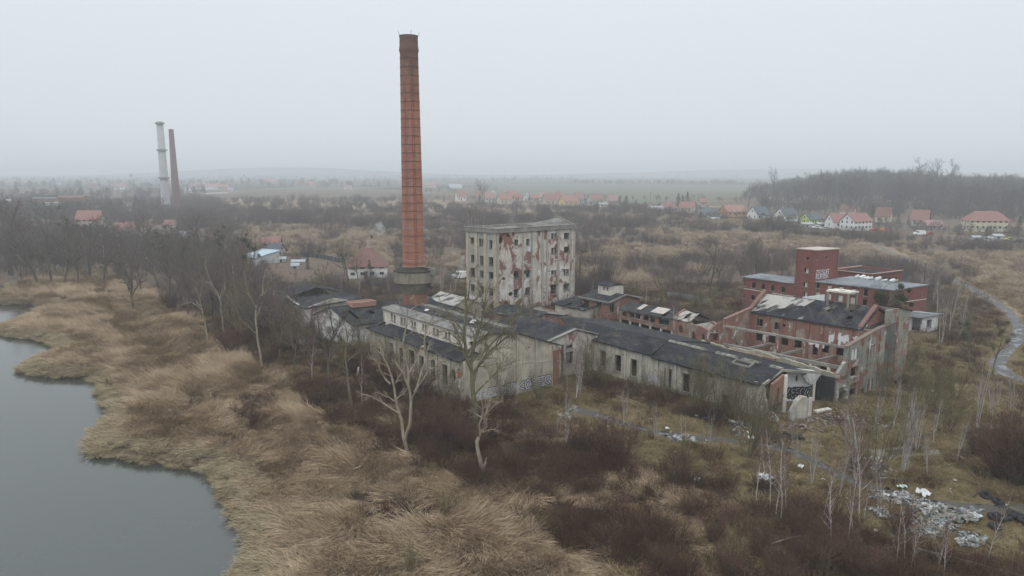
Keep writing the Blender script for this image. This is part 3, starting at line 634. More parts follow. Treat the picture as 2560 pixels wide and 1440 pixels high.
hm = k.math('PINGPONG', x.outputs[2], 1.0); band = k.step(k.math('MULTIPLY', k.math('FRACT', k.math('DIVIDE', x.outputs[2], 2.05)), 1), .0, .9)
c = k.mix(k.math('MULTIPLY', band, .14), c, (.15, .08, .07)); npz = k.noise(k.coords('Object', loc=(4, 2, 9)), .35, 5); c = k.mix(k.math('MULTIPLY', k.step(npz, .5, .7), .4), c, (.36, .24, .19))
# soot: a dark tongue down one side and a black top
ang = k.math('ABSOLUTE', k.math('SUBTRACT', k.math('ARCTAN2', x.outputs[1], x.outputs[0]), -1.95)); n2 = k.noise(v, .6, 6)
tong = k.math('MULTIPLY', k.step(k.math('ADD', ang, k.math('MULTIPLY', n2, .9)), .95, .35), k.step(x.outputs[2], 5, 32))
top = k.step(k.math('ADD', x.outputs[2], k.math('MULTIPLY', n2, 14)), zt - 6, zt + 4.5)
c = k.mix(k.math('MULTIPLY', k.math('MAXIMUM', k.math('MULTIPLY', tong, .85), top), .8), c, (.095, .075, .068))
k.l(c, b.inputs['Base Color']); b.inputs['Roughness'].default_value = .9; k.bump(bt.outputs['Fac'], b, .3, .02)
mb.build('shaft', m, chim, smooth=True)
M_iron = simple('rusty_iron', (.12, .07, .055), .8, .3); M_ironp = simple('pale_iron', (.30, .27, .25), .7, .2)
nb_ = 0; z = z2t + .8
while z < zt - 2:
    mb = MB(); rr_ = cr_(z); mb.lathe([(rr_ + .0, z - .035), (rr_ + .05, z - .035), (rr_ + .05, z + .035), (rr_ + .0, z + .035)], 40, 0, XC, YC); mb.build('iron_band', M_ironp if z < z2t + 9 and nb_ % 2 == 0 else M_iron, chim); z += (.55 if z < z2t + 1.8 else 1.36); nb_ += 1
mb = MB()
for s_ in (-.17, .17): mb.tube([(XC + (cr_(z_) + .12) * math.cos(-1.2) - s_ * math.sin(-1.2), YC + (cr_(z_) + .12) * math.sin(-1.2) + s_ * math.cos(-1.2), z_) for z_ in (z2t + .6, 30, zt - 3)], .025, 4)
for i in range(int((zt - z2t - 4) / .8)): z_ = z2t + .8 + i * .8; a_ = -1.2; r_ = cr_(z_) + .12; mb.bar((XC + r_ * math.cos(a_) - .17 * math.sin(a_) * -1, YC + r_ * math.sin(a_) - .17 * math.cos(a_), z_), (XC + r_ * math.cos(a_) + .17 * math.sin(a_) * -1, YC + r_ * math.sin(a_) + .17 * math.cos(a_), z_), .03, .03)
mb.build('ladder', M_iron, chim)
mb = MB(); mb.lathe([(1.52, zt + .02), (1.55, zt + .14), (1.1, zt + .14), (1.1, zt)], 40, 0, XC, YC)
for a_ in (.3, 1.9, 3.6, 5.1): mb.tube([(XC + 1.4 * math.cos(a_), YC + 1.4 * math.sin(a_), zt), (XC + 1.75 * math.cos(a_), YC + 1.75 * math.sin(a_), zt + .75)], .03, 4)
mb.build('cap_ring', M_iron, chim)
rt = 3.35
mb = MB(); mb.lathe([(2.1, z0t - .25), (2.25, z0t), (rt - .35, z1t - .12), (rt, z1t + .02), (rt, z2t - .05), (rt - .1, z2t + .02), (rt - .3, z2t - .2), (1.9, z2t + .45)], 48, 0, XC, YC); tank = mb.build('water_tank', plaster('tank_concrete', (.20, .18, .145), (.12, .11, .09), streak=.75, moss=.5, seed=14), chim)
mb = MB(); mb.lathe([(rt + .08, z2t - .02), (rt + .08, z2t + .12), (1.9, z2t + .75), (1.86, z2t + .75)], 40, 0, XC, YC); mb.build('tank_roof', tarroof('tank_roofing', 20, (.07, .07, .06), (.16, .15, .11), .6, 1.5), chim)
mb = MB(); mb.box(XC + 2.6, XC + 3.7, YC - 1.6, YC - .6, z2t - .5, z2t + .35); mb.bar((XC + 1.6, YC - 1.7, z2t + .95), (XC + 3.8, YC - 1.5, z2t + .5), .5, .08); mb.build('hatch', M_conc, chim)
mb = MB(); mb.tube([(XC + 2.6, YC - 1.5, z1t - .4), (XC + 3.2, YC - 1.6, z1t - .9)], .28, 8); mb.build('pipe_stub', M_black, chim)
# ============================================================= long workshop L
La, Le = at(1490, 928)[:2], at(1915, 1047)[:2]
longw = empty('long_workshop', V3(La, 0), 'long low pale workshop with dark tiled roof and torn open near end', 'ruined workshop')
DL = ((La[0] - Le[0]) / math.dist(La, Le), (La[1] - Le[1]) / math.dist(La, Le)); LL = math.dist(La, Le)
G1 = at(2088, 1006)[:2]; G2 = at(2201, 970)[:2]
UL = ((G1[0] - Le[0]), (G1[1] - Le[1])); WL_ = math.hypot(*UL); UL = (UL[0] / WL_, UL[1] / WL_)
UU = dirv(34.4)
WLb = 12.4
FOOT.append([Le, La, add(La, UU, 11), add(Le, UL, 13)])
fw = Wall(Le, add(La, DL, 3), side=-1)
zsL = lambda l: zs(l, 3.2, 1400, 700)
Lw = zsL([(325, 570, 360, 688), (442, 607, 483, 728), (567, 640, 608, 768), (838, 715, 886, 852), (985, 755, 1030, 890), (1298, 925, 1383, 1025)])
lo = [fw.px(*q) for q in Lw]
def LZ(px, py): return wp(Le, La, px, py)
eL = [LZ(1913, 970), LZ(1837, 925), LZ(1690, 892), LZ(1648, 884), LZ(1500, 853)]
zf = 4.35; zb_ = 4.75
prof = [(0, 1.4), (.35, 2.8), (.6, 4.1)] + [(1.4, zf)] + [(LL * .55, zf), (LL * .66, zf + .15), (LL + 3, 4.9)]
fw.make(longw, M_plL, prof, lo + ragged(*fw.px(1812, 1000, 1822, 1008), seed=5, n=3), frames=lo, pil=[(LZ(1400 + x / 3.2, 950)[0], .4) for x in (398, 520, 645, 775, 925, 1395)] + [(LL - 13.2, .5)], mull=False)
graffiti(longw, fw, *(lambda a: (a[0], a[2] + .25, a[1]))(fw.px(1610, 945, 1643, 960)), 1.2, 'KSUS', fill=.18, line=.08, seed=9, mats=[M_gk, M_gl, M_gw])
def LP(t, u, z): p = add(add(Le, DL, t), UU, u); return (p[0], p[1], z)
LT = LL + 3
Rn, Rm, Rf = LP(.9, 4.0, 5.5), at(1672, 852, 5.65), at(1400, 790, 6.1)
def lerp3(a, b_, t): return tuple(a[i] * (1 - t) + b_[i] * t for i in range(3))
slab(longw, 'roof', LP(.3, -.5, zf - .1), LP(LL * .62, -.5, zf + .1), Rm, Rn, .16, RT, nu=14, nv=5, sag=.12, holes=[(.0, .03, 0, .4)], seed=4)
slab(longw, 'roof', LP(LL * .62, -.4, zf + .35), LP(LT + 1, -.4, 5.0), Rf, (Rm[0], Rm[1], Rm[2] + .12), .16, RT, nu=9, nv=4, sag=.06, seed=5)
slab(longw, 'roof', Rm, Rn, LP(.6, 12.4, 3.75), LP(LL * .62, 12.4, 4.5), .16, RA, nu=12, nv=5, sag=.1, seed=6)
slab(longw, 'roof', Rf, (Rm[0], Rm[1], Rm[2] + .1), LP(LL * .62, 12.4, 4.7), LP(LT + 6, 12.4, 5.0), .16, RA, nu=8, nv=3, sag=.06, seed=7)
def RDG(k_, du, dz): p = lerp3(Rn, Rm, k_); return (p[0] + UU[0] * du, p[1] + UU[1] * du, p[2] + dz)
for i in range(22):
    t0 = 1.6 + i * .8; q = MB()
    if i in (2, 3, 7, 12, 13): continue
    k0, k1 = i / 22, (i + .93) / 22; q.hexa([RDG(k0, -.25, -.05), RDG(k1, -.25, -.05), RDG(k1, .4, -.06), RDG(k0, .4, -.06)], [RDG(k0, -.2, .14 + .1 * (i % 3)), RDG(k1, -.15, .15), RDG(k1, .35, .15), RDG(k0, .35, .12)]); q.build('coping_stone', M_conc, longw)
q = MB()
for k0, k1, d0, d1 in ((.2, .34, -1.5, -1.5), (.2, .34, -.5, -.5), (.2, .2, -1.5, -.5), (.34, .34, -1.5, -.5)):
    q.bar(RDG(k0, d0, .1 + d0 * .3), RDG(k1, d1, .1 + d1 * .3), .14, .24)
q.build('skylight_frame', M_conc, longw)
Wall(add(add(Le, UU, 12.2), DL, 7), add(add(La, DL, 3), UU, 12.2), side=1).make(longw, M_brkR, 4.4, ragged(1, 3, .5, 3, 4) + [(7, 8, 1, 3)])
Wall(add(add(Le, UU, 12.2), DL, .5), add(add(Le, UU, 12.2), DL, 6.9), side=1).make(longw, M_black, 3.6, name='shade_black_wall')  # black wall: deep shade behind the opening put into the colour
wA, wB = at(1964, 1004)[:2], at(2031, 1001)[:2]; iw = Wall(wA, wB, side=1, th=.3); iw.make(longw, M_white, [(0, 4.6), (iw.L, 4.1)], ragged(1.2, 1.5, 2.6, 3.6, 6, 3), name='inner_wall')
graffiti(longw, iw, .15, .5, iw.L - .1, 1.3, 'QSEOKZ', fill=.4, line=.12, seed=12, mats=[M_gk, M_gk, M_gl])
dW = Wall(add(wA, DL, 1.5), LP(7.5, 2.0, 0), side=1, th=.3); dW.make(longw, M_black, 4.2, name='shade_black_wall'); Wall(LP(8.5, .4, 0), LP(8.5, 12, 0), side=-1, th=.3).make(longw, M_black, 3.9, name='shade_black_wall')  # black inner walls, interior darkness painted on
for pb_, w_, h_, mm in ((at(1958, 1031), .45, 4.9, M_plA2), (at(2032, 1003), .3, 4.1, M_plA2)):
    q = MB(); q.box(pb_[0] - w_ / 2, pb_[0] + w_ / 2, pb_[1] - w_ / 2, pb_[1] + w_ / 2, 0, h_); q.build('post', mm, longw)
hA_, hB_ = at(1927, 1043)[:2], at(1956, 1032)[:2]; hb = Wall(hA_, hB_, side=1, th=.35, zb=1.5); hl2 = hb.L; hb.make(longw, M_brkR, [(0, 4.2), (hl2, 5.0)], ragged(hl2 * .42, hl2 * .58, 1.4, 3.9, 4, 3) + [(hl2 * .8, hl2, 1.4, 2.2)], name='hanging_brickwork')
q = MB(); q.bar(LP(.7, 0, 4.15), LP(.8, 4.0, 5.35), .3, .25); q.bar(LP(.8, 4.0, 5.35), LP(.7, 12.4, 3.7), .35, .28); q.build('beam', M_conc, longw)
# sagging white ceiling sheet
q = MB(); r = random.Random(5); n = 9; g = [[LP(.3 + .12 * j + r.uniform(-.06, .06), 8.6 + 3.6 * i / n, 4.3 - .07 * i - .26 * j * (.5 + math.sin(math.pi * i / n)) + r.uniform(-.06, .06)) for i in range(n + 1)] for j in range(5)]
for j in range(4):
    for i in range(n):
        A_ = [g[j][i], g[j][i + 1], g[j + 1][i + 1], g[j + 1][i]]; q.hexa([(x_ + .1, y_ + .12, z_ - .05) for x_, y_, z_ in A_], A_)
q.build('fallen_ceiling', M_white, longw)
q = MB(); q.poly([LP(0, 0, .05), LP(0, 12.2, .05), LP(LL, 12.2, .05), LP(LL, 0, .05)]); q.build('floor', M_floor, longw)
# ============================================================= link building M
Mp = add(NA, U, WA + .3); M0 = at(1412, 940)[:2]
link = empty('link_building', V3(M0, 0), 'low grey gabled block wedged between graffiti hall and long workshop', 'ruined building')
D_m = UU; M00 = add(M0, D_m, -4.6); mw = 10.9
mwall = Wall(M00, add(M00, D_m, mw), side=1)
FOOT.append([M00, add(M00, D_m, mw), add(add(M00, D_m, mw), V, 14), add(M00, V, 14)])
pk = wp(M00, mwall.P1, 1439, 824); 
zmE, zmP = 5.3, pk[1]
mo = [mwall.px(*q) for q in zs([(1195, 665, 1222, 1000), (1262, 655, 1335, 700), (1258, 750, 1338, 905)], 5.333, 1180, 740)]
mwall.make(link, M_plL, [(0, zmE), (pk[0], zmP), (mw, zmE + .2)], mo, frames=mo[1:], pil=[(mw - .3, .4)])
slab(link, 'roof', mwall.p(-.3, zmE, -.2), mwall.p(-.3, zmE, 15), mwall.p(pk[0], zmP + .1, 15), mwall.p(pk[0], zmP + .1, -.2), .16, RU, nu=6, nv=3, sag=.08)
slab(link, 'roof', mwall.p(mw + .3, zmE + .1, 15), mwall.p(mw + .3, zmE + .1, -.2), mwall.p(pk[0], zmP + .1, -.2), mwall.p(pk[0], zmP + .1, 15), .16, RU, nu=6, nv=3, sag=.08)
Wall(mwall.p(mw, 0)[:2], mwall.p(mw, 0, 15)[:2], side=1).make(link, M_plL, zmE); Wall(mwall.p(0, 0, 15)[:2], mwall.p(mw, 0, 15)[:2], side=-1).make(link, M_brkR, [(0, zmE), (pk[0], zmP), (mw, zmE)])
q = MB(); mwall.boxn(q, 0, pk[0], zmE, zmE + .18, -.25, .25, 0, None); 
q = MB(); q.bar(mwall.p(0, zmE + .1, 0), mwall.p(pk[0], zmP + .12, 0), .6, .16); q.bar(mwall.p(pk[0], zmP + .12, 0), mwall.p(mw, zmE + .3, 0), .6, .16); q.build('coping', M_conc, link)
# ============================================================= red roofless hall R
redh = empty('roofless_brick_hall', V3(G1, 0), 'two aisled red brick hall, near aisle roofless with bare beams, dark roof behind', 'ruined hall')
UR = ((G2[0] - G1[0]) / math.dist(G1, G2), (G2[1] - G1[1]) / math.dist(G1, G2)); VR = dirv(132.3); RL = 18.4
HRt = wp(G1, G2, 2118, 869); u1, zu1 = HRt; u2, z2 = wp(G1, G2, 2183, 833)
z2 += .35
WR_ = u2 + 6.6
FOOT.append([G1, add(G1, UR, WR_), add(add(G1, UR, WR_), VR, RL), add(G1, VR, RL)])
ew = Wall(G1, add(G1, UR, WR_), side=1, th=.45)
eo = [ew.px(*q) for q in zs([(965, 1080, 1003, 1180), (1038, 1052, 1075, 1165), (1100, 1090, 1132, 1160), (1048, 935, 1090, 1000), (1052, 812, 1092, 880), (1170, 785, 1205, 855), (1155, 1020, 1190, 1110), (983, 1000, 1012, 1030)], 2.769, 1750, 580)]
pe = [(0, 3.9), (u1 * .6, 4.6), (u1, 5.3), (u1 + .02, zu1), (u2, z2 - .25), (u2 + 1.9, z2 + .05), (WR_, z2 + .5)]
ew.make(redh, M_plR, pe, eo, frames=eo[3:6], pil=[(wp(G1, G2, 1750 + x / 2.769, 950)[0], .35) for x in (1022, 1108, 1150, 1222)], pilm=M_plR)
for o in (eo[4], eo[5], eo[6]):
    q = MB(); ew.boxn(q, o[0], o[1], o[2], o[3], .22, .3); q.build('blocked_window', M_white, redh)
q = MB()
for (a_, za), (b3, zb3) in zip(pe[3:-1], pe[4:]): q.bar(ew.p(a_, za + .08, .22), ew.p(b3, zb3 + .08, .22), .62, .18)
q.build('coping', simple('pinkish_coping', (.19, .14, .12), .9, .3), redh)
far0 = add(G1, VR, RL); fe = Wall(far0, add(far0, UR, WR_), side=-1, th=.4)
pf = [(0, 3.0), (u1, 4.2), (u1 + .02, zu1 + .9), (u2, z2 + .5), (u2 + 3.3, z2 + 3.0), (WR_, z2 + 1.4)]
fwd = fe.px(1831, 849, 1846, 870)
fe.make(redh, M_brkR, pf, [(u1 + 2.2, u1 + 3.2, 1.5, 4.2)])
q = MB()
for (a_, za), (b3, zb3) in zip(pf[2:-1], pf[3:]): q.bar(fe.p(a_, za + .08, .2), fe.p(b3, zb3 + .08, .2), .6, .2)
q.build('coping', simple('brick_coping', (.19, .11, .09), .9, .3), redh)
gi = Wall(add(add(G1, UR, u2 - .2), VR, 1.5), add(add(G1, UR, WR_), VR, 1.5), side=1, zb=z2 - 2, th=.35); gpf = [(0, z2 + .15), (3.7, z2 + 2.85), (gi.L, z2 + 1.5)]; gi.make(redh, M_brkR, gpf, name='inner_gable')
q = MB(); [q.bar(gi.p(a_, za + .08, .2), gi.p(b3, zb3 + .08, .2), .6, .2) for (a_, za), (b3, zb3) in zip(gpf[:-1], gpf[1:])]; q.build('coping', simple('red_brick_coping', (.19, .105, .09), .9, .3), redh)
H0 = add(G1, UR, u2); hw = Wall(H0, add(H0, VR, RL), side=-1, th=.4)
ho = [hw.px(*q) for q in zs([(385, 603, 430, 648), (517, 630, 562, 675)], 2.769, 1750, 580)]
hc = [hw.px(*q) for q in zs([(782, 775, 812, 850), (575, 640, 590, 655)], 2.769, 1750, 580)]
hw.make(redh, M_brkR, z2, ho + hc + [(v0, v0 + 1.15, z0, z0 + zh) for v0 in (1.6, 3.7, 5.8, 9.8, 11.9, 13.9, 16.0) for z0, zh in ((1.4, 1.5), (4.3, 1.4))], frames=ho, pil=[(.8 + i * 2.05, .42) for i in range(9)], pilm=M_brk)
for (x0, y0, x1, y1, sd) in ((905, 700, 1030, 790, 1), (1062, 722, 1120, 770, 2), (760, 765, 850, 800, 3)):
    o = hw.px(1750 + x0 / 2.769, 580 + y0 / 2.769, 1750 + x1 / 2.769, 580 + y1 / 2.769); q = MB(); r = random.Random(sd)
    for i in range(9):
        a_ = o[0] + (o[1] - o[0]) * i / 9; b3 = o[0] + (o[1] - o[0]) * (i + 1) / 9; hw.boxn(q, a_, b3, o[2] + r.uniform(0, .6) * (o[3] - o[2]), o[3] - r.uniform(0, .3) * (o[3] - o[2]), -.02, 0)
    q.build('whitewash_patch', M_white, redh)
def RP(v_, u_, z_): p = add(add(G1, UR, u_), VR, v_); return (p[0], p[1], z_)
rzr = z2 + 2.55
slab(redh, 'annex_roof', RP(.4, u2, z2 - .35), RP(1.5, u2, z2 - .1), RP(1.5, WR_, z2 + .7), RP(.4, WR_, z2 + .35), .12, RU)
slab(redh, 'roof', RP(1.3, u2 - .35, z2 + .02), RP(RL - .3, u2 - .35, z2 + .02), RP(RL - .3, u2 + 3.6, rzr), RP(1.3, u2 + 3.6, rzr), .16, RRp if 0 else tarroof('hall_roofing', 42.3, (.045, .047, .055), (.16, .16, .165), .3, 1.0, pale=.12, seed=8), holes=[(.35, .38, .55, .65), (.66, .69, .62, .72), (.22, .28, .1, .1), (.14, .18, .35, .5), (.17, .2, .68, .78)], nu=10, nv=4, sag=.05)
slab(redh, 'roof', RP(RL - .3, u2 + 6.5, z2 + 1.3), RP(1.3, u2 + 6.5, z2 + 1.3), RP(1.3, u2 + 3.6, rzr), RP(RL - .3, u2 + 3.6, rzr), .16, RA)
q = MB(); r = random.Random(3)     # bleached bare sheet on the far third of the roof
Wall(RP(0, u2 + 6.5, 0)[:2], RP(RL, u2 + 6.5, 0)[:2], side=1).make(redh, M_brk, z2 + 1.3)
slab(redh, 'bleached_roof_patch', RP(RL * .66, u2 + .6, z2 + .48), RP(RL - .5, u2 - .1, z2 + .25), RP(RL - .5, u2 + 3.4, rzr - .05), RP(RL * .56, u2 + 3.4, rzr - .05), .03, RRp)
for z_, w_ in ((zu1 - .05, .3), (zu1 - 2.9, .42)):
    beam(redh, 'beam', M_conc, RP(.3, u1 + .1, z_), RP(RL - .2, u1 + .1, z_), w_, w_)
for i in range(7):
    v_ = 2.2 + i * 2.45; q = MB(); p = RP(v_, u1 + .1, 0); q.hexa([RP(v_ - .2, u1 - .1, 0), RP(v_ + .2, u1 - .1, 0), RP(v_ + .2, u1 + .3, 0), RP(v_ - .2, u1 + .3, 0)], [RP(v_ - .2, u1 - .1, zu1 - 3.1), RP(v_ + .2, u1 - .1, zu1 - 3.1), RP(v_ + .2, u1 + .3, zu1 - 3.1), RP(v_ - .2, u1 + .3, zu1 - 3.1)]); q.build('post', M_plA2, redh)
    if i % 2: beam(redh, 'beam', M_conc, RP(v_, u1 + .1, zu1 - 2.9), RP(v_, u2 - .1, zu1 - 2.9), .25, .3)
pw = Wall(RP(-.2, -.1, 0)[:2], RP(RL + 2, -.3, 0)[:2], side=-1, th=.5, zb=3.3); pw.make(redh, plaster('mossy_parapet', (.27, .25, .20), (.17, .16, .12), streak=.5, moss=.6, seed=22), [(0, 3.9), (3, 4.2), (8, 4.7), (12, 5.0), (16, 4.5), (RL + 2, 4.9)], jag=.35, name='parapet')
q = MB(); q.poly([RP(0, 0, 1.2), RP(RL, 0, 1.2), RP(RL, u2, 1.2), RP(0, u2, 1.2)]); q.build('floor', simple('weedy_floor', (.12, .105, .06), .95, .4, .8), redh)
Wall(RP(.1, -.42, 0)[:2], RP(7.5, -.5, 0)[:2], side=-1, th=.25).make(redh, M_black, 3.35, name='shade_black_wall')  # black wall added behind the open end, painted as shade
# stair tower at the far corner of the end wall
sw = 3.0; st0 = add(G1, UR, WR_ + .02)
stw = Wall(st0, add(st0, UR, sw), side=1); so_ = [stw.px(2209, 807, 2216, 816)]
sa = Wall(RP(0, WR_, 0)[:2], RP(3.2, WR_, 0)[:2], side=-1)
stw.make(redh, M_plR, [(0, z2 + 2.4), (sw, z2 + 1.7)], so_, name='stair_tower_wall'); sa.make(redh, M_plR, z2 + 2.4, name='stair_tower_wall')
Wall(RP(3.2, WR_ + .4, 0)[:2], RP(3.2, WR_ + sw, 0)[:2], side=-1).make(redh, M_plR, [(0, z2 + 2.4), (sw - .4, z2 + 1.7)], name='stair_tower_wall'); Wall(RP(.4, WR_ + sw, 0)[:2], RP(3.2, WR_ + sw, 0)[:2], side=1).make(redh, M_plR, z2 + 1.7, name='stair_tower_wall')
slab(redh, 'stair_tower_roof', RP(-.15, WR_ - .1, z2 + 2.55), RP(3.3, WR_ - .1, z2 + 2.55), RP(3.3, WR_ + sw + .15, z2 + 1.8), RP(-.15, WR_ + sw + .15, z2 + 1.8), .15, RA)
# concrete frame standing on the roof
cx0 = [RP(v_, u_, 0) for v_, u_ in ((5.3, u2 + 3.0), (5.3, u2 + 5.2), (8.2, u2 + 5.2), (8.2, u2 + 3.0))]
for p in cx0: q = MB(); q.box(p[0] - .13, p[0] + .13, p[1] - .13, p[1] + .13, rzr - 1.2, rzr + 1.55); q.build('frame_post', M_conc, redh)
q = MB(); ce = [sum(p[i] for p in cx0) / 4 for i in (0, 1)]; ou = [(ce[0] + (p[0] - ce[0]) * 1.15, ce[1] + (p[1] - ce[1]) * 1.15) for p in cx0]; inn = [(ce[0] + (p[0] - ce[0]) * .35, ce[1] + (p[1] - ce[1]) * .35) for p in cx0]
for i in range(4):
    j = (i + 1) % 4; qd = [ou[i], ou[j], inn[j], inn[i]]; q.hexa([V3(p, rzr + 1.55) for p in qd], [V3(p, rzr + 1.78) for p in qd])
q.build('frame_slab', M_plA2, redh)
wgap = Wall(RP(RL * .5, u2 + 3.9, 0)[:2], RP(RL * .68, u2 + 3.9, 0)[:2], side=-1, zb=z2 + 1, th=.2); wgap.make(redh, M_white, [(0, rzr + .9), (wgap.L, rzr + .1)], name='white_dormer_wall')
# ============================================================= low brick row Q and ruin
Q0, Q1 = at(1547, 812)[:2], at(1682, 846)[:2]; DQ = ((Q1[0] - Q0[0]) / math.dist(Q0, Q1), (Q1[1] - Q0[1]) / math.dist(Q0, Q1)); QL = math.dist(Q0, Q1)
rowq = empty('low_brick_workshop', V3(Q0, 0), 'low red brick row on white posts with patchy dark and white roof', 'ruined workshop')
UQ = dirv(34.4); FOOT.append([Q0, add(Q1, DQ, 12), add(add(Q1, DQ, 12), UQ, 7), add(Q0, UQ, 7)])
qw = Wall(Q0, Q1, side=1, zb=1.3); 
qo = [qw.px(*q) for q in zsL([(500, 255, 525, 290), (560, 265, 590, 300), (608, 272, 640, 310), (670, 287, 705, 325), (722, 300, 755, 340), (790, 315, 828, 355), (835, 320, 870, 360)])]
zq = hz(Q0[0], Q0[1], 772); zq2 = hz(Q1[0], Q1[1], 797); qt = [(0, zq), (QL, zq2)]
qw.make(rowq, M_brkR, qt, qo, frames=qo, mull=False)
for i in range(6):
    u_ = .3 + (QL - .6) * i / 5; q = MB(); qw.boxn(q, u_ - .17, u_ + .17, -.3, 1.3, .0, .35); q.build('post', M_plA2, rowq)
q = MB(); q.poly([V3(Q0, 1.28), V3(Q1, 1.28), V3(add(Q1, UQ, 5.5), 1.28), V3(add(Q0, UQ, 5.5), 1.28)]); q.build('floor', M_conc, rowq)
e1 = Wall(Q0, add(Q0, UQ, 5.5), side=-1); e1.make(rowq, M_brkR, [(0, zq), (2.9, zq + 1.1), (5.5, zq)]); Wall(add(Q0, UQ, 5.5), add(Q1, UQ, 5.5), side=-1).make(rowq, M_brkR, qt)
rr_q = tarroof('patchy_roofing', 128, (.05, .052, .056), (.14, .14, .14), .4, 1.1, seed=15)
qa, qb = V3(add(Q0, UQ, -.35), zq), V3(add(Q1, UQ, -.35), zq2); qc, qd = V3(add(Q1, UQ, 2.9), zq2 + 1.15), V3(add(Q0, UQ, 2.9), zq + 1.15)
slab(rowq, 'roof', qa, qb, qc, qd, .14, rr_q, holes=[(.78, .84, .1, .6)], nu=9, nv=3, sag=.08)
slab(rowq, 'roof', V3(add(Q1, UQ, 5.8), zq2), V3(add(Q0, UQ, 5.8), zq), qd, qc, .14, rr_q, nu=9, sag=.1)
def onq(s0, s1, t0, t1, off=.05):
    A_, B_, C_, D_ = map(Vector, (qa, qb, qc, qd)); f = lambda s_, t_: (A_ * (1 - s_) + B_ * s_) * (1 - t_) + (D_ * (1 - s_) + C_ * s_) * t_ + Vector((0, 0, off))
    return f(s0, t0), f(s1, t0), f(s1, t1), f(s0, t1)
for a_ in ((.28, .36, .35, .95), (.55, .78, .3, .92)): slab(rowq, 'bare_roof_sheet', *onq(*a_), .03, simple('bare_sheet', (.42, .37, .33), .8, .3))
# broken continuation
Q2 = add(Q1, DQ, .3); Q3 = add(Q1, DQ, 8.2)
rq2 = empty('collapsed_brick_shed', V3(Q2, 0), 'collapsed brick shed with broken walls at the end of the brick row', 'ruin')
c1 = Wall(Q2, Q3, side=1); c1.make(rq2, M_brkR, [(0, 4.0), (3, 3.9), (8, 3.0)], ragged(1, 2, 1.2, 2.9, 3) + ragged(4, 4.9, .2, 2.2, 5) + ragged(6.2, 7, .6, 2.2, 6), jag=.9)
Wall(add(Q2, UQ, 5.5), add(Q3, UQ, 5.5), side=-1).make(rq2, M_brkR, 3.4, jag=1.2); Wall(Q3, add(Q3, UQ, 5.5), side=1).make(rq2, M_brkR, [(0, 3.0), (2.7, 4.3), (5.5, 3.1)], [(1.2, 2.2, 1, 2.8)], jag=.4); Wall(Q2, add(Q2, UQ, 5.5), side=1).make(rq2, M_brkR, [(0, 4.2), (2.7, 5.2), (5.5, 4.2)])
slab(rq2, 'roof', V3(add(Q2, UQ, -.2), 4.0), V3(add(Q2, DQ, 3.6), 3.9), V3(add(add(Q2, DQ, 3.2), UQ, 2.9), 5.0), V3(add(Q2, UQ, 2.9), 5.1), .12, RRp, nu=5, nv=2, sag=.3, holes=[(.4, .6, .2, .8)])
slab(rq2, 'roof', V3(add(add(Q2, DQ, 4), UQ, 5.5), 3.4), V3(add(Q2, UQ, 5.5), 3.9), V3(add(Q2, UQ, 2.9), 5.1), V3(add(add(Q2, DQ, 3.2), UQ, 2.9), 5.0), .12, RU)
slab(rq2, 'fallen_roof_slab', V3(add(Q2, DQ, 4.2), 3.3), V3(add(Q2, DQ, 8.4), 2.7), V3(add(add(Q2, DQ, 8), UQ, 4), 2.2), V3(add(add(Q2, DQ, 4.2), UQ, 4.4), 3.3), .15, M_conc, nu=4, nv=3, sag=.5)
# ============================================================= pavilion K with lantern
K0 = at(1521, 808)[:2]; kl = along(K0, V, 1452); ku = along(K0, UQ, 1594)
pav = empty('brick_pavilion', V3(K0, 0), 'small square brick pavilion with projecting roof and concrete lantern on top', 'ruined building')
FOOT.append([K0, add(K0, UQ, ku), add(add(K0, UQ, ku), V, kl), add(K0, V, kl)])
zk = hz(K0[0], K0[1], 757)
k1 = Wall(K0, add(K0, V, kl), side=-1); k2 = Wall(K0, add(K0, UQ, ku), side=1)
ko = [k1.px(*q) for q in zsL([(295, 175, 325, 255), (195, 165, 228, 235)])]; ko2 = [k2.px(*q) for q in zsL([(395, 195, 430, 260)])]
k1.make(pav, M_brkR, zk, ko, frames=ko); k2.make(pav, M_brkR, zk, ko2, frames=ko2)
Wall(add(K0, V, kl), add(add(K0, V, kl), UQ, ku), side=-1).make(pav, M_brkR, zk); Wall(add(K0, UQ, ku), add(add(K0, UQ, ku), V, kl), side=1).make(pav, M_brkR, zk)
zk2 = zk + 1.3; kp = lambda v_, u_, z_: V3(add(add(K0, V, v_), UQ, u_), z_)
slab(pav, 'roof', kp(-.5, -.5, zk + .15), kp(kl + .5, -.5, zk + .15), kp(kl + .5, ku / 2, zk2), kp(-.5, ku / 2, zk2), .2, RU, nu=4); slab(pav, 'roof', kp(kl + .5, ku + .5, zk + .15), kp(-.5, ku + .5, zk + .15), kp(-.5, ku / 2, zk2), kp(kl + .5, ku / 2, zk2), .2, RU)
Wall(kp(.02, 0, 0)[:2], kp(.02, ku, 0)[:2], side=1, zb=zk).make(pav, M_brkR, [(0, zk + .1), (ku / 2, zk2 - .15), (ku, zk + .1)], name='gable')
q = MB(); q.bar(kp(-.5, -.5, zk + .12), kp(kl + .5, -.5, zk + .12), .2, .3); q.bar(kp(-.5, -.5, zk + .15), kp(-.5, ku / 2, zk2), .2, .3); q.bar(kp(-.5, ku / 2, zk2), kp(-.5, ku + .5, zk + .15), .2, .3); q.build('eaves_beam', M_conc, pav)
lz = zk + .9; la_, lb_ = .28 * kl, .28 * ku
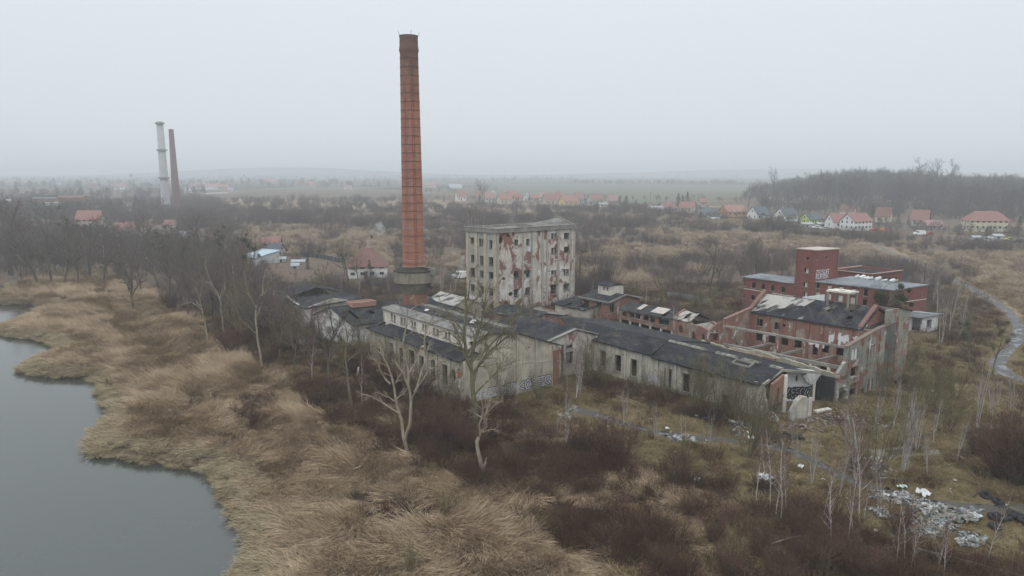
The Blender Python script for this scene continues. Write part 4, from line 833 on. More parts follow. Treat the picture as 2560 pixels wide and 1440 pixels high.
for W_, ops_ in ((Wall(kp(la_, lb_, 0)[:2], kp(kl - la_, lb_, 0)[:2], side=-1, zb=lz, th=.2), [(.5, 1.0, lz + .9, lz + 1.6), (1.5, 2.0, lz + .9, lz + 1.6)]), (Wall(kp(la_, lb_, 0)[:2], kp(la_, ku - lb_, 0)[:2], side=1, zb=lz, th=.2), []), (Wall(kp(kl - la_, lb_, 0)[:2], kp(kl - la_, ku - lb_, 0)[:2], side=-1, zb=lz, th=.2), []), (Wall(kp(la_, ku - lb_, 0)[:2], kp(kl - la_, ku - lb_, 0)[:2], side=1, zb=lz, th=.2), [])):
    W_.make(pav, M_plA2, lz + 1.9, ops_, name='lantern_wall')
slab(pav, 'lantern_roof', kp(la_ - .3, lb_ - .3, lz + 2.0), kp(kl - la_ + .3, lb_ - .3, lz + 2.0), kp(kl - la_ + .3, ku / 2, lz + 2.5), kp(la_ - .3, ku / 2, lz + 2.5), .12, RR); slab(pav, 'lantern_roof', kp(kl - la_ + .3, ku - lb_ + .3, lz + 2.0), kp(la_ - .3, ku - lb_ + .3, lz + 2.0), kp(la_ - .3, ku / 2, lz + 2.5), kp(kl - la_ + .3, ku / 2, lz + 2.5), .12, RR)
# ============================================================= low ruins between the halls
def lowblock(name, label, corner, vl, ul, h, wm, rm, ops_v=(), ops_u=(), rise=.3, jag=0, roof=True, cat='ruin', over=.3, Vd=None, Ud=None, holes=(), sag=.1, single=False):
    Vd = Vd or V; Ud = Ud or UU; P = corner; FOOT.append([P, add(P, Ud, ul), add(add(P, Ud, ul), Vd, vl), add(P, Vd, vl)])
    e = empty(name, V3(P, 0), label, cat)
    a_ = Wall(P, add(P, Vd, vl), side=-1); b3 = Wall(P, add(P, Ud, ul), side=1); Q_ = add(add(P, Ud, ul), Vd, vl)
    pu = [(0, h), (ul, h + rise)] if single else [(0, h), (ul / 2, h + rise), (ul, h)]
    fv = [a_.px(*o) for o in ops_v]; fu = [b3.px(*o) for o in ops_u]
    a_.make(e, wm, h, fv, frames=fv, jag=jag); b3.make(e, wm, pu, fu, frames=fu, jag=jag)
    Wall(add(P, Vd, vl), Q_, side=-1).make(e, wm, pu, jag=jag); Wall(add(P, Ud, ul), Q_, side=1).make(e, wm, h + (rise if single else 0), jag=jag)
    if roof:
        g = lambda v_, u_, z_: V3(add(add(P, Vd, v_), Ud, u_), z_); o = over
        if single: slab(e, 'roof', g(-o, -o, h + .1), g(vl + o, -o, h + .1), g(vl + o, ul + o, h + rise + .12), g(-o, ul + o, h + rise + .12), .16, rm, holes=holes, nu=7, nv=4, sag=sag)
        else:
            slab(e, 'roof', g(-o, -o, h + .08), g(vl + o, -o, h + .08), g(vl + o, ul / 2, h + rise + .12), g(-o, ul / 2, h + rise + .12), .16, rm, holes=holes, nu=7, nv=3, sag=sag)
            slab(e, 'roof', g(vl + o, ul + o, h + .08), g(-o, ul + o, h + .08), g(-o, ul / 2, h + rise + .12), g(vl + o, ul / 2, h + rise + .12), .16, rm, nu=7, nv=3, sag=sag)
    return e
lowblock('brick_outbuilding', 'small broken brick outbuilding with sagging flat roof below the tall factory block', at(1378, 828)[:2], 8.5, 4.2, 2.6, M_brk, RAp, ops_v=[(1333, 793, 1342, 806), (1352, 795, 1358, 808)], jag=.5, rise=.35, single=True, holes=[(.55, .7, 0, .4)], sag=.3)
lowblock('dark_roofed_shed', 'low shed with dark tar roof against foot of the tall factory block', at(1462, 806)[:2], 9, 6, 2.6, M_plL, RA, rise=1.0, jag=.3, single=True, holes=[(.1, .35, .2, .55), (.6, .7, .1, .3)], sag=.25)
lowblock('brick_annex', 'low brick annex with dark roof between graffiti hall and tall block', at(1320, 838)[:2], 12, 8, 2.8, M_brkR, RR, rise=.8, single=False, jag=.2, sag=.25)
lowblock('pale_roofed_shed', 'shed with pale and dark striped roof just right of the chimney foot', at(1128, 815)[:2], 9, 7, 3.6, M_plA, RRp, rise=1.7, sag=.1)
lowblock('chimney_shed', 'dark roofed shed hugging right side of chimney foot', at(1100, 842)[:2], 7, 7, 3.4, M_plA, RU, rise=1.8, sag=.12)
# ============================================================= white gabled hall W
C0_ = at(883, 870)[:2]; WV = dirv(136); wl = along(C0_, WV, 792)
whall = empty('whitewashed_hall', V3(C0_, 0), 'whitewashed gabled hall with dark roof and brick framed skylight left of the chimney', 'ruined hall')
WUl = 19.0; FOOT.append([C0_, add(C0_, UU, WUl), add(add(C0_, UU, WUl), WV, wl), add(C0_, WV, wl)])
a_ = Wall(C0_, add(C0_, WV, wl), side=-1); b3 = Wall(C0_, add(C0_, UU, WUl), side=1); pk = wp(a_.P0, a_.P1, 829, 768); hE = 4.1
print('whall', wl, pk)
ao = [a_.px(*q) for q in zs([(845, 975, 872, 1030), (882, 1040, 915, 1100), (790, 965, 820, 1010)], 3.6, 600, 550)]
a_.make(whall, M_plW, [(0, hE), (pk[0], pk[1]), (wl, hE)], ao, frames=ao); b3.make(whall, M_plW, hE, ragged(*b3.px(932, 830, 937, 836), seed=3, n=3), pil=[(1.0, .4)], pilm=M_conc)
Wall(add(C0_, WV, wl), add(add(C0_, WV, wl), UU, WUl), side=-1).make(whall, M_plW, hE); Wall(add(C0_, UU, WUl), add(add(C0_, UU, WUl), WV, wl), side=1).make(whall, M_plW, [(0, hE), (pk[0], pk[1]), (wl, hE)])
g = lambda v_, u_, z_: V3(add(add(C0_, WV, v_), UU, u_), z_)
slab(whall, 'roof', g(-.5, WUl + .3, hE), g(-.5, -.4, hE), g(pk[0], -.4, pk[1] + .15), g(pk[0], WUl + .3, pk[1] + .15), .16, RR, holes=[(.86, .9, .25, .75), (.68, .73, .45, .6), (.5, .54, .5, .62)], nu=12, nv=4, sag=.06)
slab(whall, 'roof', g(wl + .5, -.4, hE), g(wl + .5, WUl + .3, hE), g(pk[0], WUl + .3, pk[1] + .15), g(pk[0], -.4, pk[1] + .15), .16, RR)
q = MB(); zz = pk[1] + .15
for (v0, u0_, v1, u1_) in ((pk[0] - 1.6, 3.2, pk[0] + .6, 3.2), (pk[0] + .6, 3.2, pk[0] + .6, 7.4), (pk[0] + .6, 7.4, pk[0] - 1.6, 7.4), (pk[0] - 1.6, 7.4, pk[0] - 1.6, 3.2)): q.bar(g(v0, u0_, zz + .05), g(v1, u1_, zz + .05), .3, .9)
q.build('brick_skylight', simple('pinkish_brick_frame', (.34, .19, .15), .9, .25), whall)
q = MB(); q.poly([g(pk[0] - 1.5, 3.3, zz + .25), g(pk[0] + .5, 3.3, zz + .25), g(pk[0] + .5, 7.3, zz + .25), g(pk[0] - 1.5, 7.3, zz + .25)]); q.build('skylight_infill', M_conc, whall)
for uu in (8.2, 11.6):
    q = MB(); vz = lambda v_: hE + (pk[1] + .15 - hE) * (v_ + .5) / (pk[0] + .5)
    for (v0, u0_, v1, u1_) in ((2.6, uu, 2.6, uu + 1.3), (3.8, uu, 3.8, uu + 1.3), (2.6, uu, 3.8, uu), (2.6, uu + 1.3, 3.8, uu + 1.3)): q.bar(g(v0, u0_, vz(v0) + .1), g(v1, u1_, vz(v1) + .1), .12, .3)
    q.build('skylight', M_conc, whall)
# ============================================================= far-left hall with arched windows
X0 = at(764, 822)[:2]; xv = along(X0, V, 689)
arch = empty('arched_window_hall', V3(X0, 0), 'weathered hall with row of arched windows half hidden in scrub, left edge of works', 'ruined hall')
a_ = Wall(X0, add(X0, V, xv), side=-1); hx = wp(a_.P0, a_.P1, 764, 772)[1]; hx2 = wp(a_.P0, a_.P1, 689, 732)[1]; xu = 12
FOOT.append([X0, add(X0, UU, xu), add(add(X0, UU, xu), V, xv), add(X0, V, xv)])
ao = [a_.px(*q) for q in zs([(322, 715, 338, 760), (357, 715, 370, 770), (395, 708, 413, 780), (437, 725, 455, 800), (485, 765, 497, 820), (523, 790, 535, 835)], 3.6, 600, 550)]
xp = [(0, hx), (xv * .35, hx + .5), (xv * .6, hx + 1.5), (xv * .85, hx + 1.7), (xv, hx + 1.3)]
a_.make(arch, M_plL, xp, ao, frames=ao, mull=False)
g2 = lambda v_, u_, z_: V3(add(add(X0, V, v_), UU, u_), z_)
Wall(X0, add(X0, UU, xu), side=1).make(arch, M_plL, [(0, hx), (xu / 2, hx + 1.4), (xu, hx)]); Wall(add(X0, V, xv), g2(xv, xu, 0)[:2], side=-1).make(arch, M_plL, hx + 1); Wall(g2(0, xu, 0)[:2], g2(xv, xu, 0)[:2], side=1).make(arch, M_plL, hx)
slab(arch, 'roof', g2(-.3, -.2, hx + .1), g2(xv * .5, -.2, hx + .6), g2(xv * .5, xu, hx + 1.3), g2(-.3, xu, hx + .9), .15, RR, nu=6, nv=4, sag=.12)
slab(arch, 'roof', g2(xv * .5, .3, hx + 1.0), g2(xv + .3, .3, hx + 1.0), g2(xv + .3, 6, hx + 2.5), g2(xv * .5, 6, hx + 2.5), .15, RU, nu=4, sag=.1)
slab(arch, 'roof', g2(xv + .3, xu, hx + 1.0), g2(xv * .5, xu, hx + 1.0), g2(xv * .5, 6, hx + 2.5), g2(xv + .3, 6, hx + 2.5), .15, RU)
# ============================================================= red brick complex B
bn = at(2031, 800)[:2]; VB = dirv(131); UB = dirv(28)
brk = empty('red_brick_factory', V3(bn, 0), 'dark red brick factory wings around square five storey tower with white graffiti', 'factory building')
tv = along(bn, VB, 1974); tu = along(bn, UB, 2077); ht = hz(bn[0], bn[1], 627)
print('B tower', tv, tu, ht)
bP = lambda v_, u_, z_: V3(add(add(bn, VB, v_), UB, u_), z_)
t1 = Wall(bn, bP(tv, 0, 0)[:2], side=-1); t2 = Wall(bn, bP(0, tu, 0)[:2], side=1)
zb5 = lambda l: zs(l, 5.02, 1840, 600)
o1 = [t1.px(*q) for q in zb5([(722, 200, 750, 232), (885, 215, 912, 248), (730, 340, 765, 395), (858, 358, 905, 410), (712, 512, 757, 565), (845, 533, 890, 585), (700, 638, 742, 688), (845, 655, 888, 712)])]
o2 = [t2.px(*q) for q in zb5([(1008, 215, 1030, 248), (1125, 205, 1145, 235)])]
t1.make(brk, M_brkB, ht, o1, frames=o1, name='tower_wall', mull=False); t2.make(brk, M_brkB, ht, o2, frames=o2, name='tower_wall', mull=False)
Wall(bP(tv, 0, 0)[:2], bP(tv, tu, 0)[:2], side=-1).make(brk, M_brkB, ht, name='tower_wall'); Wall(bP(0, tu, 0)[:2], bP(tv, tu, 0)[:2], side=1).make(brk, M_brkB, ht, name='tower_wall')
q = MB(); q.hexa([bP(-.15, -.15, ht), bP(-.15, tu + .15, ht), bP(tv + .15, tu + .15, ht), bP(tv + .15, -.15, ht)][::-1], [bP(-.15, -.15, ht + .2), bP(-.15, tu + .15, ht + .2), bP(tv + .15, tu + .15, ht + .2), bP(tv + .15, -.15, ht + .2)][::-1]); q.build('tower_roof', simple('pale_tower_roof', (.42, .36, .31), .9, .2), brk)
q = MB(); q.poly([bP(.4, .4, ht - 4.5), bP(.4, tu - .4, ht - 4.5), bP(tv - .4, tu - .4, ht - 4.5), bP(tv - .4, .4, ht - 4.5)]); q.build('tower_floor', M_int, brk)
for i in (3, 5, 7):
    o = o1[i]; q = MB(); t1.boxn(q, o[0] + .0, o[0] + (o[1] - o[0]) * .6, o[2], o[3], .2, .26); q.build('window_board', M_plA2, brk)
go = t2.px(2033, 674, 2068, 697); graffiti(brk, t2, go[0] + .1, go[2] + .1, go[1] - .1, .95, 'KUROSK', fill=.07, line=.04, seed=21, mats=[M_gw, M_gw, M_gw]); graffiti(brk, t2, go[0], go[2] + 1.0, go[1], .95, 'ZESOR', fill=.07, line=.04, seed=22, mats=[M_gw, M_gw, M_gw])
lwL = along(bP(tv, 0, 0), VB, 1845); l1 = Wall(bP(tv + .02, .3, 0)[:2], bP(tv + lwL, .3, 0)[:2], side=-1)
o3 = [l1.px(*q) for q in zb5([(80, 515, 115, 578), (200, 535, 238, 598), (320, 553, 358, 615), (442, 570, 480, 635), (570, 590, 612, 655), (78, 675, 110, 730), (192, 692, 230, 750), (303, 728, 360, 795)])]
hl_ = wp(l1.P0, l1.P1, 1900, 697)[1]; print('left wing h', hl_, lwL)
l1.make(brk, M_brkB, hl_, o3, frames=o3, mull=False); q = MB(); zc = l1.px(1850, 715, 1970, 735); 
q.bar(l1.p(.2, wp(l1.P0, l1.P1, 1968, 739)[1], -.05), l1.p(lwL - .2, wp(l1.P0, l1.P1, 1852, 720)[1], -.05), .1, .14); q.build('string_course', M_plA2, brk)
wd = 6.0
Wall(bP(tv + lwL, .7, 0)[:2], bP(tv + lwL, wd, 0)[:2], side=-1).make(brk, M_brkB, hl_); Wall(bP(tv, wd, 0)[:2], bP(tv + lwL, wd, 0)[:2], side=1).make(brk, M_brkB, hl_)
slab(brk, 'roof', bP(tv, 0, hl_ + .05), bP(tv + lwL + .3, 0, hl_ + .05), bP(tv + lwL + .3, wd + .3, hl_ + .35), bP(tv, wd + .3, hl_ + .35), .18, RG, nu=8, nv=3, sag=.08)
# right wing
rwL = -along(bn, VB, 2214); print('right wing', rwL); r1 = Wall(bP(-.02, .2, 0)[:2], bP(-rwL, .2, 0)[:2], side=1)
hr = wp(r1.P0, r1.P1, 2120, 713)[1]; print('hr', hr)
o4 = [r1.px(*q) for q in zb5([(1003, 535, 1045, 600), (1148, 555, 1195, 635), (1295, 572, 1345, 655), (1448, 600, 1500, 680), (1605, 618, 1650, 700), (990, 655, 1045, 728), (1135, 680, 1188, 745), (1283, 700, 1335, 770), (1435, 725, 1490, 800), (1590, 745, 1640, 820)])]
r1.make(brk, M_brkB, hr, o4, frames=o4, mull=False)
for i in (1, 2, 3, 5, 6, 7, 8): o = o4[i]; q = MB(); r1.boxn(q, o[0] + .08, o[1] - .08, o[2] + (o[3] - o[2]) * .05, o[2] + (o[3] - o[2]) * (.95 if i > 4 else .75), .2, .26); q.build('window_board', M_plA2, brk)
q = MB(); r1.boxn(q, r1.L - .3, r1.L - .18, 0, hr, -.1, -.0); r1.boxn(q, .1, .2, hr - 4, hr, -.1, 0); q.build('downpipe', M_conc, brk)
q = MB(); r1.boxn(q, .1, r1.L, 3.2, 3.36, -.05, 0); q.build('string_course', M_brk, brk)
ulr = along(bP(-rwL, .2, 0), UB, 2302); print('ulr', ulr); r2 = Wall(bP(-rwL, .2, 0)[:2], bP(-rwL, ulr, 0)[:2], side=1); o5 = [r2.px(2263, 745, 2270, 762)]
r2.make(brk, M_brkB, [(0, hr), (ulr, hr + .1)], o5, frames=o5); q = MB(); r2.boxn(q, .1, r2.L, hr - 2.6, hr - 2.45, -.06, 0); q.build('string_course', M_plA2, brk)
Wall(bP(-rwL, ulr, 0)[:2], bP(0, ulr, 0)[:2], side=-1).make(brk, M_brkB, hr); Wall(bP(0, tu, 0)[:2], bP(0, ulr, 0)[:2], side=-1).make(brk, M_brkB, hr)
slab(brk, 'roof', bP(0, 0, hr + .1), bP(-rwL - .2, 0, hr + .1), bP(-rwL - .2, ulr + .2, hr + .35), bP(0, ulr + .2, hr + .35), .2, RG, nu=10, nv=4, sag=.06)
q = MB(); r = random.Random(2)
for i in range(14): p = bP(-1.5 - r.random() * 8, ulr - .8 - r.random() * 1.0, hr + .4); q.bar(p, (p[0] + r.uniform(.5, 1.2), p[1] + r.uniform(-.5, .5), hr + .4 + r.random() * .5), r.uniform(.3, .8), r.uniform(.1, .5))
q.build('white_roof_debris', M_white, brk)
FOOT += [[bP(-rwL, 0, 0)[:2], bP(-rwL, ulr, 0)[:2], bP(tv + lwL, ulr, 0)[:2], bP(tv + lwL, 0, 0)[:2]]]
# back wing
hb_ = hr + .3; b0 = at(2077, 674, hb_)[:2]; b1_ = at(2179, 686, hb_)[:2]; b2_ = at(2256, 676, hb_)[:2]; b3_ = (b0[0] + b2_[0] - b1_[0], b0[1] + b2_[1] - b1_[1])
FOOT.append([b0, b1_, b2_, b3_])
bk = empty('rear_brick_wing', V3(b1_, 0), 'red brick block with sunken dark roof behind the right wing of brick factory', 'factory building')
wa = Wall(b1_, b0, side=-1); wb = Wall(b1_, b2_, side=1); ob = [wb.px(2200 + i * 10, 692, 2205 + i * 10, 702) for i in range(5)]
wa.make(bk, M_brkB, hb_, th if 0 else ()); wb.make(bk, M_brkB, hb_, ob, frames=ob); Wall(b0, b3_, side=-1).make(bk, M_brkB, hb_); Wall(b2_, b3_, side=1).make(bk, M_brkB, hb_)
slab(bk, 'roof', V3(add(b1_, UB, .3), hb_ - .5), V3(b0, hb_ - .5), V3(b3_, hb_ - .35), V3(b2_, hb_ - .35), .15, RA, nu=5, nv=4, sag=.2)
q = MB(); [q.bar(V3(a_, hb_ + .06), V3(c_, hb_ + .06), .5, .14) for a_, c_ in ((b1_, b0), (b1_, b2_), (b0, b3_))]; q.build('coping', simple('pale_coping', (.32, .22, .18), .9), bk)
# ============================================================= small white ruin WR
w0 = at(2303, 832)[:2]; VW = dirv(140); UW = dirv(20)
wv = along(w0, VW, 2226); wu = along(w0, UW, 2335); print('WR', wv, wu)
wr = lowblock('white_ruined_garage', 'white flaking garage with grey flat roof behind the ivy covered trees', w0, wv, wu, 2.9, M_plW, RG, rise=.5, Vd=VW, Ud=UW, single=True, over=.5, ops_v=[(2282, 790, 2302, 826), (2237, 785, 2262, 812)], ops_u=[(2318, 800, 2328, 818)], cat='garage')
# ============================================================= plants
def noisev(v, a=.35): return Vector((rng.uniform(-a, a), rng.uniform(-a, a), rng.uniform(-a, a)))
class TP:                                  # tree habit
    def __init__(s, H=10, r=.22, n=(0, 8, 6, 5, 3), ang=(0, 50, 45, 42, 40), lr=(1, .45, .5, .5, .55), start=.35, wob=.12, up=.06, tl=1, lean=(0, 0), twig=.012, droop=0., top=1.):
        s.__dict__.update(locals())
def perp(d):
    a = d.cross(Vector((rng.uniform(-1, 1), rng.uniform(-1, 1), rng.uniform(-1, 1))))
    return a.normalized() if a.length > 1e-3 else Vector((1, 0, 0))
def branch(T, C, p, d, L_, r, lvl, P, path=None):
    mb = T if lvl <= P.tl else C
    if path: pts = path
    else:
        ns = (7, 5, 3, 2, 1)[min(lvl, 4)]; pts = [p]
        for i in range(ns):
            d = (d + noisev(d, P.wob * (1 + .6 * lvl)) + Vector((0, 0, P.up - P.droop * lvl))).normalized(); p = p + d * (L_ / ns); pts.append(p)
    n = len(pts) - 1; tip = .28 if lvl else .2
    rad = [max(r * (1 - (1 - tip) * i / n), P.twig * .55) for i in range(n + 1)]
    mb.tube(pts, rad, (8, 6, 4, 3, 3)[min(lvl, 4)] if r > .03 else 3)
    if lvl + 1 >= len(P.n): return
    cnt = P.n[lvl + 1]
    for i in range(cnt):
        t = P.start + (1 - P.start) * (i + rng.random()) / cnt if lvl == 0 else .18 + .82 * (i + rng.random()) / cnt
        t = min(t, .995); k = min(int(t * n), n - 1); f = t * n - k; q = pts[k].lerp(pts[k + 1], f); dd = (pts[k + 1] - pts[k]).normalized()
        a = R(P.ang[min(lvl + 1, len(P.ang) - 1)] * rng.uniform(.7, 1.25)); nd = (dd * math.cos(a) + perp(dd) * math.sin(a)).normalized()
        ll = L_ * P.lr[min(lvl + 1, len(P.lr) - 1)] * (1.15 - .55 * t if lvl == 0 else 1.05 - .4 * t) * rng.uniform(.7, 1.2)
        branch(T, C, q, nd, ll, max(rad[k] * (.55 if lvl == 0 else .6), P.twig), lvl + 1, P)
def make_tree(P, trunks=1, spread=.0, paths=None):
    T, C = MB(), MB()
    if paths:
        for pth, r in paths:
            pts = []
            for i in range(len(pth) - 1):
                a, b_ = Vector(pth[i]), Vector(pth[i + 1]); pts += [a, a.lerp(b_, .5) + noisev(a, .05 * (b_ - a).length)]
            pts.append(Vector(pth[-1])); L_ = sum((pts[i + 1] - pts[i]).length for i in range(len(pts) - 1)); branch(T, C, None, None, L_, r, 0, P, pts)
    else:
        for i in range(trunks):
            a = rng.uniform(0, 6.28); l = spread * rng.uniform(.5, 1.2); d = Vector((math.cos(a) * l + P.lean[0], math.sin(a) * l + P.lean[1], 1)).normalized()
            branch(T, C, Vector((math.cos(a) * .15 * (trunks > 1), math.sin(a) * .15 * (trunks > 1), -.25)), d, P.H * rng.uniform(.8, 1.05), P.r * (1 if trunks == 1 else rng.uniform(.6, 1)), 0, P)
    return T, C
def bark(name, a, b_, sc=2.0, moss=0, bands=0):
    m, t, b = newmat(name); k = NT(t); v = k.coords('Object'); n = k.noise(k.coords('Object', scale=(1, 1, .3)), sc, 5)
    c = k.mix(k.step(n, .35, .65), a, b_)
    if bands: nb = k.noise(k.coords('Object', scale=(1.5, 1.5, 9)), 1.2, 3); c = k.mix(k.step(nb, .62, .68), c, (.05, .045, .04))
    if moss: c = k.mix(k.math('MULTIPLY', k.step(k.noise(v, .7, 4), .45, .65), moss), c, (.13, .125, .05))
    oi = k.n('ShaderNodeObjectInfo'); c = k.mix(k.math('MULTIPLY', oi.outputs['Random'], .35), c, k.mix(1., c, (.6, .58, .56), 'MULTIPLY'))
    k.l(c, b.inputs['Base Color']); b.inputs['Roughness'].default_value = .9; b.inputs['Specular IOR Level'].default_value = .1; return m
B_dark = bark('dark_bark', (.07, .062, .052), (.14, .12, .10), moss=.3); B_pale = bark('pale_dead_bark', (.20, .165, .12), (.36, .31, .24), moss=.35); B_mossy = bark('mossy_bark', (.09, .085, .055), (.2, .175, .12), moss=.8)
B_birch = bark('birch_bark', (.38, .35, .33), (.56, .53, .50), bands=1); B_birchg = bark('grey_birch_bark', (.30, .28, .27), (.46, .43, .41), bands=1)
T_brown = bark('brown_twigs', (.12, .10, .082), (.19, .16, .13)); T_olive = bark('olive_twigs', (.11, .095, .05), (.18, .155, .09)); T_red = bark('reddish_twigs', (.12, .065, .05), (.19, .11, .085)); T_purple = bark('purplish_twigs', (.12, .09, .085), (.18, .135, .125)); T_tan = bark('tan_twigs', (.20, .165, .11), (.31, .26, .18))
M_mist = vegmat('mistletoe_leaf', [(.04, .055, .018), (.075, .09, .03)], .3, .6); M_con = vegmat('conifer_needles', [(.014, .026, .018), (.03, .045, .028)], .2, .5); M_ivy = vegmat('ivy_leaf', [(.03, .045, .015), (.06, .075, .025)], .5, .4)
TREES = []                                  # (object, group, px)
def place(proto, x, y, rz=0., sc=1., z=None):
    o = copy_tree(proto) if proto.get('used') else proto; proto['used'] = 1
    if 'used' in o: del o['used']
    if o is proto: pass
    o.location = (x, y, (hs(x, y) if z is None else z)); o.rotation_euler = (0, 0, rz); o.scale = (sc, sc, sc); return o
class Kind:
    """a tree kind: variants built once, later placings copy thing and parts"""
    def __init__(s, name, cat, P, barkm, twigm, nvar=3, trunks=1, spread=0., extra=None): s.name, s.cat, s.P, s.bm, s.tm, s.nv, s.tr, s.sp, s.extra, s.vars, s.i = name, cat, P, barkm, twigm, nvar, trunks, spread, extra, [], 0
    def put(s, x, y, H, label=None, group=None, rz=None):
        if len(s.vars) < s.nv:
            T, C = make_tree(s.P, s.tr, s.sp); e = bpy.data.objects.new(s.name, None); col.objects.link(e)
            e.location = (0, 0, 0); T.build('trunk', s.bm, e, smooth=True); C.build('crown', s.tm, e)
            if s.extra: s.extra(e, C)
            s.vars.append(e); o = e
        else:
            o = copy_tree(s.vars[s.i % s.nv]); s.i += 1
        tag(o, label, s.cat, group)
        o.location = (x, y, hs(x, y) - .05); sc = H / s.P.H; o.scale = (sc * rng.uniform(.9, 1.1), sc * rng.uniform(.9, 1.1), sc); o.rotation_euler = (R(rng.uniform(-3, 3)), R(rng.uniform(-3, 3)), rng.uniform(0, 6.28) if rz is None else rz)
        return o
def leafball(mb, c, r, n, leaf):
    for _ in range(n):
        d = Vector((rng.gauss(0, 1), rng.gauss(0, 1), rng.gauss(0, 1))).normalized(); p = c + d * r * rng.random() ** .45
        a = perp(d) * leaf; b_ = (d.cross(a).normalized() + d * .4) * leaf * rng.uniform(.5, 1); mb.poly([p - a, p + b_, p + a, p - b_])
def mistle(n, r=.45, ivy=False):
    def f(e, C):
        vs = [Vector(v) for v in C.v[::7] if v[2] > e_h(C) * .45]
        for _ in range(n):
            q = MB(); c = rng.choice(vs) * .93; leafball(q, c, r * rng.uniform(.6, 1.3), 70, .09); q.build('mistletoe', M_mist, e)
    return f
def e_h(C): return max(v[2] for v in C.v)
K_bare = Kind('bare_tree', 'tree', TP(10, .2, (0, 10, 7, 6, 4), up=.07), B_dark, T_brown, 4)
K_olive = Kind('bare_tree', 'tree', TP(9, .14, (0, 12, 6, 6, 3), start=.2, ang=(0, 38, 40, 40, 40), up=.1), B_mossy, T_olive, 3)
K_grey = Kind('bare_tree', 'tree', TP(11, .22, (0, 10, 8, 5, 4), up=.06, ang=(0, 45, 42, 42, 42)), B_dark, T_purple, 4)
K_birch = Kind('birch', 'birch tree', TP(10, .075, (0, 20, 6, 4), start=.28, ang=(0, 34, 38, 35), lr=(1, .22, .5, .5), wob=.09, up=.08, tl=1, twig=.013), B_birch, T_red, 4)
K_birchg = Kind('birch_clump', 'birch clump', TP(9, .075, (0, 9, 5, 3), start=.3, ang=(0, 26, 34, 30), lr=(1, .26, .5, .5), wob=.06, up=.1, tl=1, twig=.008), B_birchg, bark('pale_birch_twigs', (.19, .155, .14), (.30, .26, .23)), 3, 3, .16)
K_willow = Kind('multi_stemmed_shrub', 'shrub', TP(4.5, .045, (0, 9, 4, 3), start=.15, ang=(0, 26, 32, 34), lr=(1, .42, .5, .5), wob=.08, up=.1, tl=0, twig=.008), B_mossy, T_olive, 4, 9, .5)
K_willowb = Kind('multi_stemmed_shrub', 'shrub', TP(4, .05, (0, 9, 6, 5), start=.12, ang=(0, 32, 36, 38), lr=(1, .45, .5, .5), wob=.1, up=.08, tl=0, twig=.008), B_dark, bark('dark_red_twigs', (.085, .05, .036), (.15, .085, .058)), 4, 18, .7)
K_mist = Kind('mistletoe_tree', 'tree', TP(11, .2, (0, 9, 6, 5, 3), start=.4, up=.08, ang=(0, 40, 42, 40, 40)), B_mossy, T_brown, 3, 1, 0, mistle(9, .62))
K_mist2 = Kind('mistletoe_tree', 'tree', TP(11, .2, (0, 9, 6, 5, 3), start=.35, up=.08), B_dark, T_olive, 2, 1, 0, mistle(4, .5))
def conifer(H, name='conifer'):
    e = bpy.data.objects.new(name, None); col.objects.link(e); T, C = MB(), MB(); T.tube([(0, 0, -.2), (0, 0, H * .98)], [H * .02, .02], 6)
    n = int(H * 75)
    for i in range(n):
        t = rng.random() ** 1.3; z = H * (.07 + .93 * t); rr = H * .24 * (1 - t) ** .85 + .08; a = rng.uniform(0, 6.28); rr *= rng.uniform(.35, 1.12)
        c = Vector((rr * math.cos(a), rr * math.sin(a), z - rr * .25)); o = Vector((math.cos(a), math.sin(a), -.35)).normalized(); sd = Vector((-math.sin(a), math.cos(a), 0))
        for k_ in range(2): s_ = rng.uniform(.14, .3) * (H / 8) ** .5; C.poly([c - o * s_, c + sd * s_ * .45 + noisev(c, .06), c + o * s_ * 1.3, c - sd * s_ * .45 + noisev(c, .06)])
    T.build('trunk', B_dark, e); C.build('crown', M_con, e); return e
CON = []
def put_conifer(x, y, H, label, group=None):
    if len(CON) < 3: o = conifer(8); CON.append(o)
    else: o = copy_tree(CON[rng.randrange(3)])
    tag(o, label, 'conifer', group); s_ = H / 8; o.location = (x, y, hs(x, y)); o.scale = (s_ * rng.uniform(.85, 1.15), s_ * rng.uniform(.85, 1.15), s_); o.rotation_euler = (0, 0, rng.uniform(0, 6.28)); return o
ORD = ['first', 'second', 'third', 'fourth', 'fifth', 'sixth', 'seventh', 'eighth', 'ninth', 'tenth', 'eleventh', 'twelfth', 'thirteenth', 'fourteenth', 'fifteenth', 'sixteenth', 'seventeenth', 'eighteenth', 'nineteenth', 'twentieth']
def ordinal(i): return ORD[i] if i < 20 else '%dth' % (i + 1) if (i + 1) % 10 not in (1, 2, 3) else '%d%s' % (i + 1, {1: 'st', 2: 'nd', 3: 'rd'}[(i + 1) % 10])
def name_row(objs, desc, group):
    """label the members of a row by their order from the left"""
    objs = sorted(objs, key=lambda o: pr(*o.location)[0])
    for i, o in enumerate(objs): o['label'] = '%s, %s from the left' % (desc, ordinal(i)) if len(objs) > 1 else desc; o['group'] = group
def Hpx(px, py, ytop):                     # height of something standing at (px,py) whose top shows at row ytop
    x, y, _ = at(px, py); return max(.5, hz(x, y, ytop) - 0)
def row(kind, spots, desc, group):
    o_ = []
    for px, py, yt in spots:
        x, y, _ = at(px, py); o_.append(kind.put(x, y, Hpx(px, py, yt)))
    name_row(o_, desc, group); return o_
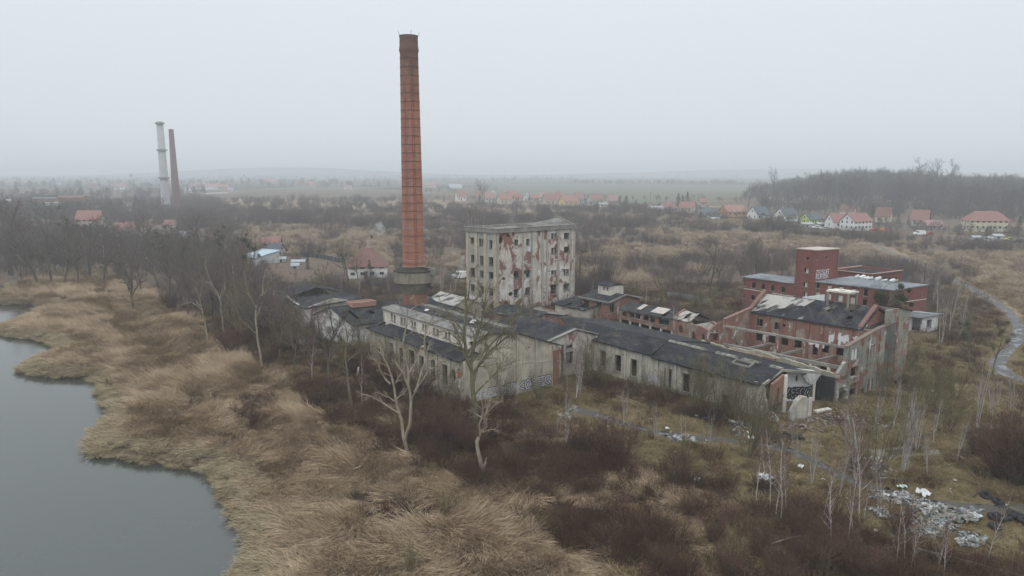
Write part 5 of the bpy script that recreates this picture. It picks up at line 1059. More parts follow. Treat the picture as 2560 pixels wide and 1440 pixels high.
def pathtree(name, cat, label, base, trunks, P, bm, tm, extra=None):
    """tree whose main limbs follow measured lines; trunks: list of (pixel polyline, radius, depth drift)"""
    x, y, _ = at(*base); z = hs(x, y); o = bpy.data.objects.new(name, None); col.objects.link(o); o.location = (x, y, z); tag(o, label, cat); P_ = (x, y); Q_ = (x + 1, y)
    paths = []
    for line, r, dr in trunks:
        pts = []
        for i, (a, b_) in enumerate(line):
            u_, zz = wp(P_, Q_, a, b_); pts.append((u_, dr * i / max(1, len(line) - 1), zz - z))
        if line[0] == base: pts[0] = (pts[0][0], 0, -.3)
        paths.append((pts, r))
    T, C = make_tree(P, paths=paths)
    me = T.mesh('trunk', bm, (0, 0, 0), True); tr_ = bpy.data.objects.new('trunk', me); col.objects.link(tr_); tr_.parent = o
    me = C.mesh('crown', tm); c_ = bpy.data.objects.new('crown', me); col.objects.link(c_); c_.parent = o
    if extra: extra(o, C, x, y, z)
    return o
PP = lambda **k: TP(**k)
limb = PP(n=(0, 7, 6, 5, 3), start=.3, lr=(1, .28, .45, .5, .5), ang=(0, 42, 42, 42, 40), wob=.14, up=.05, tl=1, twig=.01)
sparse = PP(n=(0, 9, 7, 4), start=.3, lr=(1, .2, .45, .5), ang=(0, 48, 45, 42), wob=.16, up=.04, tl=2, twig=.012)
bushy = PP(n=(0, 10, 8, 6, 4), start=.35, lr=(1, .32, .48, .5, .5), ang=(0, 48, 42, 42, 40), wob=.13, up=.06, tl=1, twig=.009)
pathtree('dead_tree', 'dead tree', 'pale twin trunked dead tree with broken limbs in front of graffiti hall', (1020, 1130),
    [([(1020, 1130), (1003, 1050), (988, 1000), (975, 940), (950, 890), (942, 855)], .21, 1.0), ([(975, 960), (955, 930), (948, 905), (925, 880)], .12, -1), ([(1012, 1100), (1025, 1060), (1028, 1000), (1022, 960), (1020, 915), (1008, 860), (1018, 815), (1022, 770), (1045, 775)], .19, -.8),
     ([(1028, 1000), (1048, 950), (1065, 900), (1060, 850), (1070, 815), (1095, 780)], .17, .6), ([(1024, 975), (1008, 930), (990, 900), (985, 870)], .12, -.6), ([(1000, 1035), (960, 1005), (930, 985), (905, 975)], .13, -1.2), ([(1035, 980), (1070, 930), (1095, 915), (1110, 905)], .1, .8)], sparse, B_pale, T_tan)
pathtree('bare_tree', 'tree', 'dark wide crowned tree standing against near corner of graffiti hall', (1192, 1100),
    [([(1192, 1100), (1188, 1050), (1182, 980), (1180, 930), (1165, 880), (1160, 820), (1165, 770), (1160, 710)], .34, .5), ([(1182, 960), (1200, 910), (1225, 880), (1262, 850), (1290, 830)], .18, 1.2), ([(1180, 930), (1160, 880), (1150, 850), (1120, 820)], .14, -1), ([(1172, 890), (1195, 830), (1210, 770), (1215, 720)], .18, 0), ([(1185, 990), (1220, 950), (1245, 920), (1270, 905)], .12, -1), ([(1195, 900), (1240, 850), (1290, 800), (1310, 780)], .12, 1)], bushy, B_mossy, T_olive)
pathtree('dead_tree', 'dead tree', 'twisted dead tree with snapped pale stump right of twin trunked tree', (1203, 1188),
    [([(1203, 1188), (1198, 1140), (1192, 1105), (1200, 1085), (1215, 1070), (1212, 1040), (1222, 1010), (1232, 980), (1225, 940), (1240, 900)], .22, .4), ([(1207, 1185), (1212, 1160), (1216, 1145)], .2, 0), ([(1200, 1090), (1198, 1060), (1208, 1030), (1205, 1000), (1212, 960)], .09, -.3), ([(1215, 1035), (1235, 1015), (1252, 1005), (1256, 990)], .06, .4)], sparse, B_pale, T_tan)
pathtree('bare_tree', 'tree', 'pale leaning tree at the edge of reeds, left of the white gabled hall', (656, 916),
    [([(656, 916), (650, 880), (642, 840), (638, 800), (640, 765), (655, 735), (656, 700), (664, 670)], .2, .4), ([(641, 770), (625, 740), (615, 700), (618, 660)], .1, -.5), ([(650, 740), (668, 720), (674, 690)], .07, .4)], limb, B_pale, T_olive)
pathtree('bare_tree', 'tree', 'slender pale tree leaning left over the reeds behind the bay', (524, 860),
    [([(524, 860), (512, 810), (502, 765), (494, 735), (480, 712)], .16, .2), ([(505, 775), (480, 755), (460, 760), (445, 770)], .07, -.6), ([(500, 740), (505, 715), (500, 690)], .06, .4)], sparse, B_pale, T_brown)
pathtree('bare_tree', 'tree', 'solitary dark round crowned tree on the reed bank left of the wood', (336, 786),
    [([(336, 786), (331, 760), (328, 735), (330, 705), (325, 675), (330, 650)], .3, .2), ([(329, 740), (345, 710), (355, 680)], .16, .8), ([(328, 725), (312, 700), (300, 680)], .15, -.8)], bushy, B_dark, T_brown)
pathtree('bare_tree', 'tree', 'dark forked tree in the brambles left of the whitewashed hall', (828, 985),
    [([(828, 985), (822, 940), (820, 900), (808, 860), (798, 830), (792, 790)], .2, .2), ([(821, 905), (828, 870), (832, 830), (825, 790), (820, 750)], .15, .5), ([(812, 870), (790, 840), (780, 800)], .1, -.6), ([(829, 855), (850, 810), (858, 780)], .1, .6)], bushy, B_dark, T_brown)
pathtree('bare_tree', 'tree', 'crooked pale tree in brambles in front of whitewashed hall corner', (880, 1018),
    [([(880, 1018), (872, 970), (868, 930), (862, 890), (868, 850), (862, 815)], .2, .2), ([(866, 880), (880, 850), (885, 820)], .09, .4), ([(864, 860), (850, 835), (845, 800)], .08, -.5), ([(870, 900), (890, 880), (905, 870)], .05, .5)], limb, B_mossy, T_olive)
pathtree('bare_tree', 'tree', 'pale forked tree between two leaning trees at wood edge', (562, 842),
    [([(562, 842), (556, 800), (552, 760), (545, 735), (525, 705), (515, 675), (512, 650)], .17, .2), ([(550, 750), (562, 720), (560, 690)], .1, .4)], limb, B_pale, T_brown)
def mist_at(o, spots):
    x, y, z = o.location
    for a, b_, r_ in spots:
        q = MB(); u_, zz = wp((x, y), (x + 1, y), a, b_); leafball(q, Vector((u_, rng.uniform(-.5, .5), zz - z)), r_, int(150 * r_ + 50), .1)
        me = q.mesh('mistletoe', M_mist); m_ = bpy.data.objects.new('mistletoe', me); col.objects.link(m_); m_.parent = o
mt = pathtree('mistletoe_tree', 'tree', 'forked tree with big dark mistletoe balls just left of the blue tin roof', (622, 800),
    [([(622, 800), (620, 750), (616, 700), (618, 660), (607, 620), (602, 590)], .2, .2), ([(618, 680), (632, 650), (640, 620), (634, 590)], .12, .5), ([(616, 690), (600, 660), (590, 630)], .1, -.5)], limb, B_mossy, T_brown)
mist_at(mt, ((622, 615, 1.2), (638, 622, .8), (607, 645, .7), (600, 692, .9), (612, 600, .7), (645, 640, .5)))
# ivy-wrapped trees right of the roofless hall
for (base, line, lab, spots) in (((2218, 860), [(2218, 860), (2214, 800), (2212, 750), (2210, 722)], 'ivy wrapped tree beside the stair tower of roofless hall, left of two', ((2206, 745, 1.5), (2200, 770, 1.4), (2215, 785, 1.2), (2228, 800, 1.0), (2196, 735, .9))),
                                 ((2244, 842), [(2244, 842), (2246, 800), (2248, 750), (2252, 705)], 'tall slim ivy wrapped tree in front of white garage, right of two', ((2250, 715, .6), (2248, 740, 1.0), (2240, 760, 1.1), (2262, 785, .8), (2246, 812, 1.4), (2275, 760, .5), (2258, 748, .8), (2270, 725, .5), (2240, 830, 1.0)))):
    o = pathtree('ivy_covered_tree', 'tree', lab, base, [(line, .17, .1), ([line[1], (line[1][0] + 20, line[1][1] - 40), (line[1][0] + 28, line[1][1] - 60)], .07, .2)], limb, B_dark, T_olive)
    x, y, z = o.location; q = MB()
    for a, b_, r_ in spots:
        u_, zz = wp((x, y), (x + 1, y), a, b_); leafball(q, Vector((u_, rng.uniform(-.4, .4), zz - z)), r_, int(330 * r_ * r_ + 80), .12)
    me = q.mesh('ivy', M_ivy); m_ = bpy.data.objects.new('ivy', me); col.objects.link(m_); m_.parent = o
# ------------------------------------------------------------- single trees and shrubs that can be told apart
row(K_bare, [(160, 720, 560), (225, 700, 560), (95, 715, 545), (395, 720, 590), (300, 712, 590), (465, 745, 600)], 'dark bare tree at the front of the wood by the river', 'bare trees at the river wood edge')
row(K_grey, [(30, 690, 520), (60, 650, 510), (120, 640, 520), (185, 640, 540), (360, 640, 535), (500, 660, 545), (545, 650, 560), (10, 610, 490), (430, 650, 560)], 'grey bare tree inside the wood left of the works', 'bare trees within the left wood')
row(K_mist, [(405, 680, 560), (425, 700, 580), (150, 640, 525), (570, 690, 560), (600, 680, 560)], 'bare tree with dark mistletoe balls in the left wood', 'mistletoe trees in the left wood')
row(K_birch, [(222, 690, 570), (263, 672, 580), (298, 640, 575), (590, 770, 640), (690, 800, 660), (720, 790, 690)], 'pale stemmed birch among darker trees of the left wood', 'birches in the left wood')
row(K_olive, [(545, 800, 640), (590, 830, 690), (610, 860, 700), (700, 900, 770), (725, 860, 760)], 'olive twigged tree at right edge of the left wood', 'olive trees at wood edge')
row(K_birchg, [(850, 745, 690), (895, 748, 680), (935, 742, 690), (975, 735, 690), (1100, 745, 650), (1135, 730, 640), (1120, 790, 680)], 'thin birch clump behind whitewashed hall and chimney', 'birch clumps behind the halls')
row(K_olive, [(820, 770, 650), (790, 790, 700), (1010, 690, 560), (1085, 700, 640), (1100, 660, 590), (862, 690, 590), (895, 700, 615)], 'bushy olive tree in scrub around the chimney', 'olive trees round the chimney')
row(K_bare, [(870, 705, 590), (745, 650, 612)], 'round bare garden tree near the white walled house', 'garden trees')
row(K_mist2, [(1445, 720, 608)], 'mistletoe tree at right side of the tall factory block', 'mistletoe tree beside tall block')
row(K_bare, [(1512, 705, 640), (1772, 745, 610), (1790, 738, 615), (1890, 692, 585)], 'wide bare tree on scrubland between tall block and brick tower', 'bare trees on the scrubland')
row(K_willow, [(1790, 775, 715), (1740, 780, 720), (1650, 770, 715), (1600, 760, 700), (1565, 745, 705)], 'olive thicket bush behind the low brick row', 'bushes behind the brick row')
row(K_birch, [(1613, 765, 700)], 'single white birch stem behind brick pavilion', 'lone birch')
row(K_birchg, [(1420, 960, 850), (1440, 985, 830), (1452, 985, 845)], 'slim pale birch clump before grey link building', 'birch clumps before link building')
row(K_willow, [(1465, 940, 855), (1490, 945, 870), (1795, 1040, 900), (1760, 1015, 905), (1730, 1000, 890), (1260, 1000, 930), (1000, 900, 850)], 'olive bush growing against the workshop walls', 'bushes against the walls')
row(K_birch, [(1690, 885, 745), (1725, 870, 785), (1480, 900, 790)], 'thin birch rising behind the long workshop roof', 'birches behind the long workshop')
# yard shrubs
row(K_willowb, [(1462, 1132, 1045), (1555, 1152, 1035), (1690, 1200, 1130)], 'many stemmed dark shrub in the littered yard', 'dark yard shrubs')
row(K_willow, [(1862, 1138, 950), (1838, 1050, 945), (2175, 1200, 1000), (2375, 1070, 960), (1710, 1180, 1100)], 'many stemmed olive shrub in the yard', 'olive yard shrubs')
row(K_birchg, [(1415, 1112, 990), (1390, 1090, 1030)], 'leaning white birch in brambles left of the yard shrubs', 'leaning birches')
row(K_birch, [(1702, 1122, 1020), (1713, 1110, 1030)], 'very thin birch in the middle of the littered yard', 'thin yard birches')
def stemrow(spots, desc, group, K=K_birch):
    o_ = []
    for px, py, yt in spots:
        x, y, _ = at(px, py); o = K.put(x, y, Hpx(px, py, yt)); o_.append(o)
    name_row(o_, desc, group)
stemrow([(1890, 1258, 1080), (1925, 1275, 1085), (1940, 1290, 1110), (1952, 1298, 1075), (1965, 1280, 1130), (1912, 1200, 1090)], 'white birch stem in the foreground group left of the dump', 'foreground birches left of the dump')
stemrow([(2060, 1290, 1120), (2075, 1375, 1160), (2120, 1345, 1150), (2148, 1310, 1060), (2160, 1300, 1170), (2130, 1340, 1200)], 'white birch in the group at left end of the dump', 'foreground birches at the dump')
stemrow([(2240, 1415, 1290), (2262, 1400, 1260), (2278, 1425, 1280), (2285, 1418, 1300), (2345, 1440, 1290), (2358, 1450, 1290), (2470, 1405, 1210)], 'thin birch at the bottom of the photo below the dump', 'bottom edge birches')
stemrow([(2140, 1200, 1060), (2255, 1180, 1010), (2265, 1175, 1030), (2442, 1010, 930), (2495, 1010, 940), (2440, 1070, 900)], 'pale birch on the grassy slope above the dump', 'slope birches', K_birchg)
o_ = [K_birchg.put(*at(2140, 1195)[:2], 7.5), K_birchg.put(*at(2252, 1178)[:2], 7.8)]; name_row(o_, 'brush topped pale birch between roofless hall and dump', 'brush topped birches')
# shrubs on the right slope
row(K_willow, [(2290, 1040, 900), (2330, 1020, 905), (2240, 960, 890), (2265, 930, 850), (2210, 990, 900), (2385, 1000, 905)], 'olive bushy shrub right of the roofless hall', 'olive shrubs right of the roofless hall')
row(K_willowb, [(2500, 1195, 1050), (2545, 1210, 1040), (2600, 1215, 1030), (2440, 1130, 1060)], 'dark brown bushy shrub at right edge above tyres', 'dark shrubs at the right edge')
row(K_mist, [(2424, 925, 780), (2482, 935, 795)], 'dark mistletoe laden tree beside the bend of gravel road', 'mistletoe trees by the road')
row(K_bare, [(2345, 740, 660), (2375, 760, 690), (2405, 740, 675), (2310, 720, 650), (2290, 745, 670)], 'dark bare shrubby tree beside the gravel road', 'trees by the gravel road')
row(K_birchg, [(2350, 860, 720), (2370, 830, 700), (2395, 850, 740), (2345, 790, 690), (2330, 760, 690)], 'reddish birch sapling clump right of the white garage', 'sapling clumps right of garage')
row(K_willowb, [(1690, 1440, 1370), (1830, 1450, 1365), (2020, 1430, 1330), (2150, 1450, 1360), (1900, 1390, 1325), (2090, 1400, 1310), (1730, 1290, 1235), (2000, 1340, 1250), (2240, 1340, 1255), (2400, 1440, 1390), (1780, 1360, 1295), (1950, 1470, 1380), (1600, 1360, 1300), (2300, 1465, 1390)], 'dark red bramble shrub in the foreground thicket', 'foreground thicket shrubs')
row(K_willowb, [(1130, 1110, 1000), (1090, 1060, 975), (1180, 1130, 1040), (1050, 1000, 920), (990, 980, 900), (950, 960, 880)], 'dark bush under the wall of the graffiti hall', 'dark bushes by the graffiti hall')
row(K_willow, [(1840, 1400, 1320), (1640, 1420, 1350), (2060, 1450, 1370), (1110, 1300, 1240), (1150, 1290, 1235), (1020, 1440, 1340), (1270, 1160, 1110)], 'low olive green bush in the foreground', 'olive foreground bushes')
row(K_willowb, [(640, 1060, 1015), (600, 1050, 1010), (60, 760, 735), (160, 752, 738), (250, 740, 715), (580, 890, 820), (430, 775, 735)], 'low dark bush standing in the reed bed', 'dark bushes in the reeds')
# birches rooted on the roof edge of the tall building
rb = []
for u_, v_, h in ((.0, 8.7, 5.2), (.3, 8.2, 4.6), (1.2, 8.0, 4.8), (2.2, 8.4, 5.0), (3.2, 8.0, 4.2)):
    p = add(add(T0, UT, u_ + .3), VT, v_); o = K_birch.put(p[0], p[1], h); o.location.z = 17.9; rb.append(o)
name_row(rb, 'small birch rooted on the roof edge of tall block', 'birches on the roof')
row(K_olive, [(905, 905, 800), (925, 930, 830), (1060, 965, 860), (960, 930, 850), (760, 900, 790), (742, 870, 760), (775, 880, 800), (1120, 985, 900)], 'thin olive tree in scrub beside the graffiti hall', 'thin trees along the halls')
row(K_bare, [(470, 800, 700), (600, 850, 720), (640, 860, 730), (500, 780, 680), (735, 930, 820), (700, 850, 740)], 'dark thin tree on the bank at the left of the works', 'thin bank trees')
row(K_grey, [(70, 700, 575), (130, 712, 590), (195, 716, 600), (260, 715, 600), (355, 735, 620), (425, 750, 630), (485, 775, 650), (530, 800, 665), (580, 815, 670), (640, 830, 690), (680, 860, 720), (735, 880, 740), (770, 900, 780), (615, 750, 620), (675, 770, 650), (560, 740, 610)], 'fine grey brown tree in the band along river bank', 'fine trees along the bank')
row(K_birchg, [(2030, 1210, 1080), (2095, 1240, 1100), (2200, 1290, 1150), (1990, 1160, 1070), (2320, 1190, 1080), (2390, 1150, 1040), (2480, 1080, 960), (2530, 1060, 930), (2330, 1110, 1000)], 'slender grey sapling clump on right hand slope', 'sapling clumps on the slope')
row(K_birch, [(905, 1010, 880), (780, 950, 840), (1440, 1000, 830), (1300, 760, 690), (1330, 800, 700)], 'thin pale stemmed tree near the halls', 'thin pale trees near halls')
row(K_birch, [(1240, 700, 600), (770, 760, 690), (1480, 770, 690), (1800, 880, 800), (1765, 860, 790)], 'pale thin birch among the ruined roofs', 'birches among the ruins')
row(K_willow, [(1520, 975, 900), (1600, 985, 915), (1670, 1010, 930), (1750, 1030, 940), (1820, 1050, 950), (1880, 1065, 965), (1350, 1000, 930), (1420, 985, 905), (1900, 1110, 1010), (1960, 1130, 1050)], 'sparse olive shrub along front of the long workshop', 'olive shrubs before the workshop')
row(K_olive, [(965, 965, 850), (1010, 990, 870), (1060, 1010, 900), (1105, 1030, 910), (1150, 1050, 930), (850, 930, 820), (930, 950, 845)], 'slim tree screening the paired window hall', 'slim trees before the hall')
row(K_birchg, [(1560, 1060, 960), (1640, 1100, 1010), (1770, 1120, 1020), (1980, 1100, 1010), (2120, 1110, 1000), (2180, 1090, 970), (2230, 1070, 950), (2290, 1130, 1010)], 'slender pale sapling before the ruined halls', 'saplings before the halls')
# village conifers and far single trees
con = [put_conifer(*at(px, py)[:2], Hpx(px, py, yt), None) for px, py, yt in ((222, 598, 570), (255, 590, 562), (528, 680, 645), (545, 690, 642), (510, 690, 655), (488, 640, 600), (1200, 512, 485), (1345, 515, 494), (1110, 505, 487), (1548, 512, 490), (1565, 514, 488), (1695, 520, 483), (1718, 520, 480), (1706, 522, 488), (770, 672, 640), (925, 700, 650), (2245, 560, 535), (2270, 562, 540), (2180, 545, 512), (2475, 590, 562), (2465, 592, 568), (2520, 585, 555), (2545, 590, 540), (1750, 552, 530), (1590, 520, 498))]
name_row(con, 'dark conifer among the houses and gardens', 'dark conifers')
row(K_grey, [(1208, 508, 458), (1930, 500, 440), (1870, 520, 455), (2290, 500, 420), (2340, 505, 428), (2370, 505, 430), (2470, 520, 440), (2540, 520, 450), (1905, 515, 462)], 'tall bare tree standing above the village treeline', 'tall village trees')
# ------------------------------------------------------------- scattered ground cover
def gnscatter(name, pts, protos, label=None, cat=None):
    """one object: points with rotation, scale and variant, instancing plant tufts"""
    me = bpy.data.meshes.new(name); n = len(pts); A = np.array(pts, dtype=np.float32)
    me.vertices.add(n); me.vertices.foreach_set('co', A[:, :3].reshape(-1))
    a = me.attributes.new('rot', 'FLOAT_VECTOR', 'POINT'); a.data.foreach_set('vector', A[:, 3:6].reshape(-1))
    a = me.attributes.new('scl', 'FLOAT_VECTOR', 'POINT'); a.data.foreach_set('vector', A[:, 6:9].reshape(-1))
    a = me.attributes.new('var', 'INT', 'POINT'); a.data.foreach_set('value', A[:, 9].astype(np.int32))
    me.update(); o = bpy.data.objects.new(name, me); col.objects.link(o)
    pc = bpy.data.collections.new(name + '_tufts')
    for i, p in enumerate(protos): q = bpy.data.objects.new('%s_tuft_%02d' % (name, i), p); pc.objects.link(q)
    g = bpy.data.node_groups.new(name + '_planting', 'GeometryNodeTree'); g.interface.new_socket('Geometry', in_out='INPUT', socket_type='NodeSocketGeometry'); g.interface.new_socket('Geometry', in_out='OUTPUT', socket_type='NodeSocketGeometry')
    N = g.nodes.new; gi, go_ = N('NodeGroupInput'), N('NodeGroupOutput'); ci = N('GeometryNodeCollectionInfo'); ci.inputs['Collection'].default_value = pc; ci.inputs['Separate Children'].default_value = True; ci.inputs['Reset Children'].default_value = True
    ip = N('GeometryNodeInstanceOnPoints'); ip.inputs['Pick Instance'].default_value = True
    def at2(nm, ty): x = N('GeometryNodeInputNamedAttribute'); x.data_type = ty; x.inputs['Name'].default_value = nm; return x.outputs['Attribute']
    l = g.links.new; l(gi.outputs[0], ip.inputs['Points']); l(ci.outputs[0], ip.inputs['Instance']); l(at2('var', 'INT'), ip.inputs['Instance Index']); l(at2('scl', 'FLOAT_VECTOR'), ip.inputs['Scale'])
    er = N('FunctionNodeEulerToRotation'); l(at2('rot', 'FLOAT_VECTOR'), er.inputs[0]); l(er.outputs[0], ip.inputs['Rotation']); l(ip.outputs[0], go_.inputs[0])
    md = o.modifiers.new('planting', 'NODES'); md.node_group = g; tag(o, label, cat, kind='stuff'); return o
rs = np.random.RandomState(11)
def sample(n, x0, x1, y0, y1): return rs.uniform(x0, x1, n), rs.uniform(y0, y1, n)
def infoot(x, y):
    r_ = np.zeros(x.shape, bool)
    for f in FOOT: r_ |= inpoly(x, y, f)
    return r_
def footd(x, y):
    b_ = np.full(x.shape, 1e9)
    for f in FOOT: b_ = np.minimum(b_, pdist(x, y, f, True))
    return b_
def frame(x, y, m=40):
    z = np.zeros_like(x) - HC; d = y * cp - z * sp; px = 1280 + F * x / d; return (px > -m * 3) & (px < 2560 + m * 3) & (y > 30)
def pack(x, y, rz, sc, nv, zs_=0., tilt=.12, sz=None):
    z = hgt(x, y) + zs_; n = len(x); sz = sc if sz is None else sz
    return np.stack([x, y, z, rs.uniform(-tilt, tilt, n), rs.uniform(-tilt, tilt, n), rz, sc, sc, sz, rs.randint(0, nv, n)], -1)
def blade(mb, p, d, L_, wd, arch, n=3):
    """a dry blade rising then lying over along d"""
    pts = []; q = Vector(p); up = Vector((0, 0, 1)); tw = random.uniform(-1.3, 1.3) if 0 else ((p[0] * 37.1 + p[1] * 91.7) % 2.6 - 1.3); side = (d.cross(up).normalized() * math.cos(tw) + (up * .8 - d * .5).normalized() * math.sin(tw)) * wd
    for i in range(n + 1):
        t = i / n; pts.append((q.copy(), side * (1 - t * .75))); e_ = arch[0] + (arch[1] - arch[0]) * t; dd = (d * math.cos(e_) + up * math.sin(e_)).normalized(); q = q + dd * (L_ / n)
    for (a, s0), (b_, s1) in zip(pts[:-1], pts[1:]): mb.poly([a - s0, a + s0, b_ + s1, b_ - s1])
def tuft(n, rad, L0, wd, spread, rise, fall, seed):
    r_ = random.Random(seed); mb = MB()
    for _ in range(n):
        a = r_.uniform(0, 6.28); rr = rad * math.sqrt(r_.random()); th = r_.gauss(0, spread); d = Vector((math.cos(th), math.sin(th), 0))
        blade(mb, (rr * math.cos(a), rr * math.sin(a), -.08), d, L0 * r_.uniform(.6, 1.2), wd * r_.uniform(.6, 1.3), (r_.uniform(*rise), r_.uniform(*fall)))
    return mb
M_reed = vegmat('dry_reed', [(.18, .13, .09), (.44, .335, .215), (.30, .215, .145), (.55, .43, .28), (.38, .285, .185), (.22, .16, .11)], .3, .55)
M_reedb = vegmat('bank_sedge', [(.33, .27, .17), (.44, .36, .235), (.26, .215, .13)], .2, .5)
M_grass = vegmat('winter_grass', [(.21, .16, .08), (.30, .235, .125), (.17, .13, .065), (.38, .30, .17), (.19, .125, .075)], .08, .4)
M_bram = vegmat('bramble_stems', [(.045, .023, .016), (.13, .062, .042), (.055, .033, .021), (.18, .115, .07), (.036, .024, .016)], .06, .5)
M_scrub = vegmat('scrub_twigs', [(.125, .095, .092), (.17, .13, .12), (.11, .085, .08), (.20, .16, .12), (.14, .11, .105)], .02, .55)
RP_ = [tuft(85, .85, 2.0, .03, .3, (.2, .85), (-.5, .1), 100 + i).mesh('reed', M_reed) for i in range(5)] + [tuft(80, .9, 2.0, .024, .5, (1.0, 1.4), (.3, 1.0), 110 + i).mesh('reed', M_reed) for i in range(2)]
BP_ = [tuft(100, .8, 1.15, .022, .35, (.5, 1.0), (-.6, .0), 120 + i).mesh('sedge', M_reedb) for i in range(3)]
GP_ = [tuft(75, .75, .55, .02, 1.6, (.5, 1.2), (-.5, .3), 130 + i).mesh('grass', M_grass) for i in range(4)]
x, y = sample(135000, -175, 60, 25, 215)
reed, bram, mud, tan, field = classes(x, y); inr = inpoly(x, y, RIV); rd = pdist(x, y, RIV, True); fr_ = frame(x, y)
ang = 2.6 * mnz(x, y, .10, 61) + 2.2 * mnz(x, y, .45, 62) - 1.9
ok = reed & ~inr & fr_ & (rd > 3.2) & (~mud | (rs.rand(len(x)) < .1)) & (rs.rand(len(x)) < np.where(mnz(x, y, .75, 67) > .55, .35, .95))
far = np.clip((y - 60) / 150, 0, 1); ok |= bram & ~inr & fr_ & (mnz(x, y, .17, 65) + .5 * mnz(x, y, .5, 66) > .42) & (rs.rand(len(x)) < .6) & ~infoot(x, y)
k_ = ok & (rs.rand(len(x)) < 1 - .35 * far)
sc = rs.uniform(.75, 1.25, len(x)) * (1 + .35 * mnz(x, y, .25, 64)) * (1 + .3 * far) * np.where(reed, 1, .6)
gnscatter('reeds', pack(x[k_], y[k_], ang[k_], sc[k_], 7, sz=(sc * .7)[k_]), RP_, 'dry tan reeds laid over in swirls along the river bank', 'reeds')
print('reeds', k_.sum())
k_ = ~inr & fr_ & (rd < 4.2) & (rd > .1) & reed & (rs.rand(len(x)) < .95)
gx, gy = x[k_], y[k_]; e_ = .6
dx_ = pdist(gx + e_, gy, RIV, True) - pdist(gx - e_, gy, RIV, True); dy_ = pdist(gx, gy + e_, RIV, True) - pdist(gx, gy - e_, RIV, True)
gnscatter('bank_sedge', pack(gx, gy, np.arctan2(-dy_, -dx_) + rs.normal(0, .5, len(gx)), rs.uniform(.7, 1.2, len(gx)), 3), BP_, 'yellowish sedge hanging over the edge of the water', 'sedge')
# grass: yard, slope and clearings
x, y = sample(90000, -70, 150, 40, 190); reed, bram, mud, tan, field = classes(x, y); fr_ = frame(x, y); inr = inpoly(x, y, RIV)
tr = np.minimum(pdist(x, y, TRACKg) - 1.5, pdist(x, y, ROADg) - 2.6); nn = mnz(x, y, .16, 71)
k_ = ~reed & ~inr & fr_ & ~infoot(x, y) & ((tr > 0) | ((tr > -.9) & (rs.rand(len(x)) < .4) & (y < 110))) & ~mud & (rs.rand(len(x)) < np.where(bram, .38 - .4 * nn, .55 + .45 * nn))
k_ &= (y < 130) | (rs.rand(len(x)) < .5)
sc = rs.uniform(.7, 1.4, len(x)) * np.where(y > 120, 1.5, 1.)
gnscatter('grass', pack(x[k_], y[k_], 3 * mnz(x, y, .2, 72)[k_], sc[k_], 4), GP_, 'dull yellow winter grass tussocks in the yard and on slope', 'grass'); print('grass', k_.sum())
def tangle(n, rad, L0, r0, seed, m, up=(.5, 1.3)):
    global rng
    keep = rng; rng = random.Random(seed); mb = MB()
    for _ in range(n):
        a = rng.uniform(0, 6.28); rr = rad * math.sqrt(rng.random()); p = Vector((rr * math.cos(a), rr * math.sin(a), -.1)); a2 = rng.uniform(0, 6.28); e_ = rng.uniform(*up)
        d = Vector((math.cos(a2) * math.cos(e_), math.sin(a2) * math.cos(e_), math.sin(e_))); pts = [p]; L_ = L0 * rng.uniform(.5, 1.2)
        for i in range(4): d = (d + noisev(d, .28) + Vector((0, 0, -.16))).normalized(); pts.append(pts[-1] + d * L_ / 4)
        mb.tube(pts, [r0, r0 * .9, r0 * .7, r0 * .5, r0 * .25], 3)
        for j in range(3):
            q = pts[1 + j]; d2 = (d + noisev(d, .9)).normalized(); s_ = perp(d2) * r0 * .6; mb.poly([q - s_, q + s_, q + d2 * L_ * rng.uniform(.2, .4)])
    rng = keep; return mb.mesh('stems', m)
def bush(n, H, spread, r0, seed, m, sub=7):
    """rounded thicket: many stems with fine side twigs"""
    global rng
    keep = rng; rng = random.Random(seed); mb = MB()
    for _ in range(n):
        a = rng.uniform(0, 6.28); rr = spread * .55 * math.sqrt(rng.random()); p = Vector((rr * math.cos(a), rr * math.sin(a), -.1)); ln = rng.uniform(.15, .6)
        d = Vector((math.cos(a) * ln, math.sin(a) * ln, 1)).normalized(); pts = [p]; L_ = H * rng.uniform(.55, 1.1) * (1 - .3 * rr / spread)
        for i in range(4): d = (d + noisev(d, .16) + Vector((0, 0, .04))).normalized(); pts.append(pts[-1] + d * L_ / 4)
        mb.tube(pts, [r0, r0 * .85, r0 * .65, r0 * .5, r0 * .3], 3)
        for j in range(sub):
            t = rng.uniform(.25, 1); k = min(3, int(t * 4)); q = pts[k].lerp(pts[k + 1], t * 4 - k if t < 1 else 1); d2 = (d + noisev(d, .75)).normalized(); l2 = L_ * rng.uniform(.14, .32); e2 = q + d2 * l2
            s_ = perp(d2) * r0 * .45; mb.poly([q - s_, q + s_, e2])
            for jj in range(3): q2 = q.lerp(e2, rng.uniform(.3, .9)); d3 = (d2 + noisev(d2, .8)).normalized(); s_ = perp(d3) * r0 * .32; mb.poly([q2 - s_, q2 + s_, q2 + d3 * l2 * .55])
    rng = keep; return mb.mesh('stems', m)
BR_ = [tangle(150, 1.3, 1.5, .011, 200 + i, M_bram) for i in range(4)] + [bush(60, 1.7, 1.6, .012, 210 + i, M_bram) for i in range(3)]
x, y = sample(26000, -75, 110, 30, 190); reed, bram, mud, tan, field = classes(x, y); fr_ = frame(x, y); inr = inpoly(x, y, RIV)
tr = np.minimum(pdist(x, y, TRACKg) - 1.6, pdist(x, y, ROADg) - 2.6); nn = mnz(x, y, .13, 81); fd = footd(x, y); dump = inpoly(x, y, gp([(2170, 1225), (2300, 1235), (2440, 1270), (2520, 1310), (2500, 1370), (2350, 1375), (2230, 1350), (2180, 1300)]))
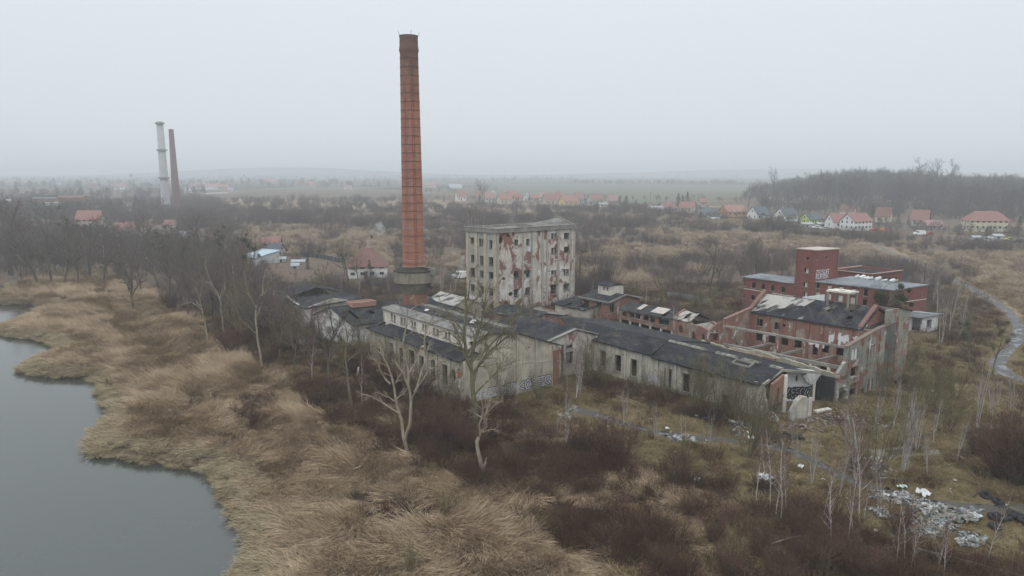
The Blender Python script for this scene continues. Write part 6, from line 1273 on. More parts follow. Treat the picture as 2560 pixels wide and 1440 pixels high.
pb = np.where(bram, .52 + .34 * nn, np.where(reed, .012, .09 + .12 * (nn > .35) + .12 * (y > 105))); pb = np.where(mud, .25, pb); pb = np.where((fd < 2.2) & ~reed, np.maximum(pb, .28), pb)
k_ = ~inr & fr_ & ~infoot(x, y) & (tr > 0) & (rs.rand(len(x)) < pb) & ~dump & (fd > .5)
sc = rs.uniform(.7, 1.35, len(x)) * (1 + .35 * mnz(x, y, .3, 82)); sc = np.where(bram, sc, sc * .8)
gnscatter('brambles', pack(x[k_], y[k_], rs.uniform(0, 6.28, k_.sum()), sc[k_], 7), BR_, 'dark reddish bramble thicket covering ground between reeds and works', 'brambles'); print('brambles', k_.sum())
SP_ = [bush(70, 3.2, 2.6, .022, 220 + i, M_scrub, 8) for i in range(4)] + [bush(55, 4.6, 2.4, .028, 230 + i, M_scrub, 9) for i in range(3)]
x, y = sample(60000, -520, 640, 112, 780); reed, bram, mud, tan, field = classes(x, y); fr_ = frame(x, y); inr = inpoly(x, y, RIV)
HOUSEZ = gp([(1040, 510), (1160, 512), (1250, 518), (1600, 522), (1900, 556), (2100, 585), (2300, 600), (2560, 625), (2900, 640), (2900, 520), (1900, 500), (1040, 470)])
GARD = gp([(640, 640), (880, 645), (1000, 660), (990, 700), (860, 712), (640, 705), (600, 660)]); VIL = gp([(-300, 600), (160, 575), (330, 590), (460, 600), (460, 570), (330, 555), (100, 555), (-300, 570)])
hzone = inpoly(x, y, HOUSEZ); gard = inpoly(x, y, GARD) | inpoly(x, y, VIL)
rdd = pdist(x, y, ROADg); nn = mnz(x, y * 1.6, .035, 91) * .7 + mnz(x, y, .12, 92) * .5; fd = footd(x, y)
pb = np.where(tan, .075, .30 + .30 * nn); pb = np.where(hzone | field, .0, pb); pb = np.where(gard, .03, pb); pb = np.where(y < 140, pb * .8, pb); pb *= np.where((y > 175) & (y < 330) & ~tan & (x > 10), 1.5, 1)
k_ = ~reed & ~inr & ~bram & fr_ & ~infoot(x, y) & (fd > 1.5) & (rdd > 4) & (rs.rand(len(x)) < pb)
sc = rs.uniform(.6, 1.25, len(x)) * (1 + .4 * mnz(x, y, .06, 93)) * np.where(y > 350, 1.35, 1.)
gnscatter('scrub', pack(x[k_], y[k_], rs.uniform(0, 6.28, k_.sum()), sc[k_], 7), SP_, 'purplish brown leafless scrub covering the waste ground behind the works', 'scrub'); print('scrub', k_.sum())
# tall dry grass on the clearings
x, y = sample(120000, -420, 520, 120, 520); reed, bram, mud, tan, field = classes(x, y); fr_ = frame(x, y)
k_ = tan & fr_ & ~infoot(x, y) & (pdist(x, y, ROADg) > 3.5) & (rs.rand(len(x)) < .5)
M_tan = vegmat('tall_dry_grass', [(.32, .25, .17), (.40, .32, .22), (.26, .20, .145)], .03, .4)
TP_ = [tuft(80, 1.1, 1.3, .035, .7, (.8, 1.3), (-.3, .5), 140 + i).mesh('dry_grass', M_tan) for i in range(3)]
gnscatter('dry_grass', pack(x[k_], y[k_], rs.uniform(0, 6.28, k_.sum()), rs.uniform(1.0, 1.9, k_.sum()), 3), TP_, 'pale straw coloured grass in the clearings behind the works', 'dry grass'); print('dry', k_.sum())
# woods that read as a mass
def crownmesh(seed, m, H=12):
    global rng
    keep = rng; rng = random.Random(seed); P = TP(H, .2, (0, 11, 7, 6, 3), up=.06, start=.25, twig=.022); T, C = make_tree(P); C.v, base = T.v + C.v, len(T.v); C.f = T.f + [tuple(i + base for i in f) for f in C.f]; C.m = [0] * len(C.f); rng = keep; return C.mesh('wood_tree', m)
M_wood = vegmat('wood_twigs', [(.14, .12, .105), (.18, .155, .135), (.12, .105, .095), (.21, .18, .145)], .03, .5)
WP = [crownmesh(300 + i, M_wood) for i in range(5)]
x, y = sample(9000, -260, 10, 118, 420)
WOOD = gp([(-400, 600), (0, 585), (150, 600), (330, 605), (480, 620), (560, 640), (640, 720), (700, 760), (740, 830), (700, 880), (600, 850), (520, 800), (450, 755), (380, 720), (200, 700), (60, 715), (-20, 700), (-400, 690)])
nn = mnz(x, y, .1, 95); k_ = inpoly(x, y, WOOD) & ~inpoly(x, y, RIV) & (pdist(x, y, RIV, True) > 3) & ~infoot(x, y) & (rs.rand(len(x)) < .42 + .2 * nn)
gnscatter('riverside_wood', pack(x[k_], y[k_], rs.uniform(0, 6.28, k_.sum()), rs.uniform(.32, .85, k_.sum()), 5), WP, 'hazy leafless wood between the river and the works', 'wood'); print('wood', k_.sum())
FOR = gp([(1850, 508), (1900, 512), (2000, 520), (2150, 528), (2300, 538), (2420, 545), (2560, 552), (2900, 560), (3200, 480), (2900, 462), (2560, 462), (2300, 462), (2050, 464), (1960, 475), (1880, 490)])
x, y = sample(30000, 150, 1500, 380, 1700); k_ = inpoly(x, y, FOR) & (rs.rand(len(x)) < np.clip(.55 - (y - 500) / 3000, .12, .5)); tall_ = np.interp(np.array([pr(a, b_, 0)[0] for a, b_ in zip(x, y)]), [1850, 1900, 1950, 2000, 2050, 2120, 2300, 2420, 2560], [.35, .5, .64, .80, .98, 1.06, 1.0, .86, .86])
gnscatter('forest', pack(x[k_], y[k_], rs.uniform(0, 6.28, k_.sum()), (rs.uniform(1.5, 1.85, len(x)) * tall_)[k_], 5), WP, 'dense grey leafless forest on low rise behind the right hand houses', 'forest'); print('forest', k_.sum())
# far hedges, tree belts and village trees
pts = []
def belt(px0, py0, px1, py1, n, h0, h1, dpy=1.5, rpx=0):
    for _ in range(n):
        t = rs.rand(); py = py0 + (py1 - py0) * t + rs.uniform(-dpy, dpy); px = px0 + (px1 - px0) * t + rs.uniform(-8, 8); X_, Y_, _z = at(px, max(py, 434)); s_ = rs.uniform(h0, h1) / 12; pts.append((X_, Y_, hs(X_, Y_) - .3, 0, 0, rs.uniform(0, 6.28), s_ * 1.3, s_ * 1.3, s_, rs.randint(0, 5)))
belt(-60, 470, 1000, 462, 260, 8, 16, 8); belt(-60, 500, 520, 488, 160, 6, 13, 9); belt(-100, 545, 420, 540, 160, 6, 12, 12); belt(1040, 497, 1600, 512, 110, 3, 6, 3); belt(1430, 459, 1860, 462, 160, 7, 12, 1.2)
belt(1050, 455, 1440, 450, 120, 8, 14, 3); belt(500, 447, 2000, 443, 260, 9, 18, 3); belt(1060, 482, 1250, 480, 30, 5, 9, 2); belt(1600, 520, 1900, 545, 60, 3, 6, 2); belt(1900, 552, 2560, 595, 120, 3, 6, 4); belt(1280, 495, 1900, 512, 60, 4, 7, 2)
belt(-80, 452, 1000, 447, 200, 9, 16, 3); belt(1900, 528, 2600, 552, 260, 6, 11, 6); belt(2100, 600, 2560, 618, 60, 2.5, 4.5, 4)
gnscatter('distant_treeline', np.array(pts), WP, 'faint belts of distant trees fading into mist along horizon', 'treeline')
# ============================================================= houses of the village
HM = {'white': simple('white_house_render', (.66, .65, .63), .85, .1), 'cream': simple('cream_house_render', (.52, .46, .34), .85, .12), 'yellow': simple('yellow_house_render', (.55, .43, .2), .85, .12), 'grey': simple('grey_house_render', (.42, .42, .41), .85, .12), 'lime': simple('lime_house_render', (.48, .56, .14), .85, .1), 'orange': simple('orange_house_render', (.5, .28, .12), .85, .1), 'buff': simple('buff_house_render', (.42, .36, .31), .85, .15), 'brick': simple('far_brick', (.30, .14, .11), .9, .15)}
RM = {'red': simple('red_roof_tile', (.235, .12, .105), .75, .15), 'orangered': simple('orange_red_tile', (.27, .145, .115), .75, .2), 'brown': simple('brown_red_tile', (.17, .095, .08), .8, .2), 'dark': simple('dark_grey_tile', (.085, .095, .11), .7, .15), 'greyr': simple('grey_sheet_roof', (.3, .32, .34), .6, .15), 'pink': simple('pinkish_tile', (.28, .17, .16), .75, .15)}
M_pane = simple('dark_window_glass', (.04, .05, .06), .25, .2, spec=.5); M_fr = simple('white_window_frame', (.62, .62, .60), .6, .05); M_chim = simple('house_chimney', (.32, .2, .16), .9, .2); M_door = simple('brown_door', (.12, .08, .06), .6, .2)
def house(label, px, py, wpx, hpx, wallc, roofc, ang=0., asp=.75, cat='house', wallf=.45, hip=False, nwin=3, gwin=2, chim=True, group=None, wing=None, name='house', floors=1):
    """gabled house; ridge runs along its own x axis; measured from its width and height in the photo"""
    x, y, _ = at(px, py); ppm = F / math.hypot(y, HC) ; W_ = wpx / ppm; Ht = hpx / ppm; L_ = W_ / (abs(math.cos(R(ang))) + asp * abs(math.sin(R(ang)))); D_ = L_ * asp; hw = Ht * wallf; hwz = hw
    z = min(hs(x, y), hs(x + 3, y + 6)); e = empty(name, (0, 0, 0), label, cat, group); lx, ly = L_ / 2, D_ / 2
    mb = MB()
    if hip: mb.box(-lx, lx, -ly, ly, -1, hw)
    else:
        mb.box(-lx, lx, -ly, ly, -1, hw); 
        for s_ in (-1, 1): a_ = s_ * lx; b_ = s_ * (lx - .3); mb.hexa([(min(a_, b_), -ly, hw), (max(a_, b_), -ly, hw), (max(a_, b_), ly, hw), (min(a_, b_), ly, hw)], [(min(a_, b_), -.02, Ht - .15), (max(a_, b_), -.02, Ht - .15), (max(a_, b_), .02, Ht - .15), (min(a_, b_), .02, Ht - .15)])
    mb.build('wall', HM[wallc], e)
    mb = MB(); o = .45; hx = ly * .9 if hip else -o; dz = (Ht - hw) / ly * o
    rt_ = [(-lx + hx, 0, Ht), (lx - hx, 0, Ht)]; el = hw - dz
    A_, B_, C_, D2 = (-lx - o, -ly - o, el), (lx + o, -ly - o, el), (lx + o, ly + o, el), (-lx - o, ly + o, el); up = lambda p, t=.18: (p[0], p[1], p[2] + t)
    mb.hexa([A_, B_, rt_[1], rt_[0]], [up(A_), up(B_), up(rt_[1]), up(rt_[0])]); mb.hexa([C_, D2, rt_[0], rt_[1]], [up(C_), up(D2), up(rt_[0]), up(rt_[1])])
    if hip: mb.poly([up(B_), up(C_), up(rt_[1])]); mb.poly([up(D2), up(A_), up(rt_[0])])
    rf = mb.build('roof', RM[roofc], e)
    if chim: mb = MB(); cx_ = lx * rng.uniform(-.3, .4); mb.box(cx_ - .3, cx_ + .3, .15, .75, Ht - 1, Ht + .8); mb.build('chimney', M_chim, rf)
    def win(P, N_, w_, h_):
        (x0, y0, z0) = P; f = MB(); p_ = MB()
        if N_ == 'f': f.box(x0 - w_ / 2 - .08, x0 + w_ / 2 + .08, y0 - .05, y0 + .05, z0 - .08, z0 + h_ + .08); p_.box(x0 - w_ / 2, x0 + w_ / 2, y0 - .08, y0, z0, z0 + h_)
        else: s_ = 1 if N_ == 'r' else -1; f.box(x0 - .05, x0 + .05, y0 - w_ / 2 - .08, y0 + w_ / 2 + .08, z0 - .08, z0 + h_ + .08); p_.box(x0 - .08, x0 + .08, y0 - w_ / 2, y0 + w_ / 2, z0, z0 + h_)
        fo = f.build('window', M_fr, e); p_.build('pane', M_pane, fo)
    wz = hw * .35; wh = min(1.3, hw * .42)
    for fl in range(floors):
        zz = hw * (.28 + .5 * fl) if floors > 1 else wz; wh_ = wh if floors == 1 else hw * .22
        for i in range(nwin): win((-lx + L_ * (i + .5) / nwin * .98, -ly, zz), 'f', min(1.2, L_ / nwin * .5), wh_)
        for s_ in ('l', 'r'):
            for i in range(gwin): win((lx if s_ == 'r' else -lx, -ly + D_ * (i + .5) / gwin, zz), s_, .9, wh_)
    if not hip:
        for s_ in ('l', 'r'): win((lx if s_ == 'r' else -lx, 0, hw + (Ht - hw) * .22), s_, .9, min(1.1, (Ht - hw) * .3))
    mb = MB(); mb.box(-.05 * L_ - .5, -.05 * L_ + .5, -ly - .07, -ly, -.2, min(2.1, hw * .7)); mb.build('door', M_door, e)
    if wing:                                # lower wing: (dx, dy, L, D, H, wallf) in the house's own metres
        dx, dy, l2, d2, h2 = wing; mb = MB(); mb.box(dx, dx + l2, dy, dy + d2, -1, h2 * .55); mb.build('annex_wall', HM[wallc], e)
        mb = MB(); q = [(dx - .3, dy - .3, h2 * .5), (dx + l2 + .3, dy - .3, h2 * .5), (dx + l2 + .3, dy + d2 / 2, h2), (dx - .3, dy + d2 / 2, h2)]; mb.hexa(q, [up(p) for p in q]); q = [(dx + l2 + .3, dy + d2 + .3, h2 * .5), (dx - .3, dy + d2 + .3, h2 * .5), (dx - .3, dy + d2 / 2, h2), (dx + l2 + .3, dy + d2 / 2, h2)]; mb.hexa(q, [up(p) for p in q])
        for s0 in (dx + .02, dx + l2 - .22): mb2 = None; mb.hexa([(s0, dy, h2 * .5), (s0 + .2, dy, h2 * .5), (s0 + .2, dy + d2, h2 * .5), (s0, dy + d2, h2 * .5)], [(s0, dy + d2 / 2 - .02, h2), (s0 + .2, dy + d2 / 2 - .02, h2), (s0 + .2, dy + d2 / 2 + .02, h2), (s0, dy + d2 / 2 + .02, h2)])
        mb.build('annex_roof', RM[roofc], e)
    e.location = (x, y + D_ * .35, z); e.rotation_euler = (0, 0, R(ang)); return e
VH = [('small white gabled house with red roof, leftmost of the village row', 1151, 502, 28, 24, 'white', 'orangered', 25),
 ('hazy buff house with red roof behind dark conifers left in village row', 1200, 498, 26, 18, 'buff', 'red', -20), ('low red roofed house fourth along village row right of conifers', 1224, 504, 26, 22, 'grey', 'pink', 10),
 ('white gable house peeking behind low red roofed one', 1232, 494, 16, 16, 'white', 'greyr', 60), ('pale orange house with broad red roof left of row centre', 1262, 510, 38, 26, 'cream', 'orangered', 20),
 ('red roofed house directly behind the pale orange one', 1280, 498, 28, 20, 'buff', 'orangered', 20), ('small red roofed bungalow between two larger village houses', 1296, 501, 22, 14, 'cream', 'red', 5),
 ('tiny white gable house in the middle of the village row', 1317, 502, 16, 18, 'white', 'greyr', 65), ('orange roofed house partly hidden by hedge mid row', 1336, 502, 26, 15, 'buff', 'orangered', 10), ('hazy pink roofed house behind hedge mid row', 1356, 500, 26, 18, 'white', 'pink', 15),
 ('wide red hipped house just right of village row centre', 1380, 511, 46, 26, 'buff', 'red', 12), ('buff gable behind wide hipped house', 1396, 502, 24, 22, 'buff', 'orangered', 60), ('yellow gabled house with wide orange roof', 1422, 515, 48, 26, 'yellow', 'orangered', 25),
 ('pink roofed house behind the yellow gabled house', 1446, 508, 28, 26, 'grey', 'pink', 40), ('large red roofed house with grey gable right in row', 1490, 510, 42, 24, 'grey', 'red', 20), ('red roofed house with low wall beside dark conifers', 1531, 512, 30, 24, 'buff', 'pink', 15)]
for l_, px, py, w_, h_, wc, rc, a_ in VH: house(l_, px, py, w_, h_, wc, rc, a_, nwin=3, gwin=1, chim=w_ > 25)
house('long low white garage at the right end of distant village row', 1507, 517, 22, 9, 'white', 'greyr', 8, wallf=.75, cat='garage', name='garage', nwin=2, gwin=1, chim=False)
house('white boundary building with grey sloping roof left of red hipped bungalow', 1640, 532, 36, 16, 'white', 'greyr', 12, wallf=.8, cat='outbuilding', name='outbuilding', nwin=0, gwin=0, chim=False)
house('white bungalow with red hipped roof beside white boundary building', 1672, 530, 42, 24, 'white', 'red', 5, hip=True, nwin=5, gwin=2)
house('cream gabled house with red roof right of the hipped bungalow', 1721, 532, 44, 27, 'cream', 'red', -30, nwin=2)
house('small distant orange roofed house behind dark grey roofed bungalow', 1757, 514, 20, 16, 'buff', 'orangered', 10, nwin=2, gwin=1)
house('low dark grey roofed bungalow right of cream gabled house', 1775, 541, 52, 20, 'grey', 'dark', 0, hip=True, nwin=4, gwin=1, chim=False)
house('orange house with broad orange roof behind dark hedge', 1836, 541, 62, 27, 'orange', 'orangered', 15, nwin=4, chim=False)
house('white house with dark roof and small front gable, left of two alike', 1899, 549, 54, 32, 'white', 'dark', 30, nwin=3, gwin=2, wing=(-1.5, -7.5, 3, 3.5, 4.5))
house('white house with dark roof and recessed porch, right of two alike', 1969, 552, 58, 31, 'white', 'dark', 28, nwin=3, gwin=3)
house('lime green walled house with dark roof', 2032, 559, 54, 25, 'lime', 'dark', 25, nwin=2, gwin=1)
house('tall white gabled house with brownish roof behind the white twin house', 2123, 541, 40, 28, 'white', 'brown', -35, nwin=1, gwin=1)
house('large white house under construction with bright red roof, front gable part', 2146, 577, 72, 42, 'white', 'red', 22, nwin=5, gwin=3, floors=2, wallf=.58)
house('white block with bright red roof adjoining left of the new white house', 2102, 570, 56, 35, 'white', 'red', 8, nwin=2, gwin=1, chim=False)
house('cream gabled house with dark red roof before forest', 2213, 557, 42, 37, 'cream', 'brown', -40, nwin=2, gwin=2)
house('pale grey steep gabled house with red roof before the forest edge', 2305, 566, 46, 40, 'grey', 'red', -38, nwin=2, gwin=2)
house('low outbuilding with pinkish red roof right of pale grey gabled house', 2334, 571, 48, 19, 'buff', 'pink', 5, wallf=.35, cat='outbuilding', name='outbuilding', nwin=2, gwin=1, chim=False)
house('large cream manor house with long red hipped roof at right edge', 2470, 579, 98, 49, 'cream', 'red', -6, hip=True, nwin=7, gwin=3, floors=2, wallf=.58, asp=.45)
# houses on the left and near the chimney
house('large pinkish house with red roof in left hazy wood', 219, 572, 60, 44, 'buff', 'red', 12, asp=.8, nwin=4, floors=2, wallf=.55)
house('cream gabled house with red roof amid left wood', 305, 588, 54, 30, 'cream', 'red', 30, nwin=2)
house('red roofed house deep in the wood right of mistletoe trees', 424, 568, 26, 17, 'white', 'red', 5, nwin=2, gwin=1)
house('small white shed in the left wood below red roofed house', 447, 596, 34, 16, 'white', 'greyr', 15, cat='shed', name='shed', nwin=1, gwin=1, chim=False)
house('red roofed house behind the blue tin roof', 676, 618, 46, 24, 'buff', 'red', 10, nwin=3, gwin=1)
house('dark roofed cottage beside the blue tin roof', 688, 640, 46, 30, 'buff', 'dark', -25, nwin=2, gwin=2)
tin = lowblock('tin_roofed_shed', 'shed with pale blue tin roof left of the whitewashed hall', at(640, 662)[:2], 8, 8, 2.2, HM['grey'], simple('pale_blue_tin', (.33, .42, .47), .45, .1), rise=2.0, Vd=dirv(150), Ud=dirv(40), single=True, cat='shed', sag=0.02)
hh = house('white house with big dark red hipped roof just left of the chimney', 915, 694, 108, 72, 'white', 'brown', 10, asp=.8, hip=True, nwin=4, gwin=3, floors=2, wallf=.44)
house('hazy long red brick factory hall on far left', 178, 520, 60, 30, 'brick', 'brown', 5, wallf=.85, cat='factory', name='factory_hall', nwin=6, gwin=1, chim=False, asp=.5)
house('hazy brown low factory hall left of long brick one', 112, 516, 58, 22, 'brick', 'dark', 4, wallf=.85, cat='factory', name='factory_hall', nwin=6, gwin=1, chim=False, asp=.5)
house('pale cubic house beneath the hazy brick factory', 130, 522, 30, 16, 'grey', 'greyr', 8, wallf=.9, nwin=3, gwin=1, chim=False)
house('white square gatehouse at right end of hazy brick factory', 213, 520, 12, 16, 'white', 'greyr', 8, wallf=.9, nwin=1, gwin=1, chim=False)
house('tiny white house at far left edge of the hazy village', 22, 512, 12, 14, 'white', 'greyr', 8, wallf=.7, nwin=1, gwin=1, chim=False)
fh = [house('', px, py, w_, h_, wc, rc, a_, nwin=2, gwin=1, chim=False) for px, py, w_, h_, wc, rc, a_ in ((300, 474, 30, 13, 'white', 'pink', 10), (232, 470, 24, 11, 'buff', 'brown', 5), (470, 482, 16, 9, 'white', 'greyr', 5), (486, 474, 30, 14, 'white', 'pink', 20), (528, 474, 34, 15, 'white', 'pink', 10), (558, 474, 26, 14, 'buff', 'orangered', 12), (576, 477, 10, 8, 'white', 'greyr', 0), (672, 460, 34, 13, 'buff', 'pink', 10), (765, 468, 40, 14, 'buff', 'orangered', 5), (1072, 470, 34, 14, 'cream', 'pink', 10), (1138, 471, 34, 10, 'white', 'greyr', 5), (140, 462, 16, 9, 'white', 'greyr', 5), (870, 473, 18, 9, 'white', 'pink', 5), (60, 490, 22, 11, 'buff', 'brown', 5))]
name_row(fh, 'tiny hazy house near the horizon', 'hazy houses near the horizon')
sheds = [house('', px, py, w_, h_, 'grey', 'greyr', a_, wallf=.7, cat='shed', name='shed', nwin=1, gwin=0, chim=False) for px, py, w_, h_, a_ in ((1975, 560, 30, 10, 10), (2017, 568, 28, 11, 5), (1475, 520, 18, 8, 5), (1788, 552, 20, 8, 5), (2056, 566, 24, 9, 0), (700, 655, 26, 12, 10), (745, 660, 30, 10, 5), (738, 672, 16, 14, 5), (2495, 598, 22, 12, 0), (2440, 600, 20, 10, 5))]
name_row(sheds, 'small grey garden shed', 'garden sheds')
# fences and walls
def fence(label, pts, h, mat, th=.12, posts=True, z=None, cat='fence', name='fence'):
    P = [at(a, b_)[:2] for a, b_ in pts]; e = empty(name, (P[0][0], P[0][1], hs(*P[0])), label, cat); pm = MB(); pa = MB(); zb = lambda p: hs(*p)
    for a_, b_ in zip(P[:-1], P[1:]):
        n = max(1, int(math.dist(a_, b_) / 2.5))
        for i in range(n):
            p = (a_[0] + (b_[0] - a_[0]) * i / n, a_[1] + (b_[1] - a_[1]) * i / n); q = (a_[0] + (b_[0] - a_[0]) * (i + 1) / n, a_[1] + (b_[1] - a_[1]) * (i + 1) / n); hh_ = h * rng.uniform(.96, 1.04)
            pa.bar((p[0], p[1], zb(p) + hh_ / 2 - .1), (q[0], q[1], zb(q) + hh_ / 2 - .1), th, hh_)
            if posts: pm.box(p[0] - .09, p[0] + .09, p[1] - .09, p[1] + .09, zb(p) - .2, zb(p) + h + .08)
    pa.build('panels', mat, e)
    if posts: pm.build('posts', M_conc, e)
    return e
fence('green panel fence on the scrubland behind the brick row', [(1668, 746), (1700, 748), (1730, 753), (1762, 762)], 1.6, simple('faded_green_board', (.20, .28, .24), .8, .2))
fence('long dark garden fence left of the red roofed white house', [(752, 640), (800, 646), (862, 658)], 1.6, simple('dark_fence', (.05, .055, .055), .8, .2))
fence('low concrete wall crossing foreground below the rubbish dump', [(2285, 1385), (2400, 1414), (2537, 1450), (2700, 1492)], .7, plaster('old_wall', (.2,.19,.16), (.12,.11,.09), moss=.5), .2, False, cat='wall', name='concrete_wall')
fence('long white perimeter wall beside the two far chimneys', [(160, 523), (240, 520), (330, 518)], 2.2, HM['white'], .3, False, cat='wall', name='boundary_wall')
fence('white garden wall of the distant house group', [(505, 486), (570, 483)], 1.8, HM['white'], .3, False, cat='wall', name='boundary_wall')
fence('dark hedge fence before the orange roofed house', [(1795, 548), (1850, 550), (1885, 546)], 1.7, simple('hedge_green', (.035, .045, .03), .9, .3), .8, False, cat='hedge', name='hedge')
# far chimneys
def farchim(label, px, py, ytop, wb_, wt_, mat, rings):
    x, y, _ = at(px, py); H_ = hz(x, y, ytop); ppm = F / y; rb_, rt2 = wb_ / ppm / 2, wt_ / ppm / 2; e = empty('chimney', (x, y, 0), label, 'chimney'); mb = MB(); mb.lathe([(rb_, -1), (rt2, H_), (rt2 * .7, H_)], 32, 0, x, y); mb.build('shaft', mat, e, smooth=True)
    for f in rings: r_ = (rb_ + (rt2 - rb_) * f); mb = MB(); mb.lathe([(r_, H_ * f - 1), (r_ + 1.1, H_ * f - .9), (r_ + 1.1, H_ * f + .3), (r_, H_ * f + .35)], 24, 0, x, y); mb.build('platform', M_conc, e)
    return e, x, y, H_
farchim('pale grey concrete chimney with platforms, left of the two far chimneys', 416, 521, 304, 22, 15, simple('pale_chimney_concrete', (.33, .335, .34), .8, .15), (.36, .68, .985))
farchim('slim brick red chimney, right of the two far chimneys', 443, 527, 323, 20, 11, simple('far_chimney_brick', (.15, .10, .095), .9, .15), ())
# church spires
for px, py, yt, l_ in ((329, 455, 432, 'hazy church tower on left horizon'), (611, 452, 434, 'thin hazy church spire left of the brick chimney')):
    x, y, _ = at(px, py); e = empty('church_tower', (x, y, 0), l_, 'church tower'); h_ = hz(x, y, yt); w_ = 3.5; mb = MB(); mb.box(x - w_, x + w_, y - w_, y + w_, 0, h_ * .6); mb.build('tower', HM['grey'], e); mb = MB(); mb.hexa([(x - w_ - .5, y - w_ - .5, h_ * .6), (x + w_ + .5, y - w_ - .5, h_ * .6), (x + w_ + .5, y + w_ + .5, h_ * .6), (x - w_ - .5, y + w_ + .5, h_ * .6)], [(x - .1, y - .1, h_), (x + .1, y - .1, h_), (x + .1, y + .1, h_), (x - .1, y + .1, h_)]); mb.build('spire', RM['dark'], e)
# vehicles
M_tyre = simple('tyre_rubber', (.025, .025, .027), .85, .2); M_glass = simple('car_glass', (.03, .035, .04), .15, .1, spec=.6)
def vehicle(label, px, py, L_, W_, H_, paint, ang, van=False):
    x, y, _ = at(px, py); e = empty('van' if van else 'parked_car', (0, 0, 0), label, 'van' if van else 'car'); mb = MB()
    if van: prof_ = [(-L_ / 2, .35), (-L_ / 2, H_ * .95), (-L_ / 2 + .2, H_), (L_ * .22, H_), (L_ * .36, H_ * .62), (L_ / 2, H_ * .5), (L_ / 2, .35)]
    else: prof_ = [(-L_ / 2, .3), (-L_ / 2, H_ * .6), (-L_ * .36, H_ * .66), (-L_ * .26, H_), (L_ * .08, H_), (L_ * .24, H_ * .66), (L_ / 2, H_ * .52), (L_ / 2, .3)]
    n = len(prof_); mb.v += [(a, -W_ / 2, b_) for a, b_ in prof_] + [(a, W_ / 2, b_) for a, b_ in prof_]; mb.f += [tuple(range(n)), tuple(range(2 * n - 1, n - 1, -1))] + [(i, i + n, (i + 1) % n + n, (i + 1) % n) for i in range(n)]; mb.m += [0] * (n + 2); mb.build('body', paint, e)
    for s_ in (-1, 1):
        mb = MB(); a0, a1 = (L_ * .12, L_ * .3) if van else (-L_ * .24, L_ * .14); mb.box(a0, a1, s_ * W_ / 2 - .01, s_ * W_ / 2 + .01 + .0, H_ * .6, H_ * .88) if s_ > 0 else mb.box(a0, a1, -W_ / 2 - .01, -W_ / 2 + .01, H_ * .6, H_ * .88); mb.build('side_window', M_glass, e)
        for f in (-.3, .32):
            mb = MB(); pts = [(f * L_, s_ * (W_ / 2 - .12), .33), (f * L_, s_ * (W_ / 2 + .03), .33)]; mb.tube(pts, .33, 14, cap=True); mb.build('wheel', M_tyre, e)
    mb = MB(); (mb.bar((L_ * .235, 0, H_ * .97), (L_ * .35, 0, H_ * .66), W_ * .8, .03) if van else mb.bar((L_ * .1, 0, H_ * .97), (L_ * .22, 0, H_ * .7), W_ * .8, .03)); mb.build('windscreen', M_glass, e)
    e.location = (x, y, hs(x, y)); e.rotation_euler = (0, 0, R(ang)); return e
M_vw = simple('white_car_paint', (.7, .7, .7), .35, .03, spec=.5); M_vr = simple('red_car_paint', (.4, .05, .04), .35, .05, spec=.5); M_vd = simple('dark_car_paint', (.04, .045, .05), .35, .05, spec=.5); M_vy = simple('lime_car_paint', (.4, .45, .08), .4, .05); M_vo = simple('orange_machine_paint', (.5, .16, .04), .5, .05); M_vs = simple('silver_car_paint', (.4, .41, .42), .3, .03, spec=.5)
vehicle('white panel van parked below the cream manor house', 2469, 607, 5.6, 2.0, 2.5, M_vw, 215, True)
vehicle('white van left of red car between hedge and forest', 2298, 588, 5.2, 2.0, 2.2, M_vw, 175, True)
vehicle('red car right of the white van near forest', 2321, 588, 4.4, 1.8, 1.5, M_vr, 180)
vehicle('lime coloured car at the right edge by manor sheds', 2524, 602, 4.3, 1.8, 1.6, M_vy, 160)
vehicle('dark car parked right of the lime coloured car', 2546, 606, 4.4, 1.8, 1.5, M_vd, 170)
vehicle('silver car parked beside new white house', 2060, 574, 4.4, 1.8, 1.5, M_vs, 175)
vehicle('white car parked left of silver car near green house', 2040, 571, 4.2, 1.8, 1.5, M_vw, 185)
vehicle('orange loader parked on bare ground right of new white house', 2209, 580, 4.6, 2.0, 2.1, M_vo, 30)
vehicle('white van gleaming just left of the tall factory block', 1152, 697, 5.0, 2.0, 2.1, M_vw, 190, True)
vehicle('red car on the building plot by the new white house', 2185, 578, 4.2, 1.8, 1.5, M_vr, 10)
# poles
pol = []
for px, py, yt in ((1563, 522, 490), (2002, 540, 498), (1625, 530, 480), (1780, 640, 600), (2098, 560, 520), (1300, 520, 498), (1700, 600, 560)):
    x, y, _ = at(px, py); h_ = hz(x, y, yt); e = empty('utility_pole', (x, y, hs(x, y)), '', 'pole'); mb = MB(); mb.tube([(x, y, -.3), (x, y, h_)], [.16, .11], 6); mb.build('mast', M_conc, e); mb = MB(); mb.bar((x - .8, y, h_ - .5), (x + .8, y, h_ - .5), .12, .12); mb.build('crossarm', M_iron, e); pol.append(e)
name_row(pol, 'thin grey utility pole among the fields and houses', 'utility poles')
